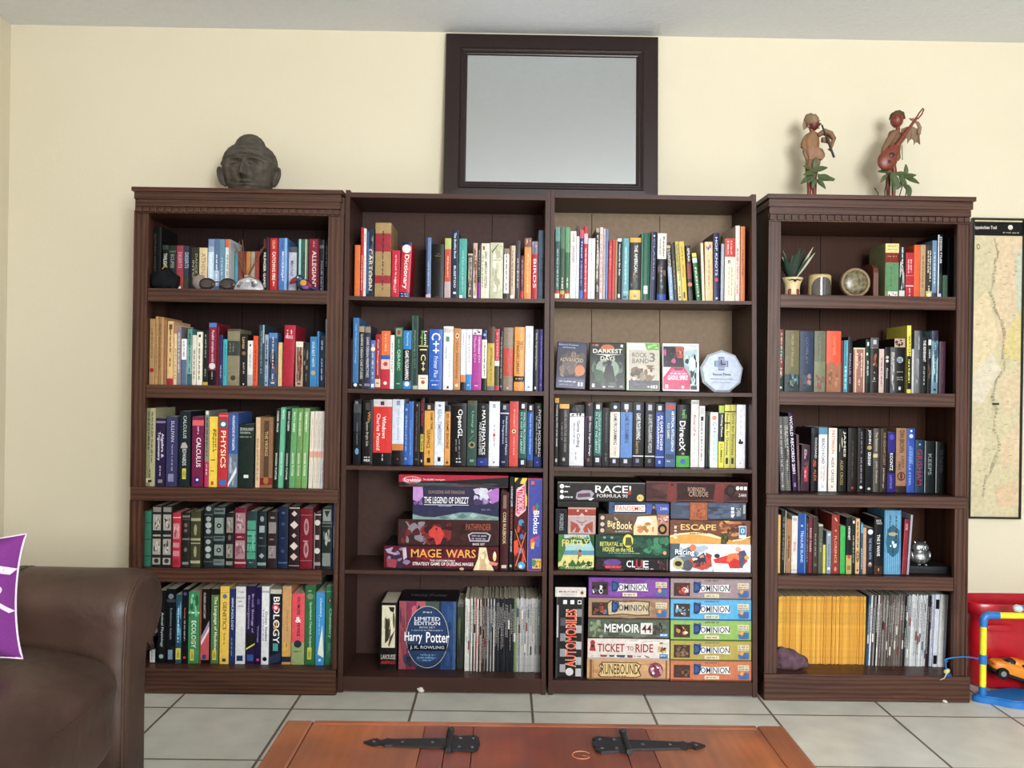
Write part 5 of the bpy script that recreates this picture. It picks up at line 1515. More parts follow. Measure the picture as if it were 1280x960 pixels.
z = game_box(ZB4, 431, 942, 138, 328, z, Yb, .2, '#3a3450', '#28243c',
    'm 0 .12 0 .8 9 #b08cc8,#7c5ca0,#4c3c6c;p #c090d0 0 0 .11 0 .12 .3 .06 .45 0 .4;m .68 1 0 .6 18 #a88cc0,#6c5c8c,#c8c0d8,#4c3c64;p #ccd0d8 .78 0 .86 .02 .9 .25 .86 .38 .8 .3 .76 .2;p #b070c0 .86 .15 .96 .02 1 0 1 .4 .92 .5;b .55 .8 #343458;'
    'p #7c9c98 0 .84 .12 .92 .25 .93 .42 .85 .55 .77 .7 .77 .85 .84 1 .9 1 1 0 1;p #5c7c7c .3 .93 .36 .88 .42 .95 .36 1;p #5c7c7c .52 .9 .58 .8 .64 .9 .58 .98;p #a0b8b4 .66 .85 .7 .78 .76 .86 .7 .95;p #688884 .78 .92 .83 .86 .88 .93 .83 1;p #a0b8b4 .42 .9 .47 .82 .52 .92 .46 1;p #688884 .9 1 .94 .92 1 .98 1 1;'
    'h .18 .6 .1 .2 #a08478 DUNGEONS AND DRAGONS;h .13 .65 .3 .5 #ececf0 THE LEGEND OF DRIZZT;r .13 .65 .535 .55 #ececf0;G .3 .46 .565 .59 #d0d0d8;G .8 .92 .65 .7 #8880a8',
    'dark-violet game box with white letters and pale green scales, second in stack', 'game boxes lying on the fourth shelf of the left middle case')
z = game_box(ZB4, 348, 998, 66, 130, z, Yb - .004, .19, '#1e1e22', '#8c1830',
    'p #b41c3c 0 0 1 0 1 .12 .5 .45 0 .62;e .12 .42 .085 .28 #f0b8b8;e .12 .42 .08 .23 #d03048;h .045 .195 .3 .56 #f8f0f0 Scrabble;h .22 .42 .32 .48 #f4e8e8 The CLASSIC word game;m 0 1 .62 1 40 #54585e,#44484e,#2c2e34',
    'flat red and black game box lying on top of the left stack', 'game boxes lying on the fourth shelf of the left middle case')
for (a, b, t, col, cw, spec, nm, lab, cat) in [
    (950, 999, 172, '#4c2024', '', 'r .3 .7 .03 .2 #8c6c60; t .3 .68 .25 .66 #dcc890 CORE RULEBOOK; r .0 .06 0 .98 #2a1214; r .2 .8 .93 .97 #c8c0b8', 'book', 'dark-maroon rulebook with cream letters standing beside the stack of lying game boxes', 'book')]:
    X0, X1 = zx(ZB4, a, 400, Yb).x, zx(ZB4, b, 400, Yb).x
    zt = zx(ZB4, (a + b) / 2, t, Yb).z
    o = stand_book(X0, X1, zs, zt, Yb, 0, .2, col, spec, True)
    tag(o, lab, cat)
game_box(ZB4, 1003, 1028, 75, 632, zs, Yb, .2, '#18161a', '#141216', 't .3 .75 .1 .32 #d8d8dc A PHOENIX GAME;t .3 .7 .34 .56 #c85838 FOR THE ADVENTURE;t .35 .7 .58 .8 #d8d8dc EXPANSION GAME;e .5 .95 .3 .015 #a8a8a0', 'thin black upright game box between the rulebook and the yellow-striped box', None, .99, upright_=True)
game_box(ZB4, 1031, 1108, 82, 636, zs, Yb - .004, .22, '#54201e', '#20181a',
    'b 0 .36 #28241e;p #d8c038 0 0 .3 0 0 .05;p #d8c038 .6 0 1 0 .8 .07 .4 .06;p #d8c038 .75 .12 1 .2 1 .3 .8 .3;p #ecb4bc .15 .12 .85 .06 .9 .35 .3 .42 .1 .4;p #c83c60 .2 .15 .8 .08 .84 .33 .34 .39 .16 .37;T .25 .75 .1 .37 #f0c8d0 ROBORALLY;m 0 1 .42 1 26 #8c2c28,#3c1c1c,#c8402c,#2c2428;'
    'e .55 .48 .22 .035 #5c8cb8;e .7 .5 .12 .02 #28406c;e .62 .63 .16 .03 #4c7cb0;e .5 .78 .22 .035 #4c78ac;e .62 .94 .3 .04 #58a0d0;e .55 .95 .12 .018 #d8ecf4;p #e8743c .05 .55 .1 .55 1 .9 .95 .91;p #e8743c .9 .58 .95 .59 .2 .95 .12 .95;p #e05028 0 .68 .3 .66 .4 .78 .1 .84 0 .8',
    'upright game box with yellow hazard stripes and blue robots, beside the violet-blue box', None, .99, upright_=True)
game_box(ZB4, 1112, 1209, 84, 637, zs, Yb - .006, .22, '#4a50a4', '#7c2c4c',
    'b 0 .012 #a8405c;r 0 .03 0 1 #c8988c;r .97 1 0 1 #8c5c74;r .2 .42 .03 .07 #d85c48;p #2c8c6c .5 .3 .65 .26 .78 .3 .65 .34;p #d04840 .3 .31 .45 .29 .55 .35 .35 .37;p #e0b040 .42 .36 .62 .33 .68 .37 .5 .39;t .38 .78 .35 .6 #f4f4f8 Blokus;p #c83c6c .25 .65 .85 .61 .85 .68 .3 .74;p #e06c30 .2 .66 .4 .64 .45 .74 .2 .75;p #e0c040 .3 .7 .5 .68 .45 .76 .25 .76;p #5c68c0 .55 .66 .85 .62 .8 .74 .6 .73;'
    'r .35 .97 .865 .97 #e0b048;e .45 .91 .13 .04 #3c8c6c;t .55 .75 .88 .96 #5c4824 2-4;t .8 .92 .88 .96 #5c4824 7+;b .985 1 #8c4c6c',
    'violet-blue upright game box, the last one against the case side', None, .99, upright_=True)

# ---- game boxes of the right middle case, fourth shelf
zs = SHZ['C'][3]
Yc = .024
G4 = 'game boxes piled on the fourth shelf of the right middle case'
zf = game_box(ZC4, 84, 298, 418, 628, zs, Yc, .16, '#dcd080', '#3c6c3c',
    'b 0 .45 #98c8d0;b .45 .58 #5c94a8;m 0 1 0 .3 14 #4c7c3c,#2c5c2c,#6c9c50;p #4c7c3c 0 0 .15 0 .2 .4 .08 .75 0 .8;p #2c5c2c .85 0 1 0 1 .4 .9 .2;h .1 .85 .14 .34 #d8c860 FRIDAY;h .2 .8 .02 .09 #e8dca0 SHIPWRECK;m 0 .35 .7 1 10 #3c6c34,#5c8c44,#284c24;m .6 1 .7 1 10 #3c6c34,#5c8c44,#284c24;p #3c6c34 .3 .85 .4 .7 .5 .86 .55 .72 .65 .85 .7 1 .25 1;e .6 .47 .045 .05 #6c4838;e .6 .56 .05 .07 #a07860;p #c89878 .55 .5 .48 .4 .5 .39 .57 .48;p #6c4838 .56 .6 .59 .6 .57 .7 .54 .7;h .2 .88 .9 .97 #e8e0a8 A SOLO ADVENTURE',
    'small green and pale-yellow island game box, lowest at the left end', G4)
zt1 = game_box(ZC4, 304, 742, 560, 634, zs, Yc, .22, '#2c2226', '#1c181c',
    'm .05 .4 .0 .9 16 #3c2838,#54304c,#2c2028,#4c3c40;e .23 .35 .12 .28 #6c4c90;p #c83440 .12 .6 .36 .6 .34 .85 .14 .85;G .14 .34 .64 .82 #e86068;h .42 .54 .16 .74 #f4f4f4 CL;h .55 .635 .08 .8 #d82c3c U;h .645 .72 .16 .74 #f4f4f4 E;G .54 .8 .8 .9 #d8d0d0;m .84 1 .05 .95 10 #5c3c3c,#8c6460,#3c2828;r .97 .98 .0 1 #8c5c54;G .2 .38 .94 .98 #aaa',
    'dark game box with large white and red letters, under the dark-green box', G4)
zt1 = game_box(ZC4, 304, 743, 420, 557, zt1, Yc, .22, '#24483a', '#1c3428',
    'm .0 1 .0 1 30 #2c5444,#1f4434,#34604c,#264a3c;m .62 1 .0 .95 16 #3c7c5c,#2c6c4c,#448c64;e .44 .25 .07 .28 #d8d048;p #54582c .41 .1 .48 .1 .5 .45 .4 .45;h .06 .37 .3 .48 #dcd458 BETRAYAL at;G .18 .62 .75 .8 #98b08c;h .1 .52 .52 .72 #dcd458 HOUSE on the HILL;e .94 .75 .025 .08 #d8a070;e .12 .12 .02 .05 #88a890;e .22 .12 .02 .05 #88a890',
    'dark-green haunted house game box with yellow letters and a yellow window', G4)
zt1 = game_box(ZC4, 322, 740, 298, 412, zt1, Yc, .2, '#6c5442', '#4c3c30',
    'm .0 .5 .0 1 14 #5c4838,#7c6450,#64503e;r 0 .1 0 1 #4c4038;c .18 .03 #c8b8a8 .055;c .5 .03 #c8b8a8 .055;c .8 .03 #c8b8a8 .055;h .13 .24 .32 .72 #ecd8a0 Big;h .26 .48 .34 .74 #ecd8a0 Book;h .22 .27 .16 .3 #ecd8a0 The;G .24 .46 .78 .9 #98b0c0;p #e8c89c .5 .6 .56 .1 .82 .05 .84 .4 .86 1 .5 1;m .52 .84 .2 1 18 #ecc890,#c88c50,#f0dcb8,#b87c44;p #f0e4d0 .52 .5 .55 .12 .7 .1 .75 .3 .6 .45;p #b88470 .84 0 1 0 1 1 .84 1;m .84 1 .0 .5 7 #d8b0a0,#8c5048,#f0d8d0;e .91 .7 .065 .26 #20201c;e .91 .7 .035 .14 #b08c3c',
    'brown fantasy game box with cream letters, lying on the dark-green box', G4)
zt1 = game_box(ZC4, 384, 742, 228, 296, zt1, Yc, .2, '#2c3a58', '#7c94a8',
    'r 0 .08 0 1 #3c587c;m .0 1 .0 1 16 #24304c,#344c74,#5c7ca0;p #f0e8dc .1 .25 .6 .2 .6 .78 .1 .8;h .12 .58 .3 .72 #e0583c PANDEMIC;p #4c60a8 .62 .1 1 .1 1 .95 .62 .95;e .745 .3 .03 .2 #302420;p #2c2424 .7 1 .71 .6 .745 .45 .79 .6 .8 1;e .745 .38 .018 .13 #a87c64;h .85 .97 .38 .62 #d8d8ec Z-MAN',
    'flat blue game box with orange letters, topmost on the middle pile', G4)
zr = game_box(ZC4, 747, 1232, 474, 637, zs, Yc - .004, .23, '#b4c0c8', '#a8a8b0',
    'p #dce4ec 0 0 .54 0 .52 .3 .53 1 0 1;m .0 .54 .0 1 26 #8ca0b0,#d0dce4,#687c8c,#b0bcc8;p #54646c 0 0 .12 0 .1 .4 0 .6;p #1c2830 .05 .35 .25 .22 .27 .28 .07 .45;h .06 .3 .2 .45 #f0f4f8 Racing;e .28 .14 .04 .13 #d87c50;p #c84c3c .22 .55 .5 .35 .52 .8 .4 .95 .28 .85;p #3c3c84 .32 .5 .42 .3 .46 .8;p #e8a050 .36 .45 .41 .38 .43 .7;p #b03c30 .44 .3 .52 .4 .5 .55 .45 .5;m .25 .5 .4 .95 10 #c8503c,#e0d8d0,#8c3c38,#344;e .1 .72 .07 .2 #c8b878;e .1 .72 .045 .1 #38382c;e .22 .78 .06 .2 #5c6068;'
    'p #e4e0ec .52 0 1 0 1 1 .54 1 .52 .5;p #d83830 .53 .55 .7 .4 .85 .3 .95 .45 .96 .6 .88 .85 .74 .86 .72 .7 .56 .68;p #e87c40 .72 .35 .82 .3 .88 .5 .8 .7 .7 .6;p #5c5c74 .85 .25 .92 .2 .95 .35 .9 .85 .86 .85;e .84 .18 .035 .1 #d8a080;e .58 .42 .035 .08 #3c4048;e .95 .47 .03 .08 #c8a838;e .8 .62 .04 .12 #d83028;p #c8302c .74 .6 .86 .55 .86 .86 .76 .86',
    'white game box with a bright red racing car picture, lowest at the right end', G4)
zr = game_box(ZC4, 746, 1232, 334, 471, zr, Yc - .004, .23, '#7c4c34', '#5c3828',
    'm .0 .6 .0 .5 16 #8c5c40,#6c4430,#5c3828;p #dca044 0 .72 .2 .6 .4 .58 .62 .75 .8 .85 1 .75 1 1 0 1;p #ecd8a8 0 .66 .12 .56 .3 .5 .5 .56 .64 .72 .62 .78 .45 .66 .28 .58 .12 .64 0 .74;p #ecd8a8 .78 .82 .9 .76 1 .64 1 .7 .9 .82 .78 .88;m .58 1 .0 .7 24 #b06c44,#8c4c34,#c88858,#5c3c2c;p #50542c .64 .55 .74 .5 .72 .8 .7 1 .63 1;m .62 .74 .5 1 8 #606434,#3c4024;p #d8b040 .66 .0 .74 .0 .7 .12;h .13 .57 .17 .42 #ecc474 ESCAPE;G .24 .46 .53 .58 #5c3c20;r .05 .08 .25 .36 #d8d0c0;r .05 .08 .42 .5 #d8d0c0;r .05 .08 .56 .64 #d8d0c0;e .065 .74 .025 .05 #e8dcc0;r .855 .945 .22 .74 #d8e4ec;r .86 .94 .25 .6 #3c88b8;e .9 .42 .022 .1 #d8ecf4;e .9 .42 .01 .07 #2c6c9c',
    'brown and sandy-yellow temple game box with gold letters, on the white racing box', G4)
zr = game_box(ZC4, 750, 1198, 228, 329, zr, Yc, .2, '#4c5668', '#2c2c34',
    'm .0 1 .0 1 34 #54607a,#444e60,#5c6880,#3c4454;r .25 .49 0 1 #a45c38;m .25 .49 .0 1 16 #b46840,#904c2c,#a86040;r .245 .255 0 1 #6c3c28;r .485 .495 0 1 #6c3c28;r .8 .84 .25 .4 #e8e8ec;r .8 .84 .45 .6 #e8e8ec;p #e8e8ec .8 .65 .85 .65 .83 .85 .8 .8;t .87 .93 .28 .75 #b8bcc8 Z-MAN;r .96 .99 .1 .6 #a8a8a0',
    'slate-blue game box with a rusty-orange band, on the temple box', G4)
zr2 = game_box(ZC4, 604, 1208, 106, 222, zr, Yc, .2, '#4c2826', '#382020',
    'm .0 1 .0 1 40 #5c302c,#442422,#3c201e,#643834;b 0 .05 #7c5048;b .9 .95 #6c4038;p #7c3430 .22 0 .3 0 .3 1 .2 1;p #7c3430 .68 .1 .77 .0 .76 1 .66 1;p #3c1c1c .3 .1 .68 .1 .66 .85 .31 .85;h .41 .58 .26 .48 #b09078 ROBINSON;h .42 .61 .48 .72 #b09078 CRUSOE;e .83 .4 .05 .3 #2c1c1c;e .83 .4 .03 .18 #442c2a;e .255 .15 .012 .06 #2c1818;e .9 .28 .018 .1 #f0ece8;r .925 .95 .2 .36 #f0ece8;r .96 .99 .2 .36 #f0ece8;h .91 .985 .55 .7 #d8d0cc Z-MAN',
    'long reddish-brown wooden-chest game box, top at the right', G4)
# left pile: upright black box and card box on the island box
game_box(ZC4, 68, 136, 266, 415, zf, Yc + .005, .15, '#1c1c24', '#16161c', 'r 0 1 0 .03 #3c3c48;t .35 .7 .2 .85 #a0a4ac FORGERIES;m 0 .3 .1 .9 6 #24242c,#2c2c38;r .92 1 0 1 #34343e', 'small black box with grey letters, standing on the island box', G4, .97)
zq = game_box(ZC4, 141, 307, 257, 412, zf, Yc - .002, .15, '#b8a098', '#a04c3c',
    'b 0 .3 #a04434;b .3 .34 #c8b4b0;p #c8b4b4 .4 .3 .5 .2 .6 .3;p #b8a4a8 .08 .42 .92 .42 .92 .95 .08 .95;p #a85040 .1 .5 .35 .62 .45 .8 .4 .92 .1 .92;p #a85040 .9 .5 .65 .62 .55 .8 .6 .92 .9 .92;p #b8a4a8 .15 .9 .3 .72 .25 .92;p #b8a4a8 .85 .9 .7 .72 .75 .92;p #8c706c .3 .45 .5 .55 .7 .45 .68 .5 .5 .6 .32 .5;p #8c3c30 .46 .62 .54 .62 .5 .68;c .12 .04 #d8c0b8 .35;c .12 .04 #d8c0b8 .65;b .0 .06 #c89888;p #c8b4b4 .42 .66 .58 .66 .5 .88',
    'small pinkish-grey and rust box with an angular horned mask pattern, on the island box', G4, .97)
zq = game_box(ZC4, 80, 324, 222, 250, zq, Yc - .002, .19, '#26221f', '#1c1a18', 'b 0 .2 #34302c', 'flat plain black box lying under the racing game with silver letters', G4, .95)
game_box(ZC4, 79, 600, 108, 219, zq, Yc, .2, '#2d2926', '#24201e',
    'b 0 .05 #807c78;c .23 .025 #f0f0f0 .05;c .5 .02 #f0f0f0 .05;c .78 .024 #f0f0f0 .05;G .08 .14 .2 .28 #f0f0f0;G .08 .12 .46 .54 #f0f0f0;G .08 .18 .74 .83 #f0f0f0;p #a89cac .21 .85 .22 .55 .28 .42 .38 .42 .42 .58 .38 .88 .24 .92;p #5c5460 .23 .6 .37 .55 .38 .75 .23 .8;e .3 .68 .03 .06 #8c3c4c;p #dcdce0 .35 .9 .4 .8 .42 .82 .38 .95;h .43 .84 .16 .54 #eceaec RACE!;h .45 .8 .6 .78 #d8d0cc FORMULA 90;r .8 .84 .42 .62 #b03c38;e .945 .78 .04 .18 #d8bc60;G .925 .965 .74 .82 #6c5420',
    'long black racing game box with silver letters, top at the left', G4)

# ---- bottom shelf of the right middle case
zs = SHZ['C'][4]
Yd = .016
G5 = 'game boxes stacked on the bottom shelf of the right middle case'
DOM = ('G .42 .6 .04 .12 #6c6460;p #e0dcd4 .35 .26 .5 .3 .72 .26 .74 .64 .5 .6 .35 .66;p #3c5c90 .28 .3 .29 .12 .33 .16 .37 .12 .38 .3 .36 .62 .33 .7 .29 .68 .3 .4;h .285 .37 .16 .66 #28406c D;h .37 .73 .3 .6 #34486c OMINION;'
       'r .83 .97 .18 .46 #cfc4a8;G .84 .96 .22 .32 #8c7c5c;G .84 .96 .35 .43 #8c7c5c;p #4c6ca0 .83 .66 .87 .66 .9 .56 .97 .56 .97 .88 .85 .88;e .88 .6 .022 .1 #e8a050;')
EXP = 'r .42 .6 .72 .9 #d8cca8;G .44 .58 .77 .86 #6c6044;'


def pic(cols):
    return 'r .04 .24 .2 .84 #4c3830;m .04 .24 .2 .84 14 %s;' % cols


z = game_box(ZC5, 254, 745, 519, 643, zs, Yd, .23, '#c89c6c', '#8c6444',
    'm .0 1 .0 1 26 #d0a474,#b88a58,#c49868;r .03 .06 0 1 #8c6038;r .07 .08 0 1 #a87c50;r .95 .97 0 1 #8c6038;b .92 .96 #8c6844;p #6c4c28 .14 .3 .18 .12 .6 .12 .66 .25 .63 .5 .66 .8 .6 .9 .16 .88 .13 .75 .17 .5;p #d8bc80 .15 .32 .19 .17 .59 .17 .645 .27 .61 .5 .645 .78 .59 .85 .17 .83 .145 .72 .185 .5;h .17 .62 .21 .73 #5c4018 RUNEBOUND;G .32 .48 .78 .84 #6c4c24;e .83 .5 .09 .38 #7c3c50;m .75 .92 .12 .9 16 #a04c68,#5c2838,#c890a0,#e8d8dc',
    'sandy-brown game box with scrolled cream letters, bottom of the left stack', G5)
z = game_box(ZC5, 258, 744, 396, 515, z, Yd, .23, '#d8ccc4', '#a8383c',
    'm .2 1 .0 .3 10 #c8bcb4,#e4dcd4;b .94 1 #b8a89c;p #b03830 .02 .6 .04 .2 .08 .2 .1 .6;e .06 .2 .03 .13 #b03830;e .06 .35 .02 .08 #3c3c44;h .12 .45 .24 .64 #9c3030 TICKET;h .48 .56 .36 .56 #9c3030 TO;h .585 .8 .24 .64 #9c3030 RIDE;m .03 .12 .75 .9 4 #8c8478,#b0a898;p #a83838 .15 .78 .24 .78 .23 .88 .16 .88;p #4c6450 .26 .78 .33 .78 .32 .88 .27 .88;p #3c4c6c .35 .78 .46 .78 .45 .9 .36 .88;p #7c4c54 .48 .78 .55 .78 .55 .9 .49 .9;G .57 .66 .78 .88 #6c645c;p #3c3834 .7 .78 .76 .88 .74 .9 .69 .8;m .82 .98 .1 .75 12 #c8a868,#7c5c38,#e8d8b0,#4c3c2c;r .88 .98 .72 .92 #3c78b0;G .89 .97 .76 .82 #d8e8f4',
    'white game box with dark-red letters and tiny trains, on the sandy-brown box', G5)
z = game_box(ZC5, 261, 744, 279, 391, z, Yd, .23, '#5c6454', '#3c443a',
    'm .0 1 .0 1 34 #68705e,#4c5446,#5c6a54,#707868;m .0 .2 .0 1 16 #7c8c64,#4c5c40,#8c987c;h .2 .63 .24 .68 #f0f0ec MEMOIR;r .645 .79 .18 .75 #dcd4d0;h .66 .78 .26 .68 #5c2c30 44;m .8 .92 .1 .9 10 #4c3c3c,#38302e,#685850;r .88 .98 .7 .88 #5c8cc0;G .89 .97 .74 .82 #e8f0f8',
    'grey-green soldier game box with white letters, in the middle of the left stack', G5)
z = game_box(ZC5, 263, 743, 156, 273, z, Yd, .22, '#a48468', '#5c4030',
    'm .0 1 .0 1 20 #ac8c70,#98785c,#a08064;p #5c4430 .22 .28 .27 .08 .45 .14 .6 .1 .76 .14 .75 .5 .76 .82 .6 .84 .42 .78 .24 .86 .23 .6;p #c8b48c .235 .3 .28 .13 .45 .19 .6 .15 .745 .19 .735 .5 .745 .76 .6 .79 .42 .73 .25 .8 .245 .6;' + pic('#b04c3c,#4c7c9c,#7c4c34,#382820') + DOM.replace('#e0dcd4', '#c8b48c'),
    'light-brown game box with a scroll-framed blue title, second in the left stack', G5)
z = game_box(ZC5, 264, 743, 35, 149, z, Yd, .22, '#8048a0', '#4c2c6c',
    'm .0 1 .0 1 20 #8850a8,#784098,#8850a4;b .93 1 #6c3c88;' + pic('#1c1a24,#34323c,#d8d8dc,#5c5c68') + DOM + EXP,
    'purple game box, top of the left stack', G5)
z = zs
for (y0, y1, col, side, pc, lab) in [
    (528, 645, '#c87850', '#8c4c34', '#8c5c3c,#c8a888,#5c3c2c,#3c2c24', 'orange-brown game box, bottom of the right stack'),
    (409, 525, '#b0a048', '#6c6028', '#7c5c48,#5c4434,#8c7058', 'olive-yellow game box, second from the bottom of the right stack'),
    (288, 405, '#90b458', '#4c6c2c', '#c88848,#5c3820,#e8d0a0,#382414', 'lime-green game box with a sunset picture, mid right stack'),
    (164, 283, '#58acd8', '#2c6c94', '#58acd8,#d8e0e8,#3c444c,#888c94', 'sky-blue game box, second from the top of the right stack'),
    (41, 158, '#a08c90', '#6c5c60', '#b03c34,#e8e0d8,#7c2824,#c86c5c', 'mauve-grey game box with a red picture, top of the right stack')]:
    m_ = 'm .0 1 .0 1 22 %s,%s;b .95 1 %s;' % (col, col, side)
    z = game_box(ZC5, 749, 1233, y0, y1, z, Yd - .003, .23, col, side, m_ + pic(pc) + DOM + EXP, lab, G5)
# upright racing box and the small white-fronted box on it
za = game_box(ZC5, 70, 236, 146, 634, zs, Yd + .01, .24, '#2c2a2c', '#1c1a1c',
    'r .0 .06 0 1 #4c4848;r .93 .95 0 1 #74706c;' + ''.join('r %.2f %.2f %.3f %.3f %s;' % (u, u + .2, v, v + .095, c) for u, v, c in
        [(.72, .15, '#8c8a8c'), (.72, .35, '#a8a8aa'), (.72, .55, '#b8b8ba'), (.72, .74, '#b0b0b2'), (.15, .45, '#8c8c8e'), (.15, .64, '#a0a0a2'), (.15, .83, '#a8a8aa'), (.72, .88, '#c0c0c0'), (.15, .26, '#5c5a5c')]) +
    'r .24 .38 .04 .09 #e0e0e0;r .5 .64 .04 .09 #e0e0e0;r .76 .9 .04 .09 #e0e0e0;c .065 .05 #333 .83;T .34 .74 .15 .86 #f0c0a8 AUTOMOBILES;T .37 .72 .155 .855 #e4603c AUTOMOBILES;r .02 .08 .1 .5 #b8b4b0;c .92 .14 #d8d0d0',
    'upright black chequered-flag game box with orange-red letters on the bottom shelf', None, .985, upright_=True)
game_box(ZC5, 66, 250, 90, 145, za, Yd + .002, .2, '#d4ccc4', '#2c2624', 'G .12 .72 .35 .55 #5c5450;G .2 .6 .68 .76 #a8a098;e .87 .55 .06 .22 #b09c50;e .87 .55 .03 .12 #2c2c20', 'small box with a white front edge, lying on the chequered-flag box', None, .98)

# ---- bottom shelf of the left middle case
zs = SHZ['B'][4]


def ystand(Z, x, y, z):
    """depth of a foot seen at the zoom point on the level z"""
    return atz(Z[0] + x / Z[2], Z[1] + y / Z[2], z).y


Y1 = .07
X0, X1 = zx(ZB5, 234, 586, Y1).x, zx(ZB5, 333, 586, Y1).x
o = stand_book(X0, X1, zs, zx(ZB5, 283, 184, Y1).z, Y1, 0, .19, '#181515',
    'r .1 .9 .035 .66 #d8d0b4;m .1 .9 .04 .65 12 #8c8468,#e4dcc0,#5c543c,#b0a684;p #2c2820 .5 .06 .85 .06 .8 .14 .6 .12;p #3c3424 .3 .2 .55 .3 .5 .55 .3 .6;p #4c4434 .6 .5 .9 .4 .55 .65 .5 .62;h .08 .95 .76 .83 #c8c4bc LAROUSSE;h .08 .95 .85 .9 #d03028 ANIMALES;b .97 1 #2a2624', True, auto=False)
tag(o, 'thick black animal book with a cream picture, left of the boxed set', 'book')
Y1 = .085
ztop = zx(ZB5, 517, 172, Y1).z
X0, X1 = zx(ZB5, 346, 400, Y1).x, zx(ZB5, 689, 400, Y1).x
W_, H_ = X1 - X0, ztop - zs
bx = MB()
bx.bbox(-W_ / 2, W_ / 2, .001, .185, 0.0004, H_, mat('#1c1f28', .4), .0015)
root = bx.obj('boxed_set', None, ((X0 + X1) / 2, Y1, zs))
tag(root, 'large boxed set of books with a blue oval label, on the bottom shelf', 'boxed set')
mb = MB()
f = Face(W_ - .004, H_ - .003, .001, mb)
f.pt0 = f.pt
f.pt = lambda u, v: (f.pt0(u, v)[0], f.pt0(u, v)[1], f.pt0(u, v)[2] + .0015)
f.draw('b 0 1 #243450;r 0 .13 0 1 #a05058;r .14 .3 0 1 #8c3450;r .3 .46 0 .7 #b85c68;r .46 .7 0 .5 #4c5854;r .74 .95 0 1 #2c4c80;r .95 1 0 1 #44648c;'
       'm 0 .13 0 1 14 #c0605c,#8c3c4c,#5c3450;m .14 .45 0 .95 26 #a83c5c,#6c2c44,#c86070,#34304c;m .46 .73 0 1 16 #3c4c54,#2c3c4c;m .75 .95 0 1 12 #34588c,#24406c;e .2 .85 .12 .1 #4c3c5c;m .1 .45 .7 1 12 #3c3450,#5c3c54,#243048')
for (ru, rv, c) in ((.375, .455, '#c8c8d0'), (.368, .447, '#141c2c'), (.355, .43, '#28446c')):
    f.ellipse(.5, .52, ru, rv, c, 48)
f.draw('p #101828 .145 .63 .855 .63 .84 .72 .16 .72;m .25 .75 .74 .9 10 #3c6c98,#4c7ca8,#30588c')
for i in range(72):
    a = 2 * PI * i / 72
    f.k = 40
    f.ellipse(.5 + .36 * math.cos(a), .52 + .438 * math.sin(a), .004, .004, '#a8b0c0', 5)
f.draw('G .42 .58 .13 .18 #c8ccd8;h .27 .72 .225 .28 #dfe3ec LIMITED;h .27 .72 .29 .345 #dfe3ec EDITION;h .36 .64 .365 .39 #b8c0d0 BOX SET;G .22 .78 .41 .43 #a0a8bc;h .1 .41 .445 .62 #f4f4f6 Harry;h .48 .89 .445 .6 #f4f4f6 Potter;h .2 .8 .645 .705 #c8ccd8 J. K. ROWLING;G .38 .62 .77 .79 #88a8cc;G .33 .67 .81 .83 #88a8cc;G .42 .58 .85 .87 #88a8cc')
mb.obj('printed_art', root)
mb = MB()
m2 = mat('#b8bcc4', .4)
vs, fs = glyphs('Harry Potter', .01)
mb.add([(-W_ * .32 + a * W_ * .64, .06 + b * .05, H_ + .0006) for a, b in vs], fs, mat('#888c94', .4))
mb.obj('top_lettering', root)
X0, X1 = zx(ZB5, 693, 400, .1).x, zx(ZB5, 734, 400, .1).x
o = stand_book(X0, X1, zs, zx(ZB5, 713, 188, .1).z, .1, 0, .17, '#3c4438', 'm 0 1 .1 1 14 #4c5c3c,#2c302c,#5c6c44,#40403c; b 0 .05 #5c6058', False, auto=False)
tag(o, 'dark-green mottled book squeezed between the boxed set and the magazines', 'book')


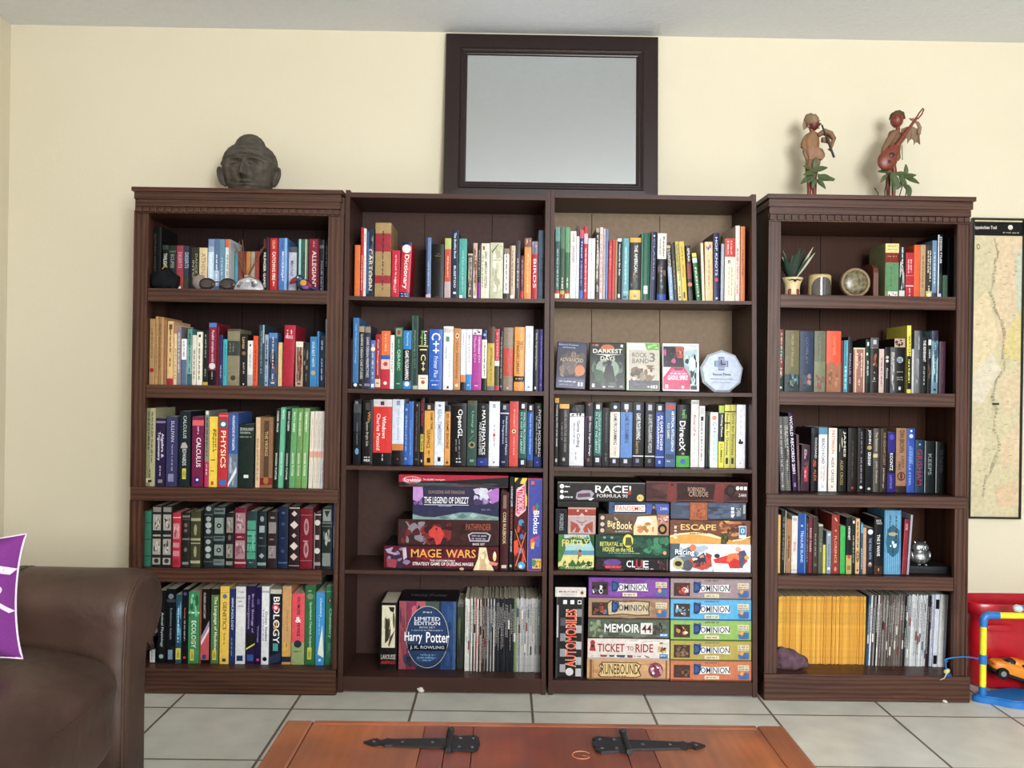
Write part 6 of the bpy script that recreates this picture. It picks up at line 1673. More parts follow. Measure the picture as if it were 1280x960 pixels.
def row_of_magazines(Z, xs0, xs1, cols, ytop, ybot, Y, z0, lean, group, cat, labels, depth=.2, jit=5):
    n = len(cols)
    step = (xs1 - xs0) / n
    zmid = zx(Z, (xs0 + xs1) / 2, ytop, Y).z
    lim = INNER[{'B': 'B', 'D': 'D'}['B' if Z is ZB5 else 'D']]
    for i, c in enumerate(cols):
        a, b = xs0 + i * step, xs0 + (i + 1) * step
        col, cw = c
        yy = Y + random.uniform(-.003, .004)
        X0, X1 = zx(Z, a, ybot, Y).x + .0002, zx(Z, b, ybot, Y).x - .0002
        zt = zx(Z, a, ytop + random.uniform(-jit, jit), yy).z
        lx = lean / Z[2] * .00293
        w_, h_ = X1 - X0, zt - z0
        ang = math.atan2(lx, zmid - z0)
        w_ *= math.cos(ang)
        mb = MB()
        m = mat(col, .32)
        mb.box(-w_ / 2, w_ / 2, 0, .0006, 0, h_, m)
        mb.box(-w_ / 2, -w_ / 2 + .0004, .0006, depth, 0, h_, m)
        mb.box(w_ / 2 - .0004, w_ / 2, .0006, depth, 0, h_, m)
        o = mb.obj('magazine', None, ((X0 + X1) / 2, yy, z0 + abs(w_ / 2 * math.sin(ang)) + .0003), (0, ang, 0))
        mb = MB()
        mb.box(-w_ / 2 + .0005, w_ / 2 - .0005, .0007, depth - .0005, 0.0002, h_ - .0004, PAGES)
        mb.obj('page_block', o)
        mb = MB()
        f = Face(w_, h_, 0, mb)
        ink = '#5c5030' if cw == 'yellow' else ('#3c3838' if lum(col) > .2 else '#b8b4b0')
        if cw == 'yellow':
            f.draw('g .3 .7 .24 .42 #b08820;g .3 .7 .05 .12 #b88c20')
        else:
            e = random.uniform(.3, .9)
            f.draw('g .25 .75 %.2f %.2f %s' % (random.uniform(.05, .2), e, ink))
            if random.random() < .5:
                v = random.uniform(.1, .8)
                f.draw('r .05 .95 %.2f %.2f %s' % (v, v + .12, random.choice(['#8c3c38', '#c8c4bc', '#2c2a2c', '#5c6c7c', '#d8d4cc'])))
        mb.obj('lettering', o)
        tag(o, labels[cw], 'magazine', group + ', ' + cw)


c5 = ([('#d8d6cc', 'white')] * 3 + [('#8c8a84', 'grey'), ('#dcdad2', 'white'), ('#3c3434', 'dark'), ('#c8c6c0', 'white'), ('#a04038', 'red'), ('#d8d4cc', 'white'), ('#2c2826', 'dark'), ('#b8b0a8', 'grey'), ('#5c4038', 'brown'), ('#4c3830', 'brown'),
      ('#8c7c70', 'brown'), ('#28262a', 'dark'), ('#c0bcb8', 'white'), ('#24242a', 'dark'), ('#b0acac', 'grey'), ('#1e1e22', 'dark'), ('#c4beb8', 'white')]
      + [(random.choice(['#1e1f24', '#26272c', '#2c2c30', '#34363c', '#1a1a1e']), 'dark') for _ in range(13)] + [('#6c8454', 'green'), ('#8c9c7c', 'green')]
      + [(random.choice(['#b4b4b2', '#a8a8a8', '#c0beba', '#b0b2b0']), 'grey') for _ in range(15)] + [('#98b0b8', 'pale-blue')])
row_of_magazines(ZB5, 737, 1186, c5, 158, 588, .075, zs, 0, 'magazines on the bottom shelf, left middle case', 'magazine',
    {k: '%s-spined magazine in the long row right of the boxed set' % k for k in ('white', 'grey', 'dark', 'red', 'brown', 'green', 'pale-blue')}, .185, 6)
ZD5 = (945, 720, 3.821)
zs = SHZ['D'][4]
row_of_magazines(ZD5, 101, 519, [(random.choice(['#dca01c', '#e2a822', '#d89a18', '#e8b030']), 'yellow') for _ in range(44)], 97, 421, .1, zs, 2, 'magazines on the bottom shelf, far right case', 'magazine',
    {'yellow': 'yellow-spined magazine in the even yellow row at the bottom of the far right case'}, .17, 2)
d5 = ([('#2c5878', 'blue'), ('#3c6c8c', 'blue'), ('#d8d8d8', 'white'), ('#4c4444', 'dark'), ('#a09c98', 'grey'), ('#28282c', 'dark'), ('#dcdcd8', 'white')]
      + [(random.choice(['#6c5c54', '#5c5450', '#78706a', '#645850', '#4c4440']), 'brown') for _ in range(16)] + [('#28262a', 'dark'), ('#8c9494', 'grey'), ('#9aa2a2', 'grey'), ('#a8acac', 'grey')]
      + [(random.choice(['#c8cacc', '#d4d6d8', '#bcc0c2']), 'white') for _ in range(10)] + [('#3c3034', 'dark'), ('#2c282c', 'dark'), ('#b4b8c8', 'grey'), ('#c8ccdc', 'white')])
row_of_magazines(ZD5, 523, 838, d5, 92, 434, .085, zs, 12, 'magazines on the bottom shelf, far right case', 'magazine',
    {k: '%s-spined magazine leaning between the yellow row and the white binders' % k for k in ('white', 'grey', 'dark', 'brown', 'blue')}, .178, 5)
for (a, b, t, col, lean, spec, lab) in [
    (842, 864, 88, '#d0d4e0', 12, 'r .1 .9 .07 .2 #1c1c20;r .1 .9 .84 .96 #1c1c20', 'white bundle of papers held by two black clips, beside the white binder'),
    (866, 892, 88, '#d8d8d4', 12, 't .5 .62 .2 .35 #3c3c40 VOL ONE', 'cream-white slim binder between the clipped papers and the pale-blue binder'),
    (894, 914, 90, '#a8bcd8', 12, 't .4 .6 .2 .35 #3c4454 VOL TWO', 'pale-blue slim binder, last in the row on the bottom shelf')]:
    Y1 = .08
    X0, X1 = zx(ZD5, a, 434, Y1).x + .0003, zx(ZD5, b, 434, Y1).x - .0003
    X1 = min(X1, INNER['D'][1](zs + .27) - .001 - lean / 3.82 * .0029)
    o = stand_book(X0, X1, zs, zx(ZD5, a, t, Y1).z, Y1, lean / 3.82 * .0029, .19, col, spec, False, 'binder' if 'slim binder' in lab else 'paper_bundle', auto=False, gloss=.35)
    tag(o, lab, 'binder' if 'slim binder' in lab else 'papers')

# ---- disc cases and the award on the second shelf of the right middle case
zs = SHZ['C'][1]


def disc_case(x0, x1, y0, y1, col, spec, label, Y, rz=0.0, roll=0.0):
    X0, X1 = zx(ZC2, x0, y1, Y).x, zx(ZC2, x1, y1, Y).x
    zt = zx(ZC2, (x0 + x1) / 2, y0, Y).z
    w_, h_ = X1 - X0, (zt - zs)
    mb = MB()
    mb.bbox(-w_ / 2, w_ / 2, 0, .014, 0, h_, mat(col, .3), .002)
    tilt = -.1
    o = mb.obj('disc_case', None, ((X0 + X1) / 2, Y, zs + .003 + abs(roll) * w_ / 2), (tilt, roll, rz))
    mb = MB()
    f = Face(w_ - .006, h_ - .006, 0, mb)
    f.rough = .2
    f.draw(spec)
    a = mb.obj('cover_art', o, (0, 0, .003))
    tag(o, label, 'disc case', 'disc cases on the second shelf of the right middle case')
    return o


disc_case(66, 244, 232, 500, '#4c4454',
    'b 0 .14 #3c4868;h .02 .7 .03 .07 #b8c0d8 Expansion Download;h .15 .6 .09 .12 #b8c0d8 with Download;m 0 1 .14 .78 46 #6c5c58,#8c6c5c,#54504c,#b0703c,#8c7c74,#4c4440;e .8 .6 .18 .12 #c87838;r .05 .9 .36 .42 #4c3c34;h .08 .9 .34 .42 #c0a890 ADVANCED;' + ''.join('r %.2f %.2f .2 .34 #5c4c44;' % (u, u + .02) for u in (.25, .35, .45, .55, .65)) + 'b .78 1 #4a4a6a;G .1 .7 .84 .88 #c8c8d8;G .1 .6 .92 .94 #9898b0;r .76 .82 .86 .95 #ddd;r .86 .93 .86 .95 #ddd',
    'grey-blue disc case tilting to one side at the left end of the row', .05, 0.02, .05)
disc_case(268, 482, 232, 508, '#1c1c1a',
    'b 0 1 #28302a;m 0 1 .3 1 50 #344438,#4c5c4c,#28302c,#5c6c5c,#3c4c40;e .5 .1 .2 .08 #c06830;e .5 .55 .34 .22 #8c9c8c;m .3 .7 .35 .8 16 #a8b0a0,#5c6458,#3c3c38;e .55 .42 .08 .07 #2c2824;p #34302c .45 .48 .65 .48 .75 .85 .35 .85;p #3c5c40 .1 .55 .35 .6 .45 .85 .15 .8;h .08 .93 .12 .21 #e8e8dc DARKEST;p #d8d4c4 .1 .235 .95 .235 .6 .26 .5 .29 .4 .26;h .3 .72 .28 .37 #dcdccc DAYS;r .05 .12 .02 .06 #b03c30;r .14 .24 .02 .06 #a87c70;r .88 .95 .02 .08 #d8d8d0;r .05 .13 .88 .96 #d0d0c8;e .4 .95 .05 .02 #ccc;r .85 .95 .92 .96 #999;G .52 .7 .93 .96 #bbb',
    'black and green disc case with a soldier and cream letters', .05, 0.0, .0)
disc_case(488, 686, 231, 510, '#b8d0a0',
    'b 0 1 #c0b8a8;b 0 .14 #e0e4e0;p #6ca84c .55 0 1 0 1 .14 .62 .14;m .6 1 0 .13 8 #8cc86c,#a8d88c;G .12 .5 .05 .09 #b0b4b0;h .16 .62 .2 .3 #6c6c64 ROCK;h .16 .68 .33 .43 #6c6c64 BAND;h .7 .88 .2 .4 #6c6c64 3;m .05 .95 .45 .88 54 #a09078,#80684c,#c8bca8,#5c5040,#94846c;b .8 1 #54545c;m .1 .9 .78 .92 12 #5c5c64,#44444c,#6c6460;h .62 .95 .9 .97 #e8e8e4 +483;r 0 .04 0 1 #e8ecdc',
    'silver-white disc case with a pale-green top edge, third in the row', .05, 0.0, .0)
disc_case(703, 920, 236, 510, '#e4e4e8',
    'b 0 .06 #d8d8dc;h .75 .95 .015 .05 #888 Disc;p #2c2430 0 .05 .55 .05 .6 .5 0 .5;m 0 .4 .06 .5 18 #2c2830,#c04c84,#1c1a20,#6c2c54;p #b85c3c .35 .06 .6 .06 .6 .3 .4 .3;m .36 .6 .06 .34 10 #a04c34,#c8805c,#7c3428;p #a8c0c4 .58 .15 .98 .1 .98 .9 .7 .95 .6 .5;m .58 1 .12 .95 34 #d8e4e4,#1c2024,#8ca8ac,#c8dcdc,#2c3438;p #c83468 0 .72 .22 .5 .6 .5 .76 .7 .76 .98 0 .98;p #e0608c .1 .72 .28 .54 .56 .54 .7 .7 .7 .76 .1 .78;h .12 .7 .68 .78 #f4e8f0 GHOUL SPIRIT;G .2 .68 .62 .66 #f4d8e4;r .3 .55 .52 .57 #8c2c4c;r .05 .13 .88 .96 #e8e8e8;r .78 .95 .9 .98 #2c2c34;c .93 .04 #f0e0e8 .55;r .96 1 .05 1 #e8e8ec',
    'white and hot-pink disc case, beside the many-sided award', .05, 0.0, .0)

# many-sided award: thick clear slab with a printed back
Y1 = .05
c0, c1 = zx(ZC2, 926, 380, Y1), zx(ZC2, 1185, 380, Y1)
R_ = (c1.x - c0.x) / 2
zc_ = zs + R_ * math.cos(PI / 9) + .001
glm, gnt, gb = node_mat('clear_acrylic')
gb.inputs['Base Color'].default_value = (.93, .96, .98, 1)
gb.inputs['Roughness'].default_value = .04
gb.inputs['Transmission Weight'].default_value = 1.0
gb.inputs['IOR'].default_value = 1.3
mb = MB()
n8 = [(R_ * math.cos(PI / 2 + 2 * PI / 9 * i), R_ * math.sin(PI / 2 + 2 * PI / 9 * i)) for i in range(9)]
ri = .90
frt = [(a * ri, -.012, b * ri) for a, b in n8]
mid = [(a, -.002, b) for a, b in n8]
bck = [(a, .014, b) for a, b in n8]
mb.add(frt, [tuple(range(9))], mat('#a4b0c4', .25, .3))
mb.add(frt + mid, [(i, (i + 1) % 9, 9 + (i + 1) % 9, 9 + i) for i in range(9)], mat('#c4ced8', .12, .6))
mb.add(mid + bck, [(i, (i + 1) % 9, 9 + (i + 1) % 9, 9 + i) for i in range(9)], mat('#98a8b8', .12, .6))
mb.add(bck, [tuple(range(9))], mat('#c8d0d8', .3))
o = mb.obj('award', None, ((c0.x + c1.x) / 2, Y1 + .012, zc_), (-.05, 0, 0))
tag(o, 'white many-sided glass award with a cross clock emblem on the second shelf', 'award')
mb = MB()
f = Face(2 * R_ * ri, 2 * R_ * ri, -.0121, mb)
f.rough = .35


def cross(s, c, cx=.48, cy=.3):
    a, b = .085 * s, .19 * s
    b = .17 * s
    a = .075 * s
    f.poly([(cx - a, cy - b), (cx - a, cy - a), (cx - b, cy - a), (cx - b, cy + a), (cx - a, cy + a), (cx - a, cy + b), (cx + a, cy + b), (cx + a, cy + a), (cx + b, cy + a), (cx + b, cy - a), (cx + a, cy - a), (cx + a, cy - b)], c)


# the cross is drawn from two bars so that it stays a clean concave shape
for s, c in ((1.0, '#484c58'), (.9, '#8c98b8')):
    f.k += 2
    f.rect(.48 - .075 * s - (1 - s) * 0, .48 + .075 * s, .3 - .17 * s, .3 + .17 * s, c)
    f.k -= 1
    f.rect(.48 - .17 * s, .48 + .17 * s, .3 - .075 * s, .3 + .075 * s, c)
f.k += 2
f.rect(.465, .49, .2, .32, '#2c303c')
f.rect(.465, .6, .3, .325, '#2c303c')
f.draw('h .27 .5 .54 .6 #4c5470 Rescue;h .51 .72 .54 .6 #20242e Time;G .2 .78 .68 .7 #687084;G .24 .74 .77 .785 #687084')
mb.obj('emblem', o, (0, 0, -R_ * ri))
# ------------------------------------------------------------------ mirror on the two plain cases
def frame_profile(mb, w, h, prof, m, y=0.0):
    """mitred rectangular frame centred on the origin; prof: (distance inwards from the outer edge, depth towards the room)"""
    n = len(prof)
    rings = []
    for (d, q) in prof:
        a, b = w / 2 - d, h / 2 - d
        rings.append([(-a, y - q, -b), (a, y - q, -b), (a, y - q, b), (-a, y - q, b)])
    vs = [p for r in rings for p in r]
    fs = []
    for i in range(n - 1):
        for k in range(4):
            fs.append((i * 4 + k, i * 4 + (k + 1) % 4, (i + 1) * 4 + (k + 1) % 4, (i + 1) * 4 + k))
    mb.add(vs, fs, m)


zt = TOPB + .006
pb_l, pb_r = at(553.5, 238, .225), at(823.0, 240, .225)
pt = at(688, 44.5, .285)
Wm = pb_r.x - pb_l.x
base = Vector(((pb_l.x + pb_r.x) / 2, .235, zt))
Hm = math.hypot(pt.z - zt, .05)
ang = math.atan2(.05, pt.z - zt)
FRM = wood('mirror_frame_wood', '#1a0e0b', '#261511', 2, rough=.3, strength=.5)
root = empty('mirror', base)
root.rotation_euler = (-ang, 0, 0)
tag(root, 'large mirror in a dark wooden frame leaning on the wall above the middle bookcases', 'mirror')
mb = MB()
prof = [(0, -.012), (0, .004), (.003, .008), (.058, .010), (.061, .014), (.066, .016), (.072, .012), (.076, .012), (.080, .008), (.084, .007), (.088, .0)]
frame_profile(mb, Wm, Hm, prof, FRM)
mb.add([(-Wm / 2, .012, -Hm / 2), (Wm / 2, .012, -Hm / 2), (Wm / 2, .012, Hm / 2), (-Wm / 2, .012, Hm / 2)], [(3, 2, 1, 0)], FRM)
mb.obj('frame', root, (0, 0, Hm / 2))
mm, nt, b = node_mat('silvered_glass')
b.inputs['Base Color'].default_value = (.80, .84, .85, 1)
b.inputs['Metallic'].default_value = 1.0
b.inputs['Roughness'].default_value = 0.06
mb = MB()
a, c = Wm / 2 - .087, Hm / 2 - .087
mb.box(-a, a, -.002, .002, -c, c, mm)
mb.obj('mirror_glass', root, (0, 0, Hm / 2))

# ------------------------------------------------------------------ carved stone head on the first case
STONE = mat('#4b443b', .75, .3, 'stone')
cx = at(312.5, 220, .12).x
zb = TOPA
zt_ = at(312, 168.5, .12).z
HH = zt_ - zb
hw = (at(349, 220, .12).x - at(274.5, 220, .12).x) / 2


def G(x, s):
    return math.exp(-(x / s) ** 2)


def head_pt(th, ph):
    """th: 0 at the crown .. 1 at the neck; ph: 0 towards the room"""
    # silhouette half width against height (1 top .. 0 foot)
    prof = [(0, 0.0), (.008, .14), (.03, .27), (.07, .39), (.12, .47), (.17, .515), (.195, .55), (.22, .65), (.27, .775), (.34, .875), (.42, .93), (.50, .945), (.58, .93), (.66, .885), (.74, .83), (.83, .755), (.90, .64), (.96, .5), (1.0, .38)]
    v = th
    for (a, ra), (b_, rb) in zip(prof[:-1], prof[1:]):
        if a <= v <= b_ + 1e-9:
            u = (v - a) / (b_ - a)
            u = u * u * (3 - 2 * u) * .5 + u * .5
            r = ra + (rb - ra) * u
            break
    x = r * math.sin(ph) * hw * .97
    y = -r * math.cos(ph) * hw * .92
    z = (1 - v) * HH
    front = max(0.0, math.cos(ph))
    s = math.sin(ph) * r          # sideways position on the face, -1..1
    if front > 0:
        d = 0.0
        # hair rim: the face lies lower than the hair
        rim = 0.375 + .10 * s * s * 2.0
        inface = 1 / (1 + math.exp(-(v - rim) * 90)) * (1 / (1 + math.exp((abs(s) - .62) * 30)))
        d -= .012 * inface
        d += .010 * G(v - .44 - .10 * (abs(s) - .28) ** 2 * 4, .022) * G(abs(s) - .28, .26)      # brows
        d -= .012 * G(v - .50, .03) * G(abs(s) - .27, .13)
        d += .013 * G(v - .53, .032) * G(abs(s) - .28, .13)      # eyelids
        d -= .006 * G(v - .555, .008) * G(abs(s) - .28, .12)
        nw = .045 + .07 * max(0, (v - .45) / .3) if v < .75 else .12
        nz = (1 / (1 + math.exp(-(v - .46) * 60))) * (1 / (1 + math.exp((v - .735) * 90)))
        d += (.010 + .030 * max(0, (v - .45)) / .28) * nz * G(s, nw)
        d += .010 * G(v - .71, .025) * G(abs(s) - .085, .04)
        d += .011 * G(v - .795, .016) * G(s, .16) + .010 * G(v - .84, .018) * G(s, .13) - .006 * G(v - .817, .007) * G(s, .18)
        d += .012 * G(v - .92, .05) * G(s, .2)
        d += .006 * G(v - .66, .1) * G(abs(s) - .38, .15)
        y -= 1.7 * d * front
    return (x, y, z)


mb = MB()
NR, NS = 110, 120
vs = [head_pt(i / NR, 2 * PI * j / NS) for i in range(NR + 1) for j in range(NS)]
fs = [(i * NS + j, (i + 1) * NS + j, (i + 1) * NS + (j + 1) % NS, i * NS + (j + 1) % NS) for i in range(NR) for j in range(NS)]
mb.add(vs, fs, STONE, True)
mb.add(vs[-NS:], [tuple(range(NS))], STONE)
o = mb.obj('stone_head', None, (cx, .12, zb + .001))
tag(o, 'dark carved stone head with a topknot and long ears, on the far left case', 'sculpture')
for sx in (-1, 1):
    mb = MB()

    def ear(d, sx=sx):
        return 1 - .35 * G(d.x * sx - .1, .45) * G(d.y + .9, .7) * G(d.z - .2, .6)
    M = Matrix.Rotation(sx * .32, 3, 'Y')
    mb.ell((sx * hw * .90, -.004, HH * .315), (hw * .115, hw * .16, HH * .155), STONE, 22, 16, M, ear)
    pts = []
    for i in range(13):
        t = -1.1 + 3.6 * i / 12
        p = M @ Vector((sx * hw * .105 * math.cos(t), -hw * .12, HH * .15 * math.sin(t)))
        pts.append(Vector((sx * hw * .90, -.004, HH * .315)) + p)
    mb.tube(pts, [.002] + [.0042] * 11 + [.002], STONE, 8)
    mb.obj('ear', o)
# beaded hairline
mb = MB()
for i in range(31):
    a = -1.25 + 2.5 * i / 30
    v = .375 + .10 * (math.sin(a) * .86) ** 2 * 2.0
    p = head_pt(v, a)
    mb.ell((p[0] * 1.01, p[1] - .002, p[2]), (.0032,) * 3, STONE, 6, 4)
mb.obj('hairline', o)


# ------------------------------------------------------------------ two musicians on the last case
def skin(name, pts, edges, rad, m, parent, root_i=0, sub=2):
    me = bpy.data.meshes.new(name)
    bm = bmesh.new()
    lay = bm.verts.layers.skin.verify()
    bv = [bm.verts.new(p) for p in pts]
    for a, b in edges:
        bm.edges.new((bv[a], bv[b]))
    for i, r in enumerate(rad):
        bv[i][lay].radius = (r, r)
        bv[i][lay].use_root = (i == root_i)
    bm.to_mesh(me)
    bm.free()
    me.materials.append(m)
    o = bpy.data.objects.new(name, me)
    COL.objects.link(o)
    s = o.modifiers.new('Skin', 'SKIN')
    s.use_smooth_shade = True
    u = o.modifiers.new('Subdivision', 'SUBSURF')
    u.levels = sub
    u.render_levels = sub
    o.parent = parent
    return o


def leaf(mb, base, d, up, L, W, m, bend=.25):
    base, d, up = Vector(base), Vector(d).normalized(), Vector(up)
    side = d.cross(up).normalized()
    nrm = side.cross(d).normalized()
    n = 8
    vs, fs = [], []
    for i in range(n + 1):
        u = i / n
        wd = W * math.sin(PI * min(1, u * .93 + .03)) ** .8 * (1 - .35 * u)
        c = base + d * L * u - nrm * bend * L * u * u
        fold = wd * .25
        vs += [c - side * wd + nrm * fold, c, c + side * wd + nrm * fold]
    for i in range(n):
        for k in range(2):
            fs.append((i * 3 + k, i * 3 + k + 1, i * 3 + 4 + k, i * 3 + 3 + k))
    mb.add(vs, fs, m, True)


RED = mat('#743222', .4, .5, 'wood')
REDD = mat('#5a2016', .45, .4, 'wood')
CLOTH = mat('#8a6a4c', .8, .1, 'cloth')
CLOTH2 = mat('#7c5e48', .8, .1, 'cloth')
STRAW = mat('#86705a', .85, .1, 'cloth')
LEAF = mat('#42512c', .5, .4, 'cloth')
DARKW = mat('#1e1714', .4, .5, 'wood')
GX = lambda px, py, Y: at(px, py, Y)
Yg = .14
zT = TOPD
k = (Yg - CAMY) / FPX         # metres per pixel at that depth


def fig(x0, label):
    r = empty('figurine', (at(x0, 243, Yg).x, Yg, zT + .001))
    tag(r, label, 'figurine', 'carved wooden musicians')
    return r


# flute player (local coordinates: metres per photo pixel)
r1 = fig(1016, 'small carved flute player in cloth with a straw cap, on the far right case')
P = lambda x, y, d=0.0: Vector(((x - 1016) * k, d, (255.5 - y) * k))
body = skin('body', [P(1015, 205), P(1014, 190), P(1014, 178), P(1015, 168), P(1013, 162), P(1013.5, 154), P(1019, 172, -.01), P(1011, 214, -.006), P(1011, 232, -.004), P(1010.5, 250, -.008), P(1018, 214, .01), P(1018.5, 232, .008), P(1018.5, 250, .004), P(1012, 254.6, -.02), P(1020.5, 254.6, -.01)],
    [(0, 1), (1, 2), (2, 3), (3, 4), (4, 5), (2, 6), (0, 7), (7, 8), (8, 9), (0, 10), (10, 11), (11, 12), (9, 13), (12, 14)],
    [.017, .018, .018, .010, .008, .017, .010, .012, .010, .007, .012, .010, .007, .006, .006], RED, r1)
mb = MB()
mb.ell(P(1015.5, 154), (.0225, .022, .027), REDD, 20, 14)
mb.ell(P(1021.3, 156, -.006), (.006, .004, .006), REDD, 8, 6)
mb.ell(P(1022.8, 155, -.010), (.005, .004, .0035), REDD, 8, 6)
mb.ell(P(1021.4, 160, -.008), (.004, .004, .002), REDD, 8, 6)
for dy in (-.012, .0):
    mb.ell(P(1021.5, 151.5, dy - .006), (.0025, .002, .002), DARKW, 6, 4)
hd = mb.obj('head', r1)
mb = MB()
mb.ell(P(1013, 149.5), (.029, .028, .024), STRAW, 20, 12, Matrix.Rotation(.35, 3, 'Y'), lambda d: 1 + .08 * math.sin(9 * d.x) * math.cos(7 * d.z))
leaf(mb, P(1006.5, 149), (-.25, -.2, -1), (0, -1, 0), .042, .014, STRAW, .1)
leaf(mb, P(1008, 155, -.012), (-.2, -.3, -1), (1, -1, 0), .02, .010, STRAW, .1)
mb.obj('straw_cap', r1)
mb = MB()      # blouse: hunched shoulders, gathered waist and a flaring skirt, all in folds


def drape(levels, c0, folds, amp, m, seed):
    vs, fs = [], []
    n = 40
    for li, (y, x, rx, ry) in enumerate(levels):
        for k_ in range(n):
            a_ = 2 * PI * k_ / n
            f_ = 1 + amp * math.sin(folds * a_ + seed + li * .55) + .5 * amp * math.sin((folds + 4) * a_ + 2 * seed - li * .8)
            vs.append(P(x, y, c0) + Vector((rx * f_ * math.cos(a_), ry * f_ * math.sin(a_), .004 * math.sin(3 * a_ + seed) * (li % 2))))
    for i in range(len(levels) - 1):
        for k_ in range(n):
            fs.append((i * n + k_, i * n + (k_ + 1) % n, (i + 1) * n + (k_ + 1) % n, (i + 1) * n + k_))
    mb.add(vs, fs, m, True)
    mb.add(vs[:n], [tuple(range(n))], m)


drape([(164, 1015, .010, .010), (167, 1014, .022, .018), (172, 1012.5, .030, .024), (178, 1011.5, .034, .026), (183, 1011, .033, .026), (187, 1013, .026, .020)], 0, 7, .06, CLOTH, 1.0)
drape([(184, 1012.5, .024, .020), (187, 1014, .034, .026), (192, 1016, .038, .028), (197, 1017.5, .036, .028), (200, 1016.5, .028, .022)], -.003, 9, .08, mat('#92705a', .8, .1, 'cloth'), 2.2)
drape([(197, 1016, .024, .020), (203, 1015.5, .028, .022), (209, 1014.5, .026, .021), (216, 1014, .022, .019), (223, 1013.5, .018, .016)], 0, 8, .06, CLOTH2, .4)
mb.obj('blouse', r1)
mb = MB()
for dd in (-.02, .014):
    mb.tube([P(1019, 170, dd), P(1027, 165, dd * .7 - .01), P(1035, 168, dd * .5 - .012), P(1039, 174, -.02), P(1037, 180, -.024), P(1035, 186, -.03)], [.008, .010, .010, .009, .006, .004], CLOTH2, 10)
mb.tube([P(1024, 176, -.02), P(1031, 176, -.02), P(1034, 182, -.03)], [.010, .012, .004], CLOTH2, 10)
mb.obj('sleeve', r1)
mb = MB()
for j in range(4):
    a = P(1033.5 + j * .9, 186 + j * .6, -.026)
    mb.tube([a, a + Vector((-.004, -.006, -.006)), a + Vector((-.010, -.004, -.008))], .0022, RED, 6)
mb.tube([P(1036, 184, -.03), P(1033, 190, -.036)], .002, RED, 6)
mb.obj('hand', r1)
mb = MB()
mb.tube([P(1022.5, 158, -.03), P(1037.5, 199, -.038)], [.0032, .0045], DARKW, 10)
mb.obj('flute', r1)
mb = MB()
for (x, y, dx, dz, L) in [(1010, 214, -1, .5, .034), (1012, 216, 1, .35, .055), (1016, 218, -1, -.1, .05), (1010, 222, -.9, -.6, .05), (1018, 222, 1, -.2, .062), (1016, 226, .8, -.7, .05), (1022, 226, 1, .1, .052), (1013, 212, .2, 1, .04), (1014, 224, -.2, -1, .04), (1012, 219, -.5, -1, .04), (1019, 219, .3, -.9, .045)]:
    leaf(mb, P(x, y, -.03), (dx, -.35, dz), (0, -1, .4), L, L * .27, LEAF)
mb.obj('leaves', r1)

# lute player
r2 = fig(1114, 'taller carved lute player with cloth wings and bare red legs, on the far right case')
P = lambda x, y, d=0.0: Vector(((x - 1114) * k, d, (257 - y) * k))
skin('body', [P(1114, 198), P(1118, 186), P(1120, 172), P(1121, 163), P(1121, 156), P(1121, 148), P(1126, 166, -.008), P(1110, 214, -.004), P(1109.5, 232), P(1111, 252), P(1118, 212, .004), P(1117, 230), P(1117, 252), P(1112, 256.2, -.02), P(1120, 256.2, -.014)],
    [(0, 1), (1, 2), (2, 3), (3, 4), (4, 5), (2, 6), (0, 7), (7, 8), (8, 9), (0, 10), (10, 11), (11, 12), (9, 13), (12, 14)],
    [.014, .015, .016, .009, .008, .016, .010, .011, .009, .006, .011, .009, .006, .005, .005], RED, r2)
mb = MB()
mb.ell(P(1119.5, 149), (.024, .024, .029), RED, 20, 14)
mb.ell(P(1113.3, 151, -.014), (.006, .006, .006), RED, 8, 6)
mb.ell(P(1115.5, 155, -.010), (.004, .004, .002), REDD, 8, 6)
mb.ell(P(1115, 147.5, -.020), (.003, .002, .002), DARKW, 6, 4)
mb.ell(P(1120, 147.5, -.025), (.003, .002, .002), DARKW, 6, 4)
mb.obj('head', r2)
mb = MB()
mb.ell(P(1120.5, 147), (.0295, .029, .030), mat('#57432f', .8, .1, 'cloth'), 20, 12, None, lambda d: (1 + .05 * math.sin(14 * d.x)) * (.6 if (d.z < -.2 or (d.y < -.2 and d.z < .35)) else 1))
mb.tube([P(1115, 154, -.004), P(1115.5, 160, -.006)], [.004, .001], DARKW, 6)
mb.obj('hair', r2)
mb = MB()
mb.lathe([(.010, .085), (.020, .08), (.026, .06), (.024, .03), (.022, 0), (.024, -.02), (.018, -.03), (.012, -.032)], CLOTH2, 24, P(1117, 190), 1.0, .8)
mb.tube([P(1116, 166, -.012), P(1108, 176, -.022), P(1101, 187, -.024), P(1098, 196, -.026)], [.011, .013, .010, .007], CLOTH2, 12)
mb.obj('tunic', r2)
mb = MB()       # hanging sleeve
vs, fs = [], []
n, q = 14, 6
for i in range(n + 1):
    u = i / n
    for j in range(q + 1):
        v = j / q
        x = 1124 + 22 * u
        y = 161 - 3 * math.sin(PI * u) + v * (20 + 3 * math.sin(u * 19) - 4 * (1 - u))
        vs.append(P(x, y, -.012 + .008 * math.sin(u * 17) * (.4 + v)))
for i in range(n):
    for j in range(q):
        a = i * (q + 1) + j
        fs.append((a, a + 1, a + q + 2, a + q + 1))
mb.add(vs, fs, STRAW, True)
vs2 = [Vector(v) + Vector((0, .004, 0)) for v in vs]
mb.add(vs2, [f[::-1] for f in fs], STRAW, True)
mb.tube([P(1145, 168, -.016), P(1146, 160, -.018), P(1143, 155, -.022), P(1138, 152, -.026)], [.007, .007, .006, .004], STRAW, 8)
mb.obj('sleeve', r2)
mb = MB()
for j in range(4):
    a = P(1133 + j * 1.6, 152 + (j % 2), -.03)
    mb.tube([a, a + Vector((-.004, -.004, .006)), a + Vector((-.009, -.002, .004))], .002, RED, 6)
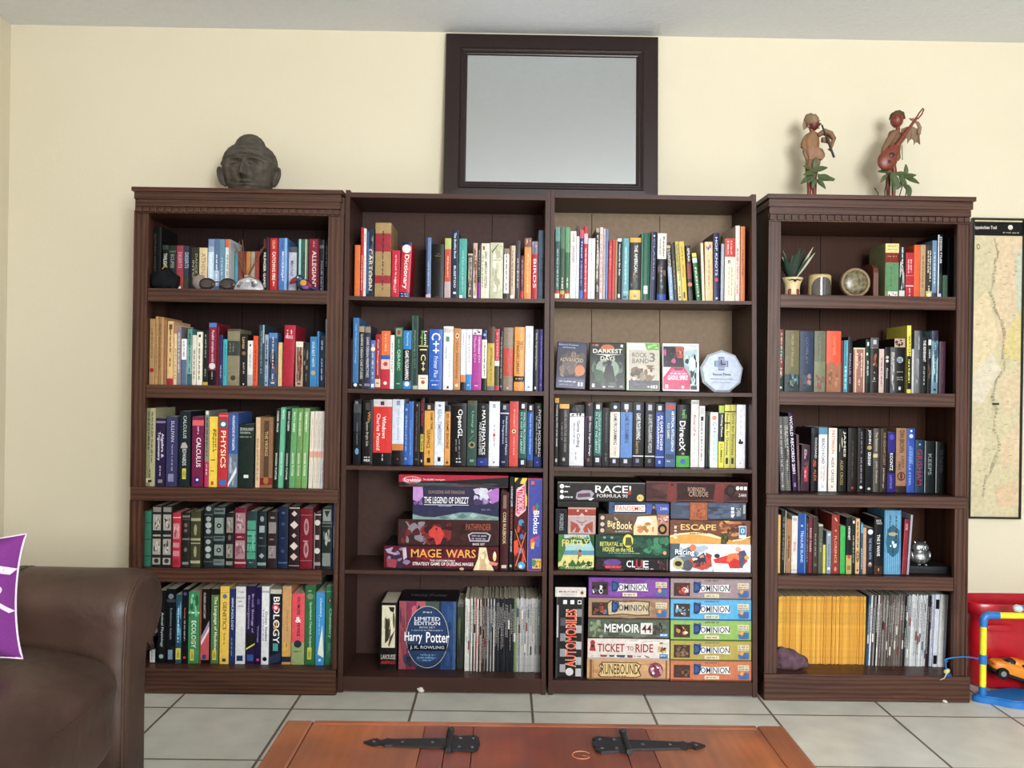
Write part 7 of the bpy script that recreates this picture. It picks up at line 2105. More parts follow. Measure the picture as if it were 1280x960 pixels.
mb.tube([P(1136, 154, -.03), P(1132, 158, -.036)], .002, RED, 6)
mb.obj('hand', r2)
mb = MB()
c = P(1102.5, 203, -.045)
A = (P(1140, 146, -.045) - c).normalized()
B = Vector((0, -1, 0))
Sd = A.cross(B).normalized()
M3 = Matrix((Sd, B, A)).transposed()
mb.ell(c, (.036, .016, .042), RED, 26, 16, M3, lambda d: 1 if d.z < 0 else 1 - .0 * d.z)
mb.ell(c + A * .028, (.024, .013, .040), RED, 20, 12, M3)
mb.tube([c + A * .05, P(1131, 160, -.045), P(1138, 150, -.045)], [.008, .0055, .005], RED, 8)
lo = [P(1137, 151, -.045), P(1141, 144, -.045), P(1145.5, 138.5, -.045), P(1146.5, 140, -.045), P(1144, 146, -.045), P(1139, 152, -.045)]
mb.tube(lo, .0028, RED, 8)
lute = mb.obj('lute', r2)
mb = MB()
hole = c + A * .018 - Vector((0, .0165, 0))
mb.ell(hole, (.009, .0022, .010), DARKW, 16, 8, M3.to_3x3() @ Matrix.Identity(3))
mb.ell(c - A * .008 - Vector((0, .0168, 0)) + Sd * .006, (.006, .002, .006), DARKW, 12, 6)
mb.obj('sound_hole', lute)
mb = MB()
for (x, y, dx, dz, L) in [(1107, 217, -1, .1, .045), (1104, 220, -.8, -.9, .04), (1110, 216, .1, -1, .06), (1113, 220, .8, .1, .05), (1116, 222, -.2, -1, .06), (1119, 221, .6, -1, .06), (1122, 224, 1, .3, .055), (1127, 222, 0, 1, .045), (1127, 224, 1, -.3, .055), (1130, 232, .1, -1, .055), (1112, 222, .3, -1, .05), (1125, 226, -.6, -.8, .045)]:
    leaf(mb, P(x, y, -.03), (dx, -.3, dz), (0, -1, .4), L, L * .25, LEAF)
mb.obj('leaves', r2)
mb = MB()
for q_ in ([(1104, 252), (1103, 240), (1106, 226)], [(1107, 252), (1108, 240), (1110, 230)], [(1094, 252), (1095, 243), (1090, 236)], [(1120, 252), (1123, 240), (1127, 226)], [(1128, 252), (1130, 240), (1129, 228)]):
    mb.tube([P(a, b, -.02) for a, b in q_], .0018, mat('#3c3a24', .6), 6)
mb.tube([P(1122, 183, -.03), P(1123, 198, -.03)], .0014, DARKW, 5)
mb.ell(P(1123, 200, -.03), (.003, .003, .005), mat('#a89878', .6), 8, 6)
mb.obj('stem', r2)

# ------------------------------------------------------------------ small things on the top shelf of the first case
zs = SHZ['A'][0]
Ya = .0
kA = (Ya - CAMY) / FPX
mb = MB()
X = at(203, 350, .03)
mb.cube_soft((0, 0, .036), (.051, .042, .036), mat('#141518', .85, .1, 'cloth'), 3.0, 14, lambda q, p: p + Vector((0, 0, .010 * math.sin(5 * q.x + 1) * max(0, q.z) + .004 * math.sin(11 * q.y + 7 * q.x))))
o = mb.obj('knit_cap', None, (X.x + .006, .052, zs + .0125))
for v in o.data.vertices:
    if v.co.z < .0:
        v.co.z = 0
o.location.z = zs + .0006
tag(o, 'crumpled black knitted cap lying at the left end of the top shelf', 'cap')

mb = MB()
X = at(248, 354, .02)
random.seed(3)
mb.ell((0, 0, .026), (.026, .022, .027), mat('#8c7c7c', .6, .4, 'stone'), 12, 8, None, lambda d: 1 + .14 * math.sin(7 * d.x + 3) * math.cos(6 * d.z) + .08 * math.sin(11 * d.y))
o = mb.obj('crystal_cluster', None, (X.x + .004, .026, zs + .0035))
tag(o, 'small pinkish-grey crystal cluster behind the sunglasses on the top shelf', 'crystal')


def lens_ring(mb, c, rx, rz, m, ml, yaw=0.0):
    M = Matrix.Rotation(yaw, 3, 'Z')
    c = Vector(c)
    mb.tube([c + M @ Vector((rx * math.cos(t), 0, rz * math.sin(t))) for t in [2 * PI * i / 20 for i in range(21)]], .0022, m, 6, False)
    mb.ell(c, (rx * .95, .0016, rz * .95), ml, 16, 8, M)


BLK = mat('#121214', .25, .6, 'plastic')
LENS = mat('#2a1e20', .08, .8, 'plastic')
root = empty('sunglasses', (at(271, 357, -.004).x, 0.0, zs + .001))
tag(root, 'pair of black sunglasses lying at the front of the top shelf', 'sunglasses')
mb = MB()
lens_ring(mb, (-.036, 0, .0215), .028, .019, BLK, BLK)
lens_ring(mb, (.038, 0, .0215), .027, .019, BLK, BLK)
mb.tube([(-.010, 0, .026), (.0, -.002, .029), (.012, 0, .026)], .0022, BLK, 6)
mb.obj('frame', root)
for x in (-.036, .038):
    mb = MB()
    mb.ell((x, -.0012, .0215), (.026, .0018, .0175), LENS, 16, 8)
    mb.obj('lens', root)
for sx in (-1, 1):
    mb = MB()
    mb.tube([(sx * .064, .002, .024), (sx * .062, .028, .016), (sx * .058, .045, .004)], [.0025, .002, .0018], BLK, 6)
    mb.obj('temple', root)

# reed diffuser behind the shell dish
X = at(309, 350, .045)
root = empty('reed_diffuser', (X.x, .04, zs + .0008))
tag(root, 'reed diffuser with brown sticks behind the shell dish on the top shelf', 'diffuser')
mb = MB()
mb.lathe([(0, 0), (.02, 0), (.021, .004), (.021, .032), (.016, .040), (.009, .043), (.009, .055), (.0105, .056), (.0105, .058), (.007, .058), (.007, .045)], mat('#c4b8a4', .15, .6), 24)
mb.obj('bottle', root)
for (px, py, dy) in ((292, 305, -.01), (294, 306, .01), (299, 302, .0), (327, 311, .01), (330, 309, -.004), (303, 300, .008), (322, 322, -.01)):
    t = at(px, py, .04 + dy)
    mb = MB()
    mb.tube([(random.uniform(-.003, .003), 0, .046), (t.x - X.x, dy, t.z - zs)], .0016, mat('#8a5a3c', .7), 6)
    mb.obj('reed', root)

X = at(311, 356, .0)
root = empty('shell_dish', (X.x, .004, zs + .001))
tag(root, 'grey and white shell dish standing on edge before the reed diffuser', 'dish')
mb = MB()
vs, fs = [], []
n, q = 24, 8
for i in range(n + 1):
    a = PI * i / n
    for j in range(q + 1):
        rr = j / q
        vs.append((-.053 * rr * math.cos(a), .012 * (rr ** 2) - .014, .046 * rr * math.sin(a) * (1 + .03 * math.sin(a * 9))))
for i in range(n):
    for j in range(q):
        a = i * (q + 1) + j
        fs.append((a, a + 1, a + q + 2, a + q + 1))
SHELLM = mat('#a6a4aa', .2, .6, 'stone')
mb.add(vs, fs, SHELLM, True)
mb.add([(v[0], v[1] + .003, v[2]) for v in vs], [f[::-1] for f in fs], SHELLM, True)
mb.obj('shell', root)
mb = MB()
mb.tube([(-.054 * math.cos(PI * i / 24), -.001, .047 * math.sin(PI * i / 24) * (1 + .03 * math.sin(PI * i / 24 * 9)) + .0012) for i in range(25)], .002, mat('#6c5c58', .4), 6)
mb.obj('rim', root)
mb = MB()
for i in range(11):
    a, rr = random.uniform(.35, 2.8), random.uniform(.35, .8)
    mb.ell((-.053 * rr * math.cos(a), -.0145 + .012 * rr * rr, .046 * rr * math.sin(a) + .002), (.008, .0015, .006), mat(random.choice(['#5c5a60', '#dcd8d4', '#8c8890']), .2, .6), 8, 5)
mb.obj('shell_marks', root)

X = at(379, 353, .0)
root = empty('toy_bird', (X.x, .0, zs + .001))
tag(root, 'painted wooden toucan with a blue head and red beak on the top shelf', 'figurine')
mb = MB()
mb.ell((.006, 0, .022), (.032, .017, .021), mat('#2c3c5c', .35, .5), 18, 12, Matrix.Rotation(.25, 3, 'Y'))
mb.ell((-.013, -.001, .044), (.017, .013, .015), mat('#1e4c68', .35, .5), 16, 10)
for x in (-.004, .008):
    mb.tube([(x, 0, .008), (x, -.004, .0015)], .0025, DARKW, 6)
mb.obj('body', root)
mb = MB()
mb.tube([(-.024, -.002, .042), (-.036, -.003, .036), (-.048, -.003, .026)], [.010, .009, .003], mat('#8c2430', .35, .5), 10)
mb.obj('beak', root)
mb = MB()
mb.ell((.004, -.015, .028), (.013, .005, .012), mat('#c8963c', .4), 12, 8)
mb.ell((.022, -.012, .022), (.018, .006, .010), mat('#8c2c3c', .4), 12, 8, Matrix.Rotation(.6, 3, 'Y'))
mb.ell((.012, -.016, .012), (.014, .005, .008), mat('#7c4c94', .4), 12, 8)
mb.tube([(.03, 0, .014), (.046, .002, .006), (.058, .002, .003)], [.010, .007, .003], mat('#34306c', .4), 8)
mb.obj('wing', root)
mb = MB()
mb.ell((-.017, -.0135, .048), (.003, .002, .003), mat('#e8e4dc', .3), 8, 6)
mb.obj('eye', root)

# ------------------------------------------------------------------ top shelf of the last case
zs = SHZ['D'][0]
Yp = .03
c = at(990, 357, Yp)
root = empty('potted_plant', (c.x, Yp, zs + .0008))
tag(root, 'potted plant with stiff dark-green leaves in a small cream painted pot', 'plant')
POT = mat('#cbb88c', .35, .4, 'paint')
mb = MB()
mb.lathe([(0, 0), (.026, 0), (.028, .003), (.027, .02), (.029, .04), (.036, .058), (.040, .064), (.0385, .066), (.034, .062), (.0, .058)], POT, 32)
pot = mb.obj('pot', root)
mb = MB()
RB = mat('#7c2c22', .4)
for a in (-.55, .45):
    x = .0285 * math.sin(a)
    y = -.0285 * math.cos(a)
    mb.cube_soft((x, y + .001, .012), (.006, .0022, .012), RB, 3, 8)
BR = mat('#3c2c1c', .5)
mb.ell((0, -.0335, .054), (.006, .003, .006), BR, 10, 6)
for sx in (-1, 1):
    mb.tube([(0, -.0345, .054), (sx * .01, -.033, .057), (sx * .019, -.030, .054), (sx * .025, -.027, .058)], [.003, .003, .002, .001], BR, 6)
mb.obj('painted_mark', pot)
LG = [mat('#24342a', .4, .5, 'cloth'), mat('#2c4032', .4, .5, 'cloth'), mat('#5c6c58', .4, .5, 'cloth')]
random.seed(11)
for i in range(26):
    a = 2 * PI * i / 26 + random.uniform(-.1, .1)
    ring = i % 3
    sp = (.15, .34, .55)[ring] + random.uniform(-.05, .1)
    L = random.uniform(.085, .125)
    d = Vector((math.cos(a) * sp, math.sin(a) * sp * .8, 1)).normalized()
    mb = MB()
    b0 = Vector((math.cos(a) * .012, math.sin(a) * .012, .058))
    up = Vector((-d.z * math.cos(a), -d.z * math.sin(a), sp))
    leaf(mb, b0, d, up, L, .0125, LG[(i * 7) % 2] if i % 9 else LG[2], .12)
    mb.obj('leaf', root)
for (px, py) in ((1017, 309), (1019, 316), (978, 321)):
    t = at(px, py, Yp - .02)
    b0 = Vector((.004, -.012, .058))
    d = Vector((t.x - c.x, -.02, t.z - zs)) - b0
    mb = MB()
    leaf(mb, b0, d, (0, -1, .2), d.length, .006, mat('#9a9a84', .4, .5, 'cloth'), .05)
    mb.obj('leaf', root)
mb = MB()
mb.lathe([(0, .060), (.034, .0605)], mat('#2c2018', .9), 20)
mb.obj('soil', pot)

c = at(1026, 357, .035)
mb = MB()
r_ = (at(1040.3, 357, .035).x - at(1012, 357, .035).x) / 2
h_ = at(1026, 343.5, .035).z - zs
mb.lathe([(0, 0), (r_ * .96, 0), (r_, .003), (r_, h_ - .006), (r_ * .93, h_), (r_ * .86, h_ - .002), (r_ * .84, h_ * .7), (0, h_ * .68)], mat('#bda878', .12, .7, 'glaze'), 40)
o = mb.obj('candle_cup', None, (c.x, .05, zs + .0008))
tag(o, 'glossy cream candle cup with a dark arch pattern, right of the potted plant', 'cup')
mb = MB()
vs, fs = [], []
for i in range(13):
    a = -1.05 + 2.1 * i / 12
    hh = h_ * .86 * math.sqrt(max(0, 1 - (a / 1.12) ** 2)) ** .6
    for z_ in (.002, hh):
        vs.append(((r_ + .0004) * math.sin(a), -(r_ + .0004) * math.cos(a), z_))
for i in range(12):
    fs.append((i * 2, i * 2 + 2, i * 2 + 3, i * 2 + 1))
mb.add(vs, fs, mat('#4c4844', .12, .7, 'glaze'), True)
mb.obj('painted_arch', o)
mb = MB()
mb.tube([(0, 0, h_ * .66), (.001, 0, h_ * .9)], .001, DARKW, 5)
mb.obj('wick', o)

# round carved box standing on edge
c = at(1070, 353, .05)
r_ = (at(1088.6, 353, .05).x - at(1051.6, 353, .05).x) / 2
root = empty('round_box', (c.x, .05, zs + .001))
tag(root, 'round beige box with an old globe picture, standing on edge by the bookend', 'box')
mb = MB()
prof = [(0, .028), (r_ * .97, .028), (r_, .024), (r_, .004), (r_ * .97, 0), (r_ * .83, -.001), (r_ * .80, .003)]
mb.lathe([(a, b) for a, b in prof], mat('#8c7658', .5, .4), 48)
o = mb.obj('rim', root, (0, 0, r_), (-PI / 2, 0, 0))
o.rotation_euler = (-PI / 2, 0, 0)
for v in o.data.vertices:
    v.co.z = v.co.z
mm, nt, b = node_mat('old_globe_print')
tc = nt.nodes.new('ShaderNodeTexCoord')
vo = nt.nodes.new('ShaderNodeTexNoise')
vo.inputs['Scale'].default_value = 70
vo.inputs['Detail'].default_value = 6
nt.links.new(tc.outputs['Object'], vo.inputs['Vector'])
rp = nt.nodes.new('ShaderNodeValToRGB')
rp.color_ramp.elements[0].position = .38
rp.color_ramp.elements[0].color = lin('#3c3828')
rp.color_ramp.elements[1].position = .62
rp.color_ramp.elements[1].color = lin('#7e7450')
nt.links.new(vo.outputs['Fac'], rp.inputs['Fac'])
nt.links.new(rp.outputs['Color'], b.inputs['Base Color'])
b.inputs['Roughness'].default_value = .3
mb = MB()
mb.ell((0, .006, r_), (r_ * .81, .010, r_ * .81), mm, 40, 20)
mb.obj('globe_picture', root)

# wooden bookend
p0, p1 = at(1086.5, 360, .03), at(1100, 360, .03)
z1 = at(1094, 328.5, .05).z
mb = MB()
hh = z1 - zs
pts = [(0, 0), (.17, 0), (.17, hh * .72), (.155, hh * .88), (.12, hh * .97), (.08, hh), (.05, hh * .99), (.02, hh * .94), (.006, hh * .84), (0, hh * .7)]
mb.prism([(a, b) for a, b in pts], -.009, .009, wood('bookend_wood', '#4a2418', '#6c3826', 2, rough=.4), axis='x')
o = mb.obj('bookend', None, (at(1094.8, 360, .04).x, .04, zs + .0006), (0, 0, 0))
tag(o, 'brown wooden bookend with a rounded top, against the thick sage-green book', 'bookend')

# silver owl on its black box
zs = SHZ['D'][3]
x0, x1 = at(1132.5, 715, .03), at(1190, 715, .05)
zb_ = at(1160, 708.5, .04).z
mb = MB()
w_ = x1.x - x0.x
mb.bbox(0, w_, 0, .14, 0, zb_ - zs - .001, mat('#1a1a1e', .35, .4, 'plastic'), .003)
o = mb.obj('flat_case', None, (x0.x, .05, zs + .0006))
tag(o, 'flat black case lying under the silver owl on the fourth shelf', 'case')
mb = MB()
mb.box(.01, w_ - .01, -.0004, 0, (zb_ - zs) * .45, (zb_ - zs) * .5, mat('#08080a', .5))
mb.obj('lid_seam', o)
OWL = mat('#b4b6b8', .22, .6, 'metal', .85)
c = at(1151, 708, .07)
root = empty('owl_figurine', (c.x, .08, zb_ + .001))
tag(root, 'small shiny silver owl figurine standing on the flat black case', 'figurine')
h_ = at(1151, 676.5, .08).z - zb_
w2 = (at(1162.5, 690, .08).x - at(1138.8, 690, .08).x) / 2
mb = MB()
mb.ell((0, 0, h_ * .33), (w2, w2 * .85, h_ * .32), OWL, 28, 18, None, lambda d: 1 + (.03 * math.sin(18 * d.z) * math.sin(12 * math.atan2(d.x, -d.y)) if d.y < .2 and abs(d.x) < .6 else 0))
mb.ell((0, -.001, h_ * .74), (w2 * .86, w2 * .7, h_ * .24), OWL, 24, 14)
for sx in (-1, 1):
    mb.tube([(sx * w2 * .4, 0, h_ * .9), (sx * w2 * .62, -.002, h_ * .99)], [.006, .0008], OWL, 8)
mb.obj('body', root)
for sx in (-1, 1):
    mb = MB()
    mb.lathe([(.0095, 0), (.008, .003), (.004, .001), (0, .0015)], OWL, 16)
    mb.obj('eye', root, (sx * w2 * .42, -w2 * .62, h_ * .76), (PI / 2, 0, sx * .3))
    mb = MB()
    mb.ell((sx * w2 * .9, .002, h_ * .36), (w2 * .2, w2 * .5, h_ * .24), OWL, 14, 10, Matrix.Rotation(sx * .2, 3, 'Y'))
    mb.obj('wing', root)
    mb = MB()
    for j in (-1, 0, 1):
        mb.ell((sx * w2 * .35 + j * .003, -w2 * .62, .003), (.002, .005, .003), OWL, 8, 6)
    mb.obj('foot', root)
mb = MB()
mb.tube([(0, -w2 * .72, h_ * .74), (0, -w2 * .88, h_ * .69), (0, -w2 * .84, h_ * .64)], [.004, .003, .0006], OWL, 8)
mb.obj('beak', root)

# purple lump on the bottom shelf
zs = SHZ['D'][4]
pc = atz(990, 836, zs)
mb = MB()
vs = []
mb.cube_soft((0, 0, .022), (.062, .03, .04), mat('#5c4650', .9, .1, 'stone'), 2.4, 16, lambda q, p: Vector((p.x, p.y, (p.z + .018) * (1 - .42 * (q.x + .2)) - .0)) + Vector((.003 * math.sin(9 * q.y), 0, .004 * math.sin(8 * q.x + 4 * q.y))))
o = mb.obj('rough_stone', None, (at(989.5, 825, .04).x, .045, zs))
zmin = min(v.co.z for v in o.data.vertices)
for v in o.data.vertices:
    v.co.z = max(v.co.z - zmin - .012, 0)
o.location.z = zs + .0008
xmin = min(v.co.x for v in o.data.vertices)
o.location.x = max(o.location.x, INNER['D'][0](zs) - xmin + .002)
tag(o, 'rough purple-brown stone lying in front of the yellow magazines', 'stone')
# ------------------------------------------------------------------ framed trail map on the wall
q0, q1 = at(1212.5, 460, WALLY - .012), at(1278.2, 460, WALLY - .012)
zt, zb = at(1246, 272.8, WALLY - .012).z, at(1246, 648.5, WALLY - .012).z
Wp, Hp = q1.x - q0.x, zt - zb
root = empty('framed_map', ((q0.x + q1.x) / 2, WALLY - .006, zb))
tag(root, 'tall narrow framed trail map with a black title strip, hanging beside the bookcase', 'map')
mb = MB()
frame_profile(mb, Wp, Hp, [(0, -.005), (0, .012), (.002, .014), (.007, .014), (.008, .012), (.008, .0)], mat('#14160f', .35, .5, 'plastic'))
mb.obj('frame', root, (0, 0, Hp / 2))
mb = MB()
mb.box(-Wp / 2 + .006, Wp / 2 - .006, -.004, 0, .006, Hp - .006, mat('#cdbf98', .6, .2, 'paper'))
sh = mb.obj('map_sheet', root)
mb = MB()
f = Face(Wp - .014, Hp - .014, -.004, mb)
f.rough = .6
random.seed(21)
f.draw('b 0 .047 #1c1c1a;h .0 .47 .014 .028 #e0dcd0 Appalachian Trail;c .018 .05 #d8d4c8 .75;G .6 .93 .032 .04 #a8a498;b .047 1 #cfc39c;'
       'p #d8c29e .45 .05 1 .05 1 .27 .75 .33 .55 .38 .45 .28 .4 .15;p #c4c7b0 .85 .12 1 .08 1 .3 .9 .29;p #d5c584 .8 .34 1 .31 1 .47 .7 .46 .62 .42;p #d7bb98 .55 .38 .8 .33 .62 .44;p #dccaa0 0 .28 .3 .23 .55 .4 .25 .5 0 .52;p #d8cdb4 0 .52 .4 .44 .6 .5 .2 .62 0 .6;p #d6c29c .55 .55 1 .48 1 .62 .7 .66;'
       'p #d8c8a2 0 .72 .15 .68 .3 .75 .1 .82 0 .8;p #d7c09c .6 .74 1 .68 1 .85 .8 .8 .65 .84;p #d6bc96 .5 .9 1 .86 1 .96 .6 .96;e .1 .085 .035 .009 #6c6450;e .1 .085 .025 .006 #cfc39c')
trail = [(.42, .06), (.5, .1), (.44, .14), (.42, .2), (.36, .24), (.45, .29), (.58, .33), (.66, .38), (.62, .44), (.68, .49), (.52, .53), (.44, .58), (.5, .63), (.48, .7), (.6, .75), (.52, .8), (.4, .84), (.3, .88), (.24, .93)]
f.k += 3
for (a, b_), (c_, d_) in zip(trail[:-1], trail[1:]):
    n = 5
    for i in range(n):
        u = a + (c_ - a) * i / n + random.uniform(-.02, .02)
        v = b_ + (d_ - b_) * i / n
        f.k = 40 + i
        f.ellipse(u, v, random.uniform(.012, .04), random.uniform(.003, .007), random.choice(['#b6ac8a', '#aaa082', '#bcb290', '#a89e80']), 7, .6)
for i in range(90):
    u, v = random.uniform(.05, .9), random.uniform(.07, .96)
    f.k = 48
    f.rect(u, u + random.uniform(.02, .07), v, v + .0016, random.choice(['#a89e80', '#9c9274', '#b4aa8c']))
f.k = 50
f.rect(.42, .56, .61, .617, '#4c463a')
mb.obj('printed_map', sh)

# ------------------------------------------------------------------ wrought ornament on the wall at the left
root = empty('wall_ornament', (XL + .004, at(3, 460, .05).y, at(2, 460, .05).z))
IRON = mat('#1c1b1c', .4, .5, 'iron')
tag(root, 'black wrought-iron scroll ornament hanging on the wall above the sofa', 'wall ornament')


def orn(y, z):
    return (.012, y, z)


mb = MB()
mb.tube([orn(0, .11), orn(.0, -.10)], .004, IRON, 8)
mb.tube([(.012 + .0, .03 * math.cos(t) * (1 - t / 14), .05 + .03 * math.sin(t) * (1 - t / 14)) for t in [i * .4 for i in range(22)]], .003, IRON, 6)
mb.tube([(.012 + .0, -.03 * math.cos(t) * (1 - t / 14), -.02 + .03 * math.sin(t) * (1 - t / 14)) for t in [i * .4 for i in range(22)]], .003, IRON, 6)
mb.tube([(.012, .02 + .02 * math.cos(t) * (1 - t / 14), -.06 + .024 * math.sin(t) * (1 - t / 14)) for t in [i * .4 for i in range(22)]], .003, IRON, 6)
mb.obj('scroll', root)
mb = MB()
mb.ell((.014, 0, -.035), (.01, .016, .016), IRON, 14, 8)
mb.ell((.013, 0, -.10), (.006, .01, .014), mat('#5c4c4c', .5), 10, 6)
mb.obj('boss', root)
root.location.y = .07

# ------------------------------------------------------------------ sofa
def leather():
    m, nt, b = node_mat('brown_leather')
    tc = nt.nodes.new('ShaderNodeTexCoord')
    n = nt.nodes.new('ShaderNodeTexNoise')
    n.inputs['Scale'].default_value = 5
    n.inputs['Detail'].default_value = 6
    nt.links.new(tc.outputs['Object'], n.inputs['Vector'])
    r = nt.nodes.new('ShaderNodeValToRGB')
    r.color_ramp.elements[0].position = .3
    r.color_ramp.elements[1].position = .75
    r.color_ramp.elements[0].color = lin('#38271f')
    r.color_ramp.elements[1].color = lin('#4e382d')
    nt.links.new(n.outputs['Fac'], r.inputs['Fac'])
    nt.links.new(r.outputs['Color'], b.inputs['Base Color'])
    b.inputs['Roughness'].default_value = .46
    b.inputs['Specular IOR Level'].default_value = .45
    n2 = nt.nodes.new('ShaderNodeTexNoise')
    n2.inputs['Scale'].default_value = 260
    n2.inputs['Detail'].default_value = 3
    nt.links.new(tc.outputs['Object'], n2.inputs['Vector'])
    n3 = nt.nodes.new('ShaderNodeTexNoise')
    n3.inputs['Scale'].default_value = 12
    n3.inputs['Distortion'].default_value = .5
    nt.links.new(tc.outputs['Object'], n3.inputs['Vector'])
    b1 = nt.nodes.new('ShaderNodeBump')
    b1.inputs['Strength'].default_value = .25
    b1.inputs['Distance'].default_value = .0015
    nt.links.new(n2.outputs['Fac'], b1.inputs['Height'])
    b2 = nt.nodes.new('ShaderNodeBump')
    b2.inputs['Strength'].default_value = .35
    b2.inputs['Distance'].default_value = .012
    nt.links.new(n3.outputs['Fac'], b2.inputs['Height'])
    nt.links.new(b1.outputs['Normal'], b2.inputs['Normal'])
    nt.links.new(b2.outputs['Normal'], b.inputs['Normal'])
    return m


LE = leather()
# the arm is a scrolled profile in (y, z), run along x from the wall to its padded front
XE = -.925
XW = XL + .06
YN, YFAR = -1.03, -.885        # near and far side of the upright part (world y)
RC = Vector((0, -.90, .520))   # centre of the scroll
RR = .112


def arm_profile():
    pts = [(YN, .10), (YN - .004, .25), (YN - .004, .42)]
    a0, a1 = PI * 1.02, -PI * .42
    for i in range(25):
        a = a0 + (a1 - a0) * i / 24
        pts.append((RC.y + (RR + .012 * math.sin(a)) * math.cos(a) * 1.12, RC.z + RR * math.sin(a)))
    pts += [(YFAR + .035, RC.z - RR * .82), (YFAR + .008, RC.z - RR * .80), (YFAR, .36), (YFAR, .10)]
    return pts


prof = arm_profile()


def inset(poly, d):
    n = len(poly)
    out = []
    for i in range(n):
        p0, p1, p2 = Vector(poly[i - 1]), Vector(poly[i]), Vector(poly[(i + 1) % n])
        t = (p2 - p0).normalized()
        nrm = Vector((t.y, -t.x))
        out.append((p1.x + nrm.x * d, p1.y + nrm.y * d))
    return out


cyc = sum((prof[i][0] * prof[(i + 1) % len(prof)][1] - prof[(i + 1) % len(prof)][0] * prof[i][1]) for i in range(len(prof)))
sgn = -1 if cyc < 0 else 1
root = empty('sofa', (XW, -1.5, 0))
tag(root, 'brown leather sofa with a big rolled arm and a plump seat cushion', 'sofa')
base_loc = Vector((XW, -1.5, 0))
mb = MB()
stations = [(XW, 0.0)] + [(XW + (XE - .05 - XW) * i / 10, 0.0) for i in range(1, 11)]
for i in range(1, 9):
    a = i / 8 * PI / 2
    stations.append((XE - .05 + .05 * math.sin(a), .03 * (1 - math.cos(a))))
n = len(prof)
vs, fs = [], []
for (x, d) in stations:
    P2 = inset(prof, -sgn * d) if d else prof
    for (y, z) in P2:
        wob = .003 * math.sin(x * 23 + z * 17) if x < XE - .06 else 0
        vs.append((x - base_loc.x, y - base_loc.y + wob, z))
for i in range(len(stations) - 1):
    for k2 in range(n):
        fs.append((i * n + k2, i * n + (k2 + 1) % n, (i + 1) * n + (k2 + 1) % n, (i + 1) * n + k2))
mb.add(vs, fs, LE, True)
mb.add(vs[-n:], [tuple(range(n))], LE, True)
mb.add(vs[:n], [tuple(range(n))[::-1]], LE)
arm = mb.obj('arm', root)
# piping round the front of the arm
mb = MB()
P2 = inset(prof, -sgn * .014)
mb.tube([(XE - .010 - base_loc.x, y - base_loc.y, z) for y, z in P2], .0045, LE, 6)
mb.obj('piping', arm)
# double seam over the arm
mb = MB()
for xx in (-1.262, -1.245):
    P3 = inset(prof, sgn * .0012)
    mb.tube([(xx - base_loc.x, y - base_loc.y, z) for y, z in P3[1:24]], .0014, mat('#6c5648', .6), 5)
mb.obj('seam', arm)
# seat cushion
mb = MB()
cxm, cym = (-1.85 + -.850) / 2, (-2.2 + -1.040) / 2
hx, hy = (1.85 - .850) / 2, (2.2 - 1.040) / 2


def puff(q, p):
    d = Vector((0, 0, 0))
    if q.z > 0:
        d.z = .018 * (1 - q.x ** 2) * (1 - q.y ** 2)
    d.z += .003 * math.sin(9 * q.x + 5 * q.y)
    d.x += .006 * math.sin(7 * q.y + 5 * q.z) * (abs(q.x) > .8)
    return p + d


mb.cube_soft((cxm - base_loc.x, cym - base_loc.y, .375), (hx, hy, .130), LE, 4.6, 26, puff)
cu = mb.obj('seat_cushion', root)
mb = MB()
for zz, e in ((.435, .985), (.32, .985)):
    pts = []
    for i in range(61):
        a = 2 * PI * i / 60
        ca, sa = math.cos(a), math.sin(a)
        kk = (abs(ca) ** 4.2 + abs(sa) ** 4.2) ** (1 / 4.2)
        pts.append((cxm - base_loc.x + ca / kk * hx * e, cym - base_loc.y + sa / kk * hy * e, zz))
    mb.tube(pts, .003, LE, 6, False)
mb.obj('cushion_seam', cu)
# base under the seat, back rest against the wall, second arm
mb = MB()
mb.cube_soft(((-1.88 - .99) / 2 - base_loc.x, -1.93 + 1.5, .16), (.445, .89, .11), LE, 8, 14)
mb.obj('seat_base', root)
mb = MB()
mb.cube_soft((XW + .13 - base_loc.x, -1.98 + 1.5, .46), (.13, .94, .36), LE, 5, 18)
mb.obj('back_rest', root)
for (x, y) in ((XW + .06, -1.0), (XE - .09, -.985), (XE - .09, -2.78), (XW + .06, -2.78)):
    mb = MB()
    mb.lathe([(0, 0), (.022, 0), (.03, .1), (0, .1)], DARKW, 16)
    mb.obj('foot', root, (x - base_loc.x, y - base_loc.y, .0005))

# purple cushion
def cushion_mat():
    m, nt, b = node_mat('purple_cotton')
    tc = nt.nodes.new('ShaderNodeTexCoord')
    n = nt.nodes.new('ShaderNodeTexNoise')
    n.inputs['Scale'].default_value = 200
    nt.links.new(tc.outputs['Object'], n.inputs['Vector'])
    r = nt.nodes.new('ShaderNodeValToRGB')
    r.color_ramp.elements[0].color = lin('#672a6e')
    r.color_ramp.elements[1].color = lin('#75357c')
    nt.links.new(n.outputs['Fac'], r.inputs['Fac'])
    nt.links.new(r.outputs['Color'], b.inputs['Base Color'])
    b.inputs['Roughness'].default_value = .85
    b.inputs['Specular IOR Level'].default_value = .15
    return m


CW = .19
CH = .130
c = at(31, 755, -1.32)
root = empty('cushion', (c.x - CW, -1.32, .526 + CH * .95))
root.rotation_euler = (-.16, -.07, 0)
tag(root, 'purple cushion with white swirls and white piping, propped on the sofa', 'cushion')
PU = cushion_mat()
mb = MB()
N = 24


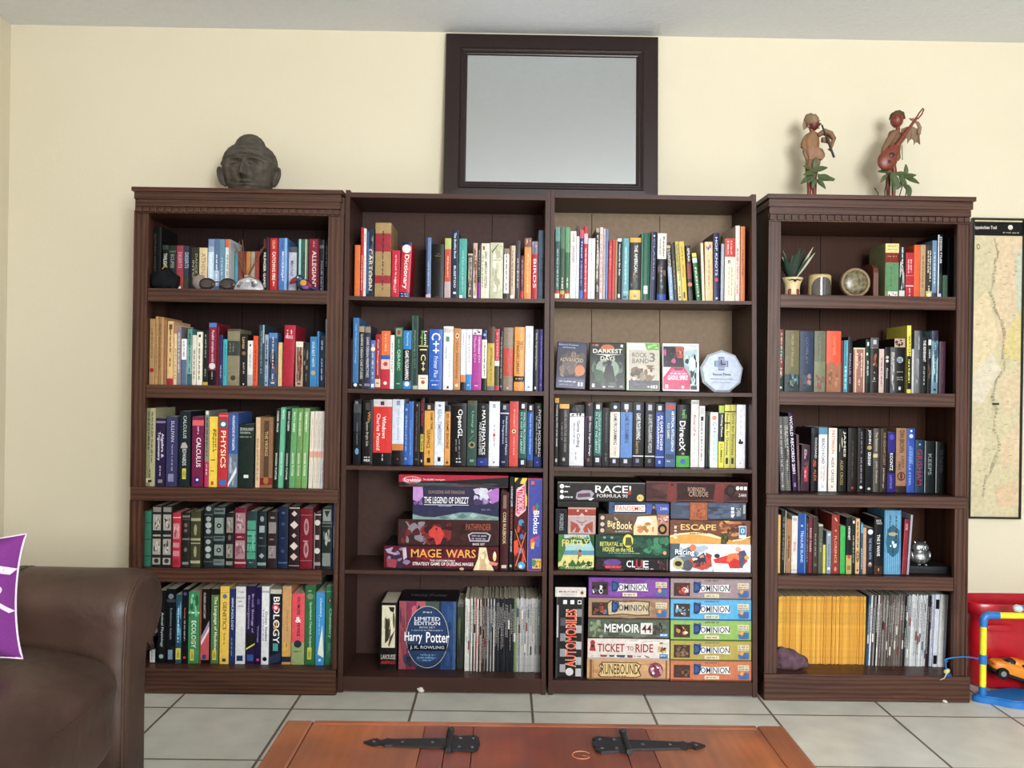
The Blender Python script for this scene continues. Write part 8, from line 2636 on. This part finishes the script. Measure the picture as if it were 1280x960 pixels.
def cush(u, v, s):
    """u, v in -1..1; pinched sides, pointed corners"""
    pu = 1 - .07 * (1 - v * v) ** 1
    pv = 1 - .07 * (1 - u * u) ** 1
    corner = 1
    x = u * CW * (1 - .10 * (1 - v ** 2) ** .8)
    z = v * CH * (1 - .10 * (1 - u ** 2))
    th = .062 * ((1 - u ** 4) * (1 - v ** 4)) ** .6
    return (x, s * th + .004 * math.sin(6 * u + 4 * v) * (1 - u * u), z)


for s in (-1, 1):
    vs = [cush(-1 + 2 * i / N, -1 + 2 * j / N, s) for i in range(N + 1) for j in range(N + 1)]
    fs = []
    for i in range(N):
        for j in range(N):
            a = i * (N + 1) + j
            q = (a, a + N + 1, a + N + 2, a + 1)
            fs.append(q if s < 0 else q[::-1])
    mb.add(vs, fs, PU, True)
body = mb.obj('cover', root)
WP = mat('#d8c8d8', .8, .1, 'cloth')
mb = MB()
edge = [(-1 + 2 * i / 20, -1) for i in range(20)] + [(1, -1 + 2 * i / 20) for i in range(20)] + [(1 - 2 * i / 20, 1) for i in range(20)] + [(-1, 1 - 2 * i / 20) for i in range(21)]
mb.tube([cush(u, v, 0) for u, v in edge], .0023, WP, 6, False)
mb.obj('piping', root)
mb = MB()


def ribbon(pts, w0, w1):
    vs, fs = [], []
    n = len(pts)
    for i, (u, v) in enumerate(pts):
        a, b_ = pts[max(0, i - 1)], pts[min(n - 1, i + 1)]
        t = Vector((b_[0] - a[0], b_[1] - a[1])).normalized()
        ww = w0 + (w1 - w0) * i / (n - 1)
        for sgn_ in (-1, 1):
            uu, vv = u - t.y * ww * sgn_, v + t.x * ww * sgn_
            uu, vv = max(-1, min(1, uu)), max(-1, min(1, vv))
            p = Vector(cush(uu, vv, -1))
            vs.append(p + Vector((0, -.0012, 0)))
    for i in range(n - 1):
        fs.append((i * 2, i * 2 + 1, i * 2 + 3, i * 2 + 2))
    mb.add(vs, fs, WP, True)


ribbon([(.2 + .79 * t, .52 - .22 * max(0, t - .3) ** 1.5 + .05 * math.sin(t * 3)) for t in [i / 14 for i in range(15)]], .075, .05)
ribbon([(.3 + .69 * t, .24 - .50 * t ** 1.7 + .08 * math.sin(t * 3)) for t in [i / 14 for i in range(15)]], .03, .022)
ribbon([(.78 + .12 * math.cos(t), .12 + .09 * math.sin(t)) for t in [i / 16 * 2 * PI for i in range(17)]], .025, .025)
ribbon([(-.8 + 1.2 * t, -.3 + .5 * math.sin(t * 3)) for t in [i / 14 for i in range(15)]], .06, .03)
mb.obj('swirl_print', body)

# ------------------------------------------------------------------ coffee table
ZT = .455
a0, a1 = atz(357, 902, ZT), atz(977, 904, ZT)
TY1 = (a0.y + a1.y) / 2
TXa, TXb = a0.x, a1.x
TY0_ = TY1 - .62
TW = TXb - TXa
root = empty('coffee_table', ((TXa + TXb) / 2, (TY1 + TY0_) / 2, 0))
tag(root, 'low reddish-brown wooden coffee table with black iron strap hinges', 'table')


def table_wood(name, c0, c1, axis):
    m = wood(name, c0, c1, axis, scale=.7, rough=.3, strength=.6, wave=.12)
    nt = m.node_tree
    b = nt.nodes['Principled BSDF']
    b.inputs['Coat Weight'].default_value = .25
    b.inputs['Coat Roughness'].default_value = .15
    tc = nt.nodes.new('ShaderNodeTexCoord')
    n = nt.nodes.new('ShaderNodeTexNoise')
    n.inputs['Scale'].default_value = 5.5
    n.inputs['Detail'].default_value = 2
    nt.links.new(tc.outputs['Object'], n.inputs['Vector'])
    r = nt.nodes.new('ShaderNodeValToRGB')
    r.color_ramp.elements[0].position = .42
    r.color_ramp.elements[0].color = (1, 1, 1, 1)
    r.color_ramp.elements[1].position = .72
    r.color_ramp.elements[1].color = (1.8, 1.65, 1.25, 1)
    nt.links.new(n.outputs['Fac'], r.inputs['Fac'])
    mx = nt.nodes.new('ShaderNodeMix')
    mx.data_type = 'RGBA'
    mx.blend_type = 'MULTIPLY'
    mx.inputs[0].default_value = 1
    src = b.inputs['Base Color'].links[0].from_socket
    nt.links.new(src, mx.inputs[6])
    nt.links.new(r.outputs['Color'], mx.inputs[7])
    nt.links.new(mx.outputs[2], b.inputs['Base Color'])
    return m


TWY = table_wood('table_planks', '#6a3a24', '#965a3a', 1)
TWX = table_wood('table_edge_strips', '#6e3c26', '#9a5c3c', 0)
TWD = table_wood('table_dark_planks', '#5c2a1e', '#743826', 1)
hh = .02
D_ = (TY1 - TY0_)
# plank layout in photo x at the far edge -> local x
lx = lambda px, py=915: atz(px, py, ZT).x - (TXa + TXb) / 2
sL, sR = -TW / 2 + .055, TW / 2 - .055
far = .022
cuts = [(sL, lx(530, 915), TWY), (lx(530, 915), lx(559.5, 915), TWD), (lx(559.5, 915), lx(591.5, 915), TWD), (lx(591.5, 915), lx(775, 915), TWD), (lx(775, 915), lx(808, 915), TWD), (lx(808, 915), sR, TWY)]
for a, b_, m in cuts:
    mb = MB()
    mb.bbox(a + .0006, b_ - .0006, -D_ / 2 + far + .0006, D_ / 2 - far - .0006, ZT - hh, ZT, m, .001)
    mb.obj('plank', root)
for s in (-1, 1):
    mb = MB()
    pts = [(-TW / 2 + .012, 0), (-TW / 2, .012)]
    x0, x1 = (-TW / 2, sL - .0006) if s < 0 else (sR + .0006, TW / 2)
    mb.bbox(x0, x1, -D_ / 2 + .0, D_ / 2, ZT - hh - .004, ZT + .0004, TWY, .006)
    mb.obj('border_strip', root)
    mb = MB()
    y0_, y1_ = (-D_ / 2, -D_ / 2 + far) if s < 0 else (D_ / 2 - far, D_ / 2)
    mb.bbox(sL, sR, y0_, y1_, ZT - hh - .004, ZT + .0002, TWX, .004)
    mb.obj('border_strip', root)
mb = MB()
mb.box(-TW / 2 + .03, TW / 2 - .03, -D_ / 2 + .03, -D_ / 2 + .05, .16, ZT - hh - .001, TWX)
mb.box(-TW / 2 + .03, TW / 2 - .03, D_ / 2 - .05, D_ / 2 - .03, .16, ZT - hh - .001, TWX)
mb.box(-TW / 2 + .03, -TW / 2 + .05, -D_ / 2 + .05, D_ / 2 - .05, .16, ZT - hh - .001, TWY)
mb.box(TW / 2 - .05, TW / 2 - .03, -D_ / 2 + .05, D_ / 2 - .05, .16, ZT - hh - .001, TWY)
mb.box(-TW / 2 + .05, TW / 2 - .05, -D_ / 2 + .05, D_ / 2 - .05, .16, .175, TWX)
mb.obj('chest_body', root)
for sx in (-1, 1):
    for sy in (-1, 1):
        mb = MB()
        mb.bbox(sx * (TW / 2 - .065) - .028, sx * (TW / 2 - .065) + .028, sy * (D_ / 2 - .065) - .028, sy * (D_ / 2 - .065) + .028, .0006, .16, TWY, .004)
        mb.obj('leg', root)
IR = mat('#17181b', .5, .4, 'iron')
for (tip, b0, b1, piv, py) in ((454, 555, 598, 562, 931), (881, 790, 743, 783, 933)):
    P3 = lambda x, y=py: Vector((atz(x, y, ZT).x - (TXa + TXb) / 2, atz(x, y, ZT).y - (TY1 + TY0_) / 2, 0))
    t, p0, p1, pv = P3(tip), P3(b0), P3(b1), P3(piv)
    s = 1 if pv.x > t.x else -1
    yy = pv.y
    L = abs(pv.x - t.x)
    mb = MB()
    # strap outline, from the tip to the knuckle
    up = [(0, 0), (.08, .010), (.14, .016), (.19, .008), (.23, .010), (.26, .017), (.34, .013), (.5, .016), (.75, .019), (1.0, .020)]
    poly = [(t.x + s * L * u, yy - v) for u, v in up] + [(t.x + s * L * u, yy + v) for u, v in up[::-1]][:-1]
    if s < 0:
        poly = poly[::-1]
    mb.prism(poly, ZT + .0006, ZT + .0046, IR)
    bw = abs(p1.x - pv.x)
    # leaf with scalloped end on the fixed plank
    sc = [(0, .030), (.15, .034), (.3, .030), (.7, .034), (.85, .036), (.95, .030), (1.02, .024), (.96, .016), (1.04, .008), (1.06, 0)]
    poly = [(pv.x + s * bw * u, yy - v) for u, v in sc] + [(pv.x + s * bw * u, yy + v) for u, v in sc[::-1]][1:]
    if s < 0:
        poly = poly[::-1]
    mb.prism(poly, ZT + .0006, ZT + .0048, IR)
    h_o = mb.obj('strap_hinge', root)
    mb = MB()
    mb.tube([(pv.x, yy - .040, ZT + .006), (pv.x, yy + .044, ZT + .006)], .0055, IR, 10)
    mb.ell((pv.x, yy + .047, ZT + .008), (.007, .007, .007), IR, 10, 8)
    mb.obj('knuckle', h_o)
    mb = MB()
    for u in (.12, .45, .8):
        mb.ell((t.x + s * L * u, yy, ZT + .0046), (.004, .004, .002), mat('#3c3c3e', .35, .5, 'iron'), 8, 6)
    for u in (.35, .8):
        for v in (-.02, .02):
            mb.ell((pv.x + s * bw * u, yy + v, ZT + .0048), (.004, .004, .002), mat('#3c3c3e', .35, .5, 'iron'), 8, 6)
    mb.obj('rivet', h_o)
# pale ring scratched into the top
mb = MB()
c = atz(727, 944, ZT) - Vector(((TXa + TXb) / 2, (TY1 + TY0_) / 2, 0))
pts = [(c.x + .017 * math.cos(t), c.y + .017 * math.sin(t), ZT + .0002) for t in [.5 + i * .25 for i in range(22)]]
pts += [(c.x + .002, c.y - .001, ZT + .0002)]
mb.tube(pts, .0011, mat('#b87858', .7), 4)
mb.obj('pale_ring_mark', root)

# ------------------------------------------------------------------ floor bits
def crumple(px, py, s, label):
    p = atz(px, py, 0)
    mb = MB()
    mb.ell((0, 0, s * .55), (s, s * .8, s * .6), mat('#dcd8cc', .7, .2, 'paper'), 10, 7, Matrix.Rotation(.3, 3, 'Y'), lambda d: 1 + .22 * math.sin(6 * d.x + px) * math.cos(5 * d.y) + .12 * math.sin(9 * d.z))
    o = mb.obj('paper_scrap', None, (p.x, p.y, .001))
    m = min(v.co.z for v in o.data.vertices)
    o.location.z = .0008 - m
    tag(o, label, 'paper scrap')


crumple(526, 866, .0165, 'crumpled white paper scrap on the tiles before the left middle case')
crumple(1181, 879, .0085, 'tiny flat white paper scrap on the tiles before the far right case')

# ------------------------------------------------------------------ toys at the right
RT = mat('#a8101f', .28, .5, 'plastic')
BLU = mat('#1f6cb4', .35, .5, 'plastic')
YEL = mat('#e2d52c', .35, .5, 'plastic')
# red tub against the wall
Yt = .02
zt = at(1245, 742, .285).z
xl = at(1209, 800, .12).x
root = empty('toy_tub', (xl + .32, .202, 0))
tag(root, 'large red plastic toy tub on the floor under the trail map', 'toy tub')
mb = MB()
n = 48


def sq(a, rx, ry, e=5.0):
    c_, s_ = math.cos(a), math.sin(a)
    kk = (abs(c_) ** e + abs(s_) ** e) ** (1 / e)
    return c_ / kk * rx, s_ / kk * ry


prof_t = [(0, .004, 0), (.9, .004, 1), (.93, .012, 1), (.955, zt * .6, 1), (.97, zt - .05, 1), (1.0, zt - .045, 1), (1.0, zt - .004, 1), (.985, zt, 1), (.965, zt - .003, 1), (.945, zt - .05, 1), (.92, .02, 1), (0, .012, 0)]
vs, fs = [], []
for (s, z_, _) in prof_t:
    for i in range(n):
        x, y = sq(2 * PI * i / n, .305 * s, .094 * s)
        vs.append((x, y, z_))
for i in range(len(prof_t) - 1):
    for j in range(n):
        fs.append((i * n + j, i * n + (j + 1) % n, (i + 1) * n + (j + 1) % n, (i + 1) * n + j))
mb.add(vs, fs, RT, True)
mb.obj('tub', root)
mb = MB()
for x in (-.2, .1):
    mb.cube_soft((x, -.092, zt - .09), (.05, .004, .012), RT, 4, 8)
mb.obj('moulded_grip', root)

# blue and yellow tube stand
Yv = -.012
c = at(1228, 878, Yv)
kx = (Yv - CAMY) / FPX
root = empty('toy_goal', (c.x, Yv, 0))
tag(root, 'blue and yellow plastic tube stand on a wavy blue foot, beside the bookcase', 'toy')
zz = lambda y: at(1228, y, Yv).z
R1 = 4.6 * kx
mb = MB()
pts = []
for i in range(72):
    a = 2 * PI * i / 72
    r_ = 1 + .12 * math.cos(4 * a + .5)
    pts.append((.135 + .150 * r_ * math.cos(a), .0 + .070 * r_ * math.sin(a)))
mb.prism(pts, .0006, .022, BLU, smooth=True)
mb.prism([(x * .94 + .007, y * .9) for x, y in pts], .022, .027, BLU, smooth=True)
mb.obj('foot', root)
zt0, zt1 = zz(769), zz(786)
mb = MB()
mb.tube([(0, 0, zz(850)), (0, 0, zz(828))], R1 * .84, YEL, 20)
mb.obj('pole', root)
bpy.data.objects.remove(bpy.data.objects[-1]) if False else None
for (ya, yb_) in ((862, 829), (819, 782)):
    mb = MB()
    mb.tube([(0, 0, zz(ya)), (0, 0, zz(yb_))], R1 * .86, YEL, 20)
    mb.obj('pole', root)
mb = MB()
mb.tube([(0, 0, .025), (0, 0, zz(858))], R1, BLU, 20)
mb.obj('socket', root)
mb = MB()
mb.tube([(0, 0, zz(829.5)), (0, 0, zz(818))], R1 * 1.02, BLU, 20)
mb.obj('joint', root)
mb = MB()
zc2 = zz(769)
rb = 7 * kx
pts = [(0, 0, zz(783)), (0, 0, zc2 - rb)] + [(rb - rb * math.cos(t), 0, zc2 - rb + rb * math.sin(t)) for t in [PI / 2 * i / 6 for i in range(1, 7)]] + [(19 * kx, 0, zc2)]
mb.tube(pts, R1, BLU, 20)
mb.obj('elbow', root)
mb = MB()
mb.tube([(18.5 * kx, 0, zc2), (.5, 0, zc2)], R1 * .86, YEL, 20)
mb.obj('crossbar', root)
# blue whip with a loop
mb = MB()
Q = lambda px, py, Y: at(px, py, Y) - Vector((c.x, Yv, 0))
curve = [Q(1223, 823.5, Yv), Q(1216, 822, Yv - .015), Q(1210, 821.4, Yv - .04), Q(1203, 821, Yv - .05), Q(1192, 822, Yv - .055), Q(1184, 823.5, Yv - .06), Q(1180.5, 825.5, Yv - .06), Q(1182, 827.5, Yv - .06), Q(1184.5, 826, Yv - .06)]
mb.tube(curve, .0026, BLU, 8)
mb.tube([Q(1182, 827, Yv - .06), Q(1182.5, 836, Yv - .06), Q(1184, 842, Yv - .055)], .0026, BLU, 8)
wh = mb.obj('whip', root)
mb = MB()
mb.ell(Q(1183.5, 839, Yv - .058), (.012, .009, .008), mat('#c8c88c', .4), 14, 8, Matrix.Rotation(-.6, 3, 'Y'))
mb.ell(Q(1186, 844, Yv - .055), (.012, .008, .009), mat('#2c4c8c', .4), 12, 8, Matrix.Rotation(.6, 3, 'Y'))
mb.tube([Q(1184, 841, Yv - .058), Q(1180, 848, Yv - .062), Q(1175, 850, Yv - .062)], [.003, .002, .001], mat('#b8b8a0', .4), 6)
mb.obj('tassel', wh)

# orange toy car on the stand's foot side
pc_ = atz(1258, 858, .0)
Yo = .0
OR = mat('#d8821c', .35, .5, 'plastic')
XO = at(1262, 850, .04).x
root = empty('toy_car', (XO + .045, -.035, .0))
root.location = (XO + .025, .06, .047)
root.rotation_euler = (0, .30, -.05)
tag(root, 'orange toy sports car tipped up beside the blue and yellow stand', 'toy car')
z0c = .035
mb = MB()


def carf(q, p):
    p = p.copy()
    if q.z > 0:
        p.z *= .55 + .45 * (1 - min(1, abs(q.x + .1) ** 2 * 1.1))
    return p


mb.cube_soft((0, 0, z0c + .012), (.105, .036, .026), OR, 3.4, 16, carf)
mb.cube_soft((.01, 0, z0c + .034), (.055, .030, .022), OR, 2.8, 12)
mb.obj('body', root)
mb = MB()
GLS = mat('#15161a', .12, .6, 'plastic')
mb.cube_soft((-.038, 0, z0c + .034), (.026, .027, .014), GLS, 2.6, 10, None, Matrix.Rotation(-.4, 3, 'Y'))
mb.cube_soft((.012, 0, z0c + .038), (.038, .0312, .012), GLS, 2.8, 10)
mb.obj('windscreen', root)
mb = MB()
mb.cube_soft((0, 0, z0c - .010), (.100, .034, .010), mat('#2a2424', .5), 4, 10)
mb.obj('undertray', root)
for x in (-.066, .062):
    for y in (-.034, .034):
        mb = MB()
        mb.tube([(x, y - .008, z0c - .010), (x, y + .008, z0c - .010)], .021, mat('#1a1a1c', .6), 20)
        mb.tube([(x, y - .0088, z0c - .010), (x, y + .0088, z0c - .010)], .010, mat('#9a9a9c', .3, .6, 'metal', .7), 14)
        mb.obj('wheel', root)
mb = MB()
mb.ell((-.098, -.018, z0c + .012), (.008, .008, .005), mat('#c83420', .2), 10, 6)
mb.ell((-.098, .018, z0c + .012), (.008, .008, .005), mat('#c83420', .2), 10, 6)
mb.obj('lamp', root)

# white and blue ball toy on the tub rim
c = at(1274, 761, .03)
mb = MB()
mb.ell((0, 0, 0), (.018, .016, .014), mat('#c8d4d8', .35), 18, 12, None, lambda d: 1 + .1 * math.sin(6 * d.x) * math.sin(5 * d.z))
o = mb.obj('toy_fish', None, (at(1270, 760.5, .0).x, Yv, zc2 + R1 * .86 + .0145))
tag(o, 'small white and blue toy sitting on the yellow crossbar', 'toy')
mb = MB()
mb.ell((.02, 0, .002), (.014, .012, .010), BLU, 12, 8)
mb.tube([(.03, 0, .0), (.042, 0, .012)], [.006, .002], BLU, 8)
mb.obj('tail', o)
# ------------------------------------------------------------------ output settings
SC.view_settings.view_transform = 'Standard'
SC.view_settings.look = 'None'
SC.view_settings.gamma = 1.0
SC.view_settings.use_curve_mapping = False
SC.view_settings.exposure = -0.08
SC.cycles.max_bounces = 8
SC.cycles.diffuse_bounces = 5
SC.cycles.glossy_bounces = 4
for lab_, things_ in LABELS.items():
    if len(things_) > 1 and len({g for _, g in things_}) == 1 and things_[0][1] is None:
        print('SAME LABEL', lab_, things_)
    elif len(things_) > 1 and 'magazine' not in lab_:
        print('SAME', lab_, [t[0] for t in things_])
    if not 4 <= nwords(lab_) <= 16:
        print('LABEL LENGTH', nwords(lab_), lab_)
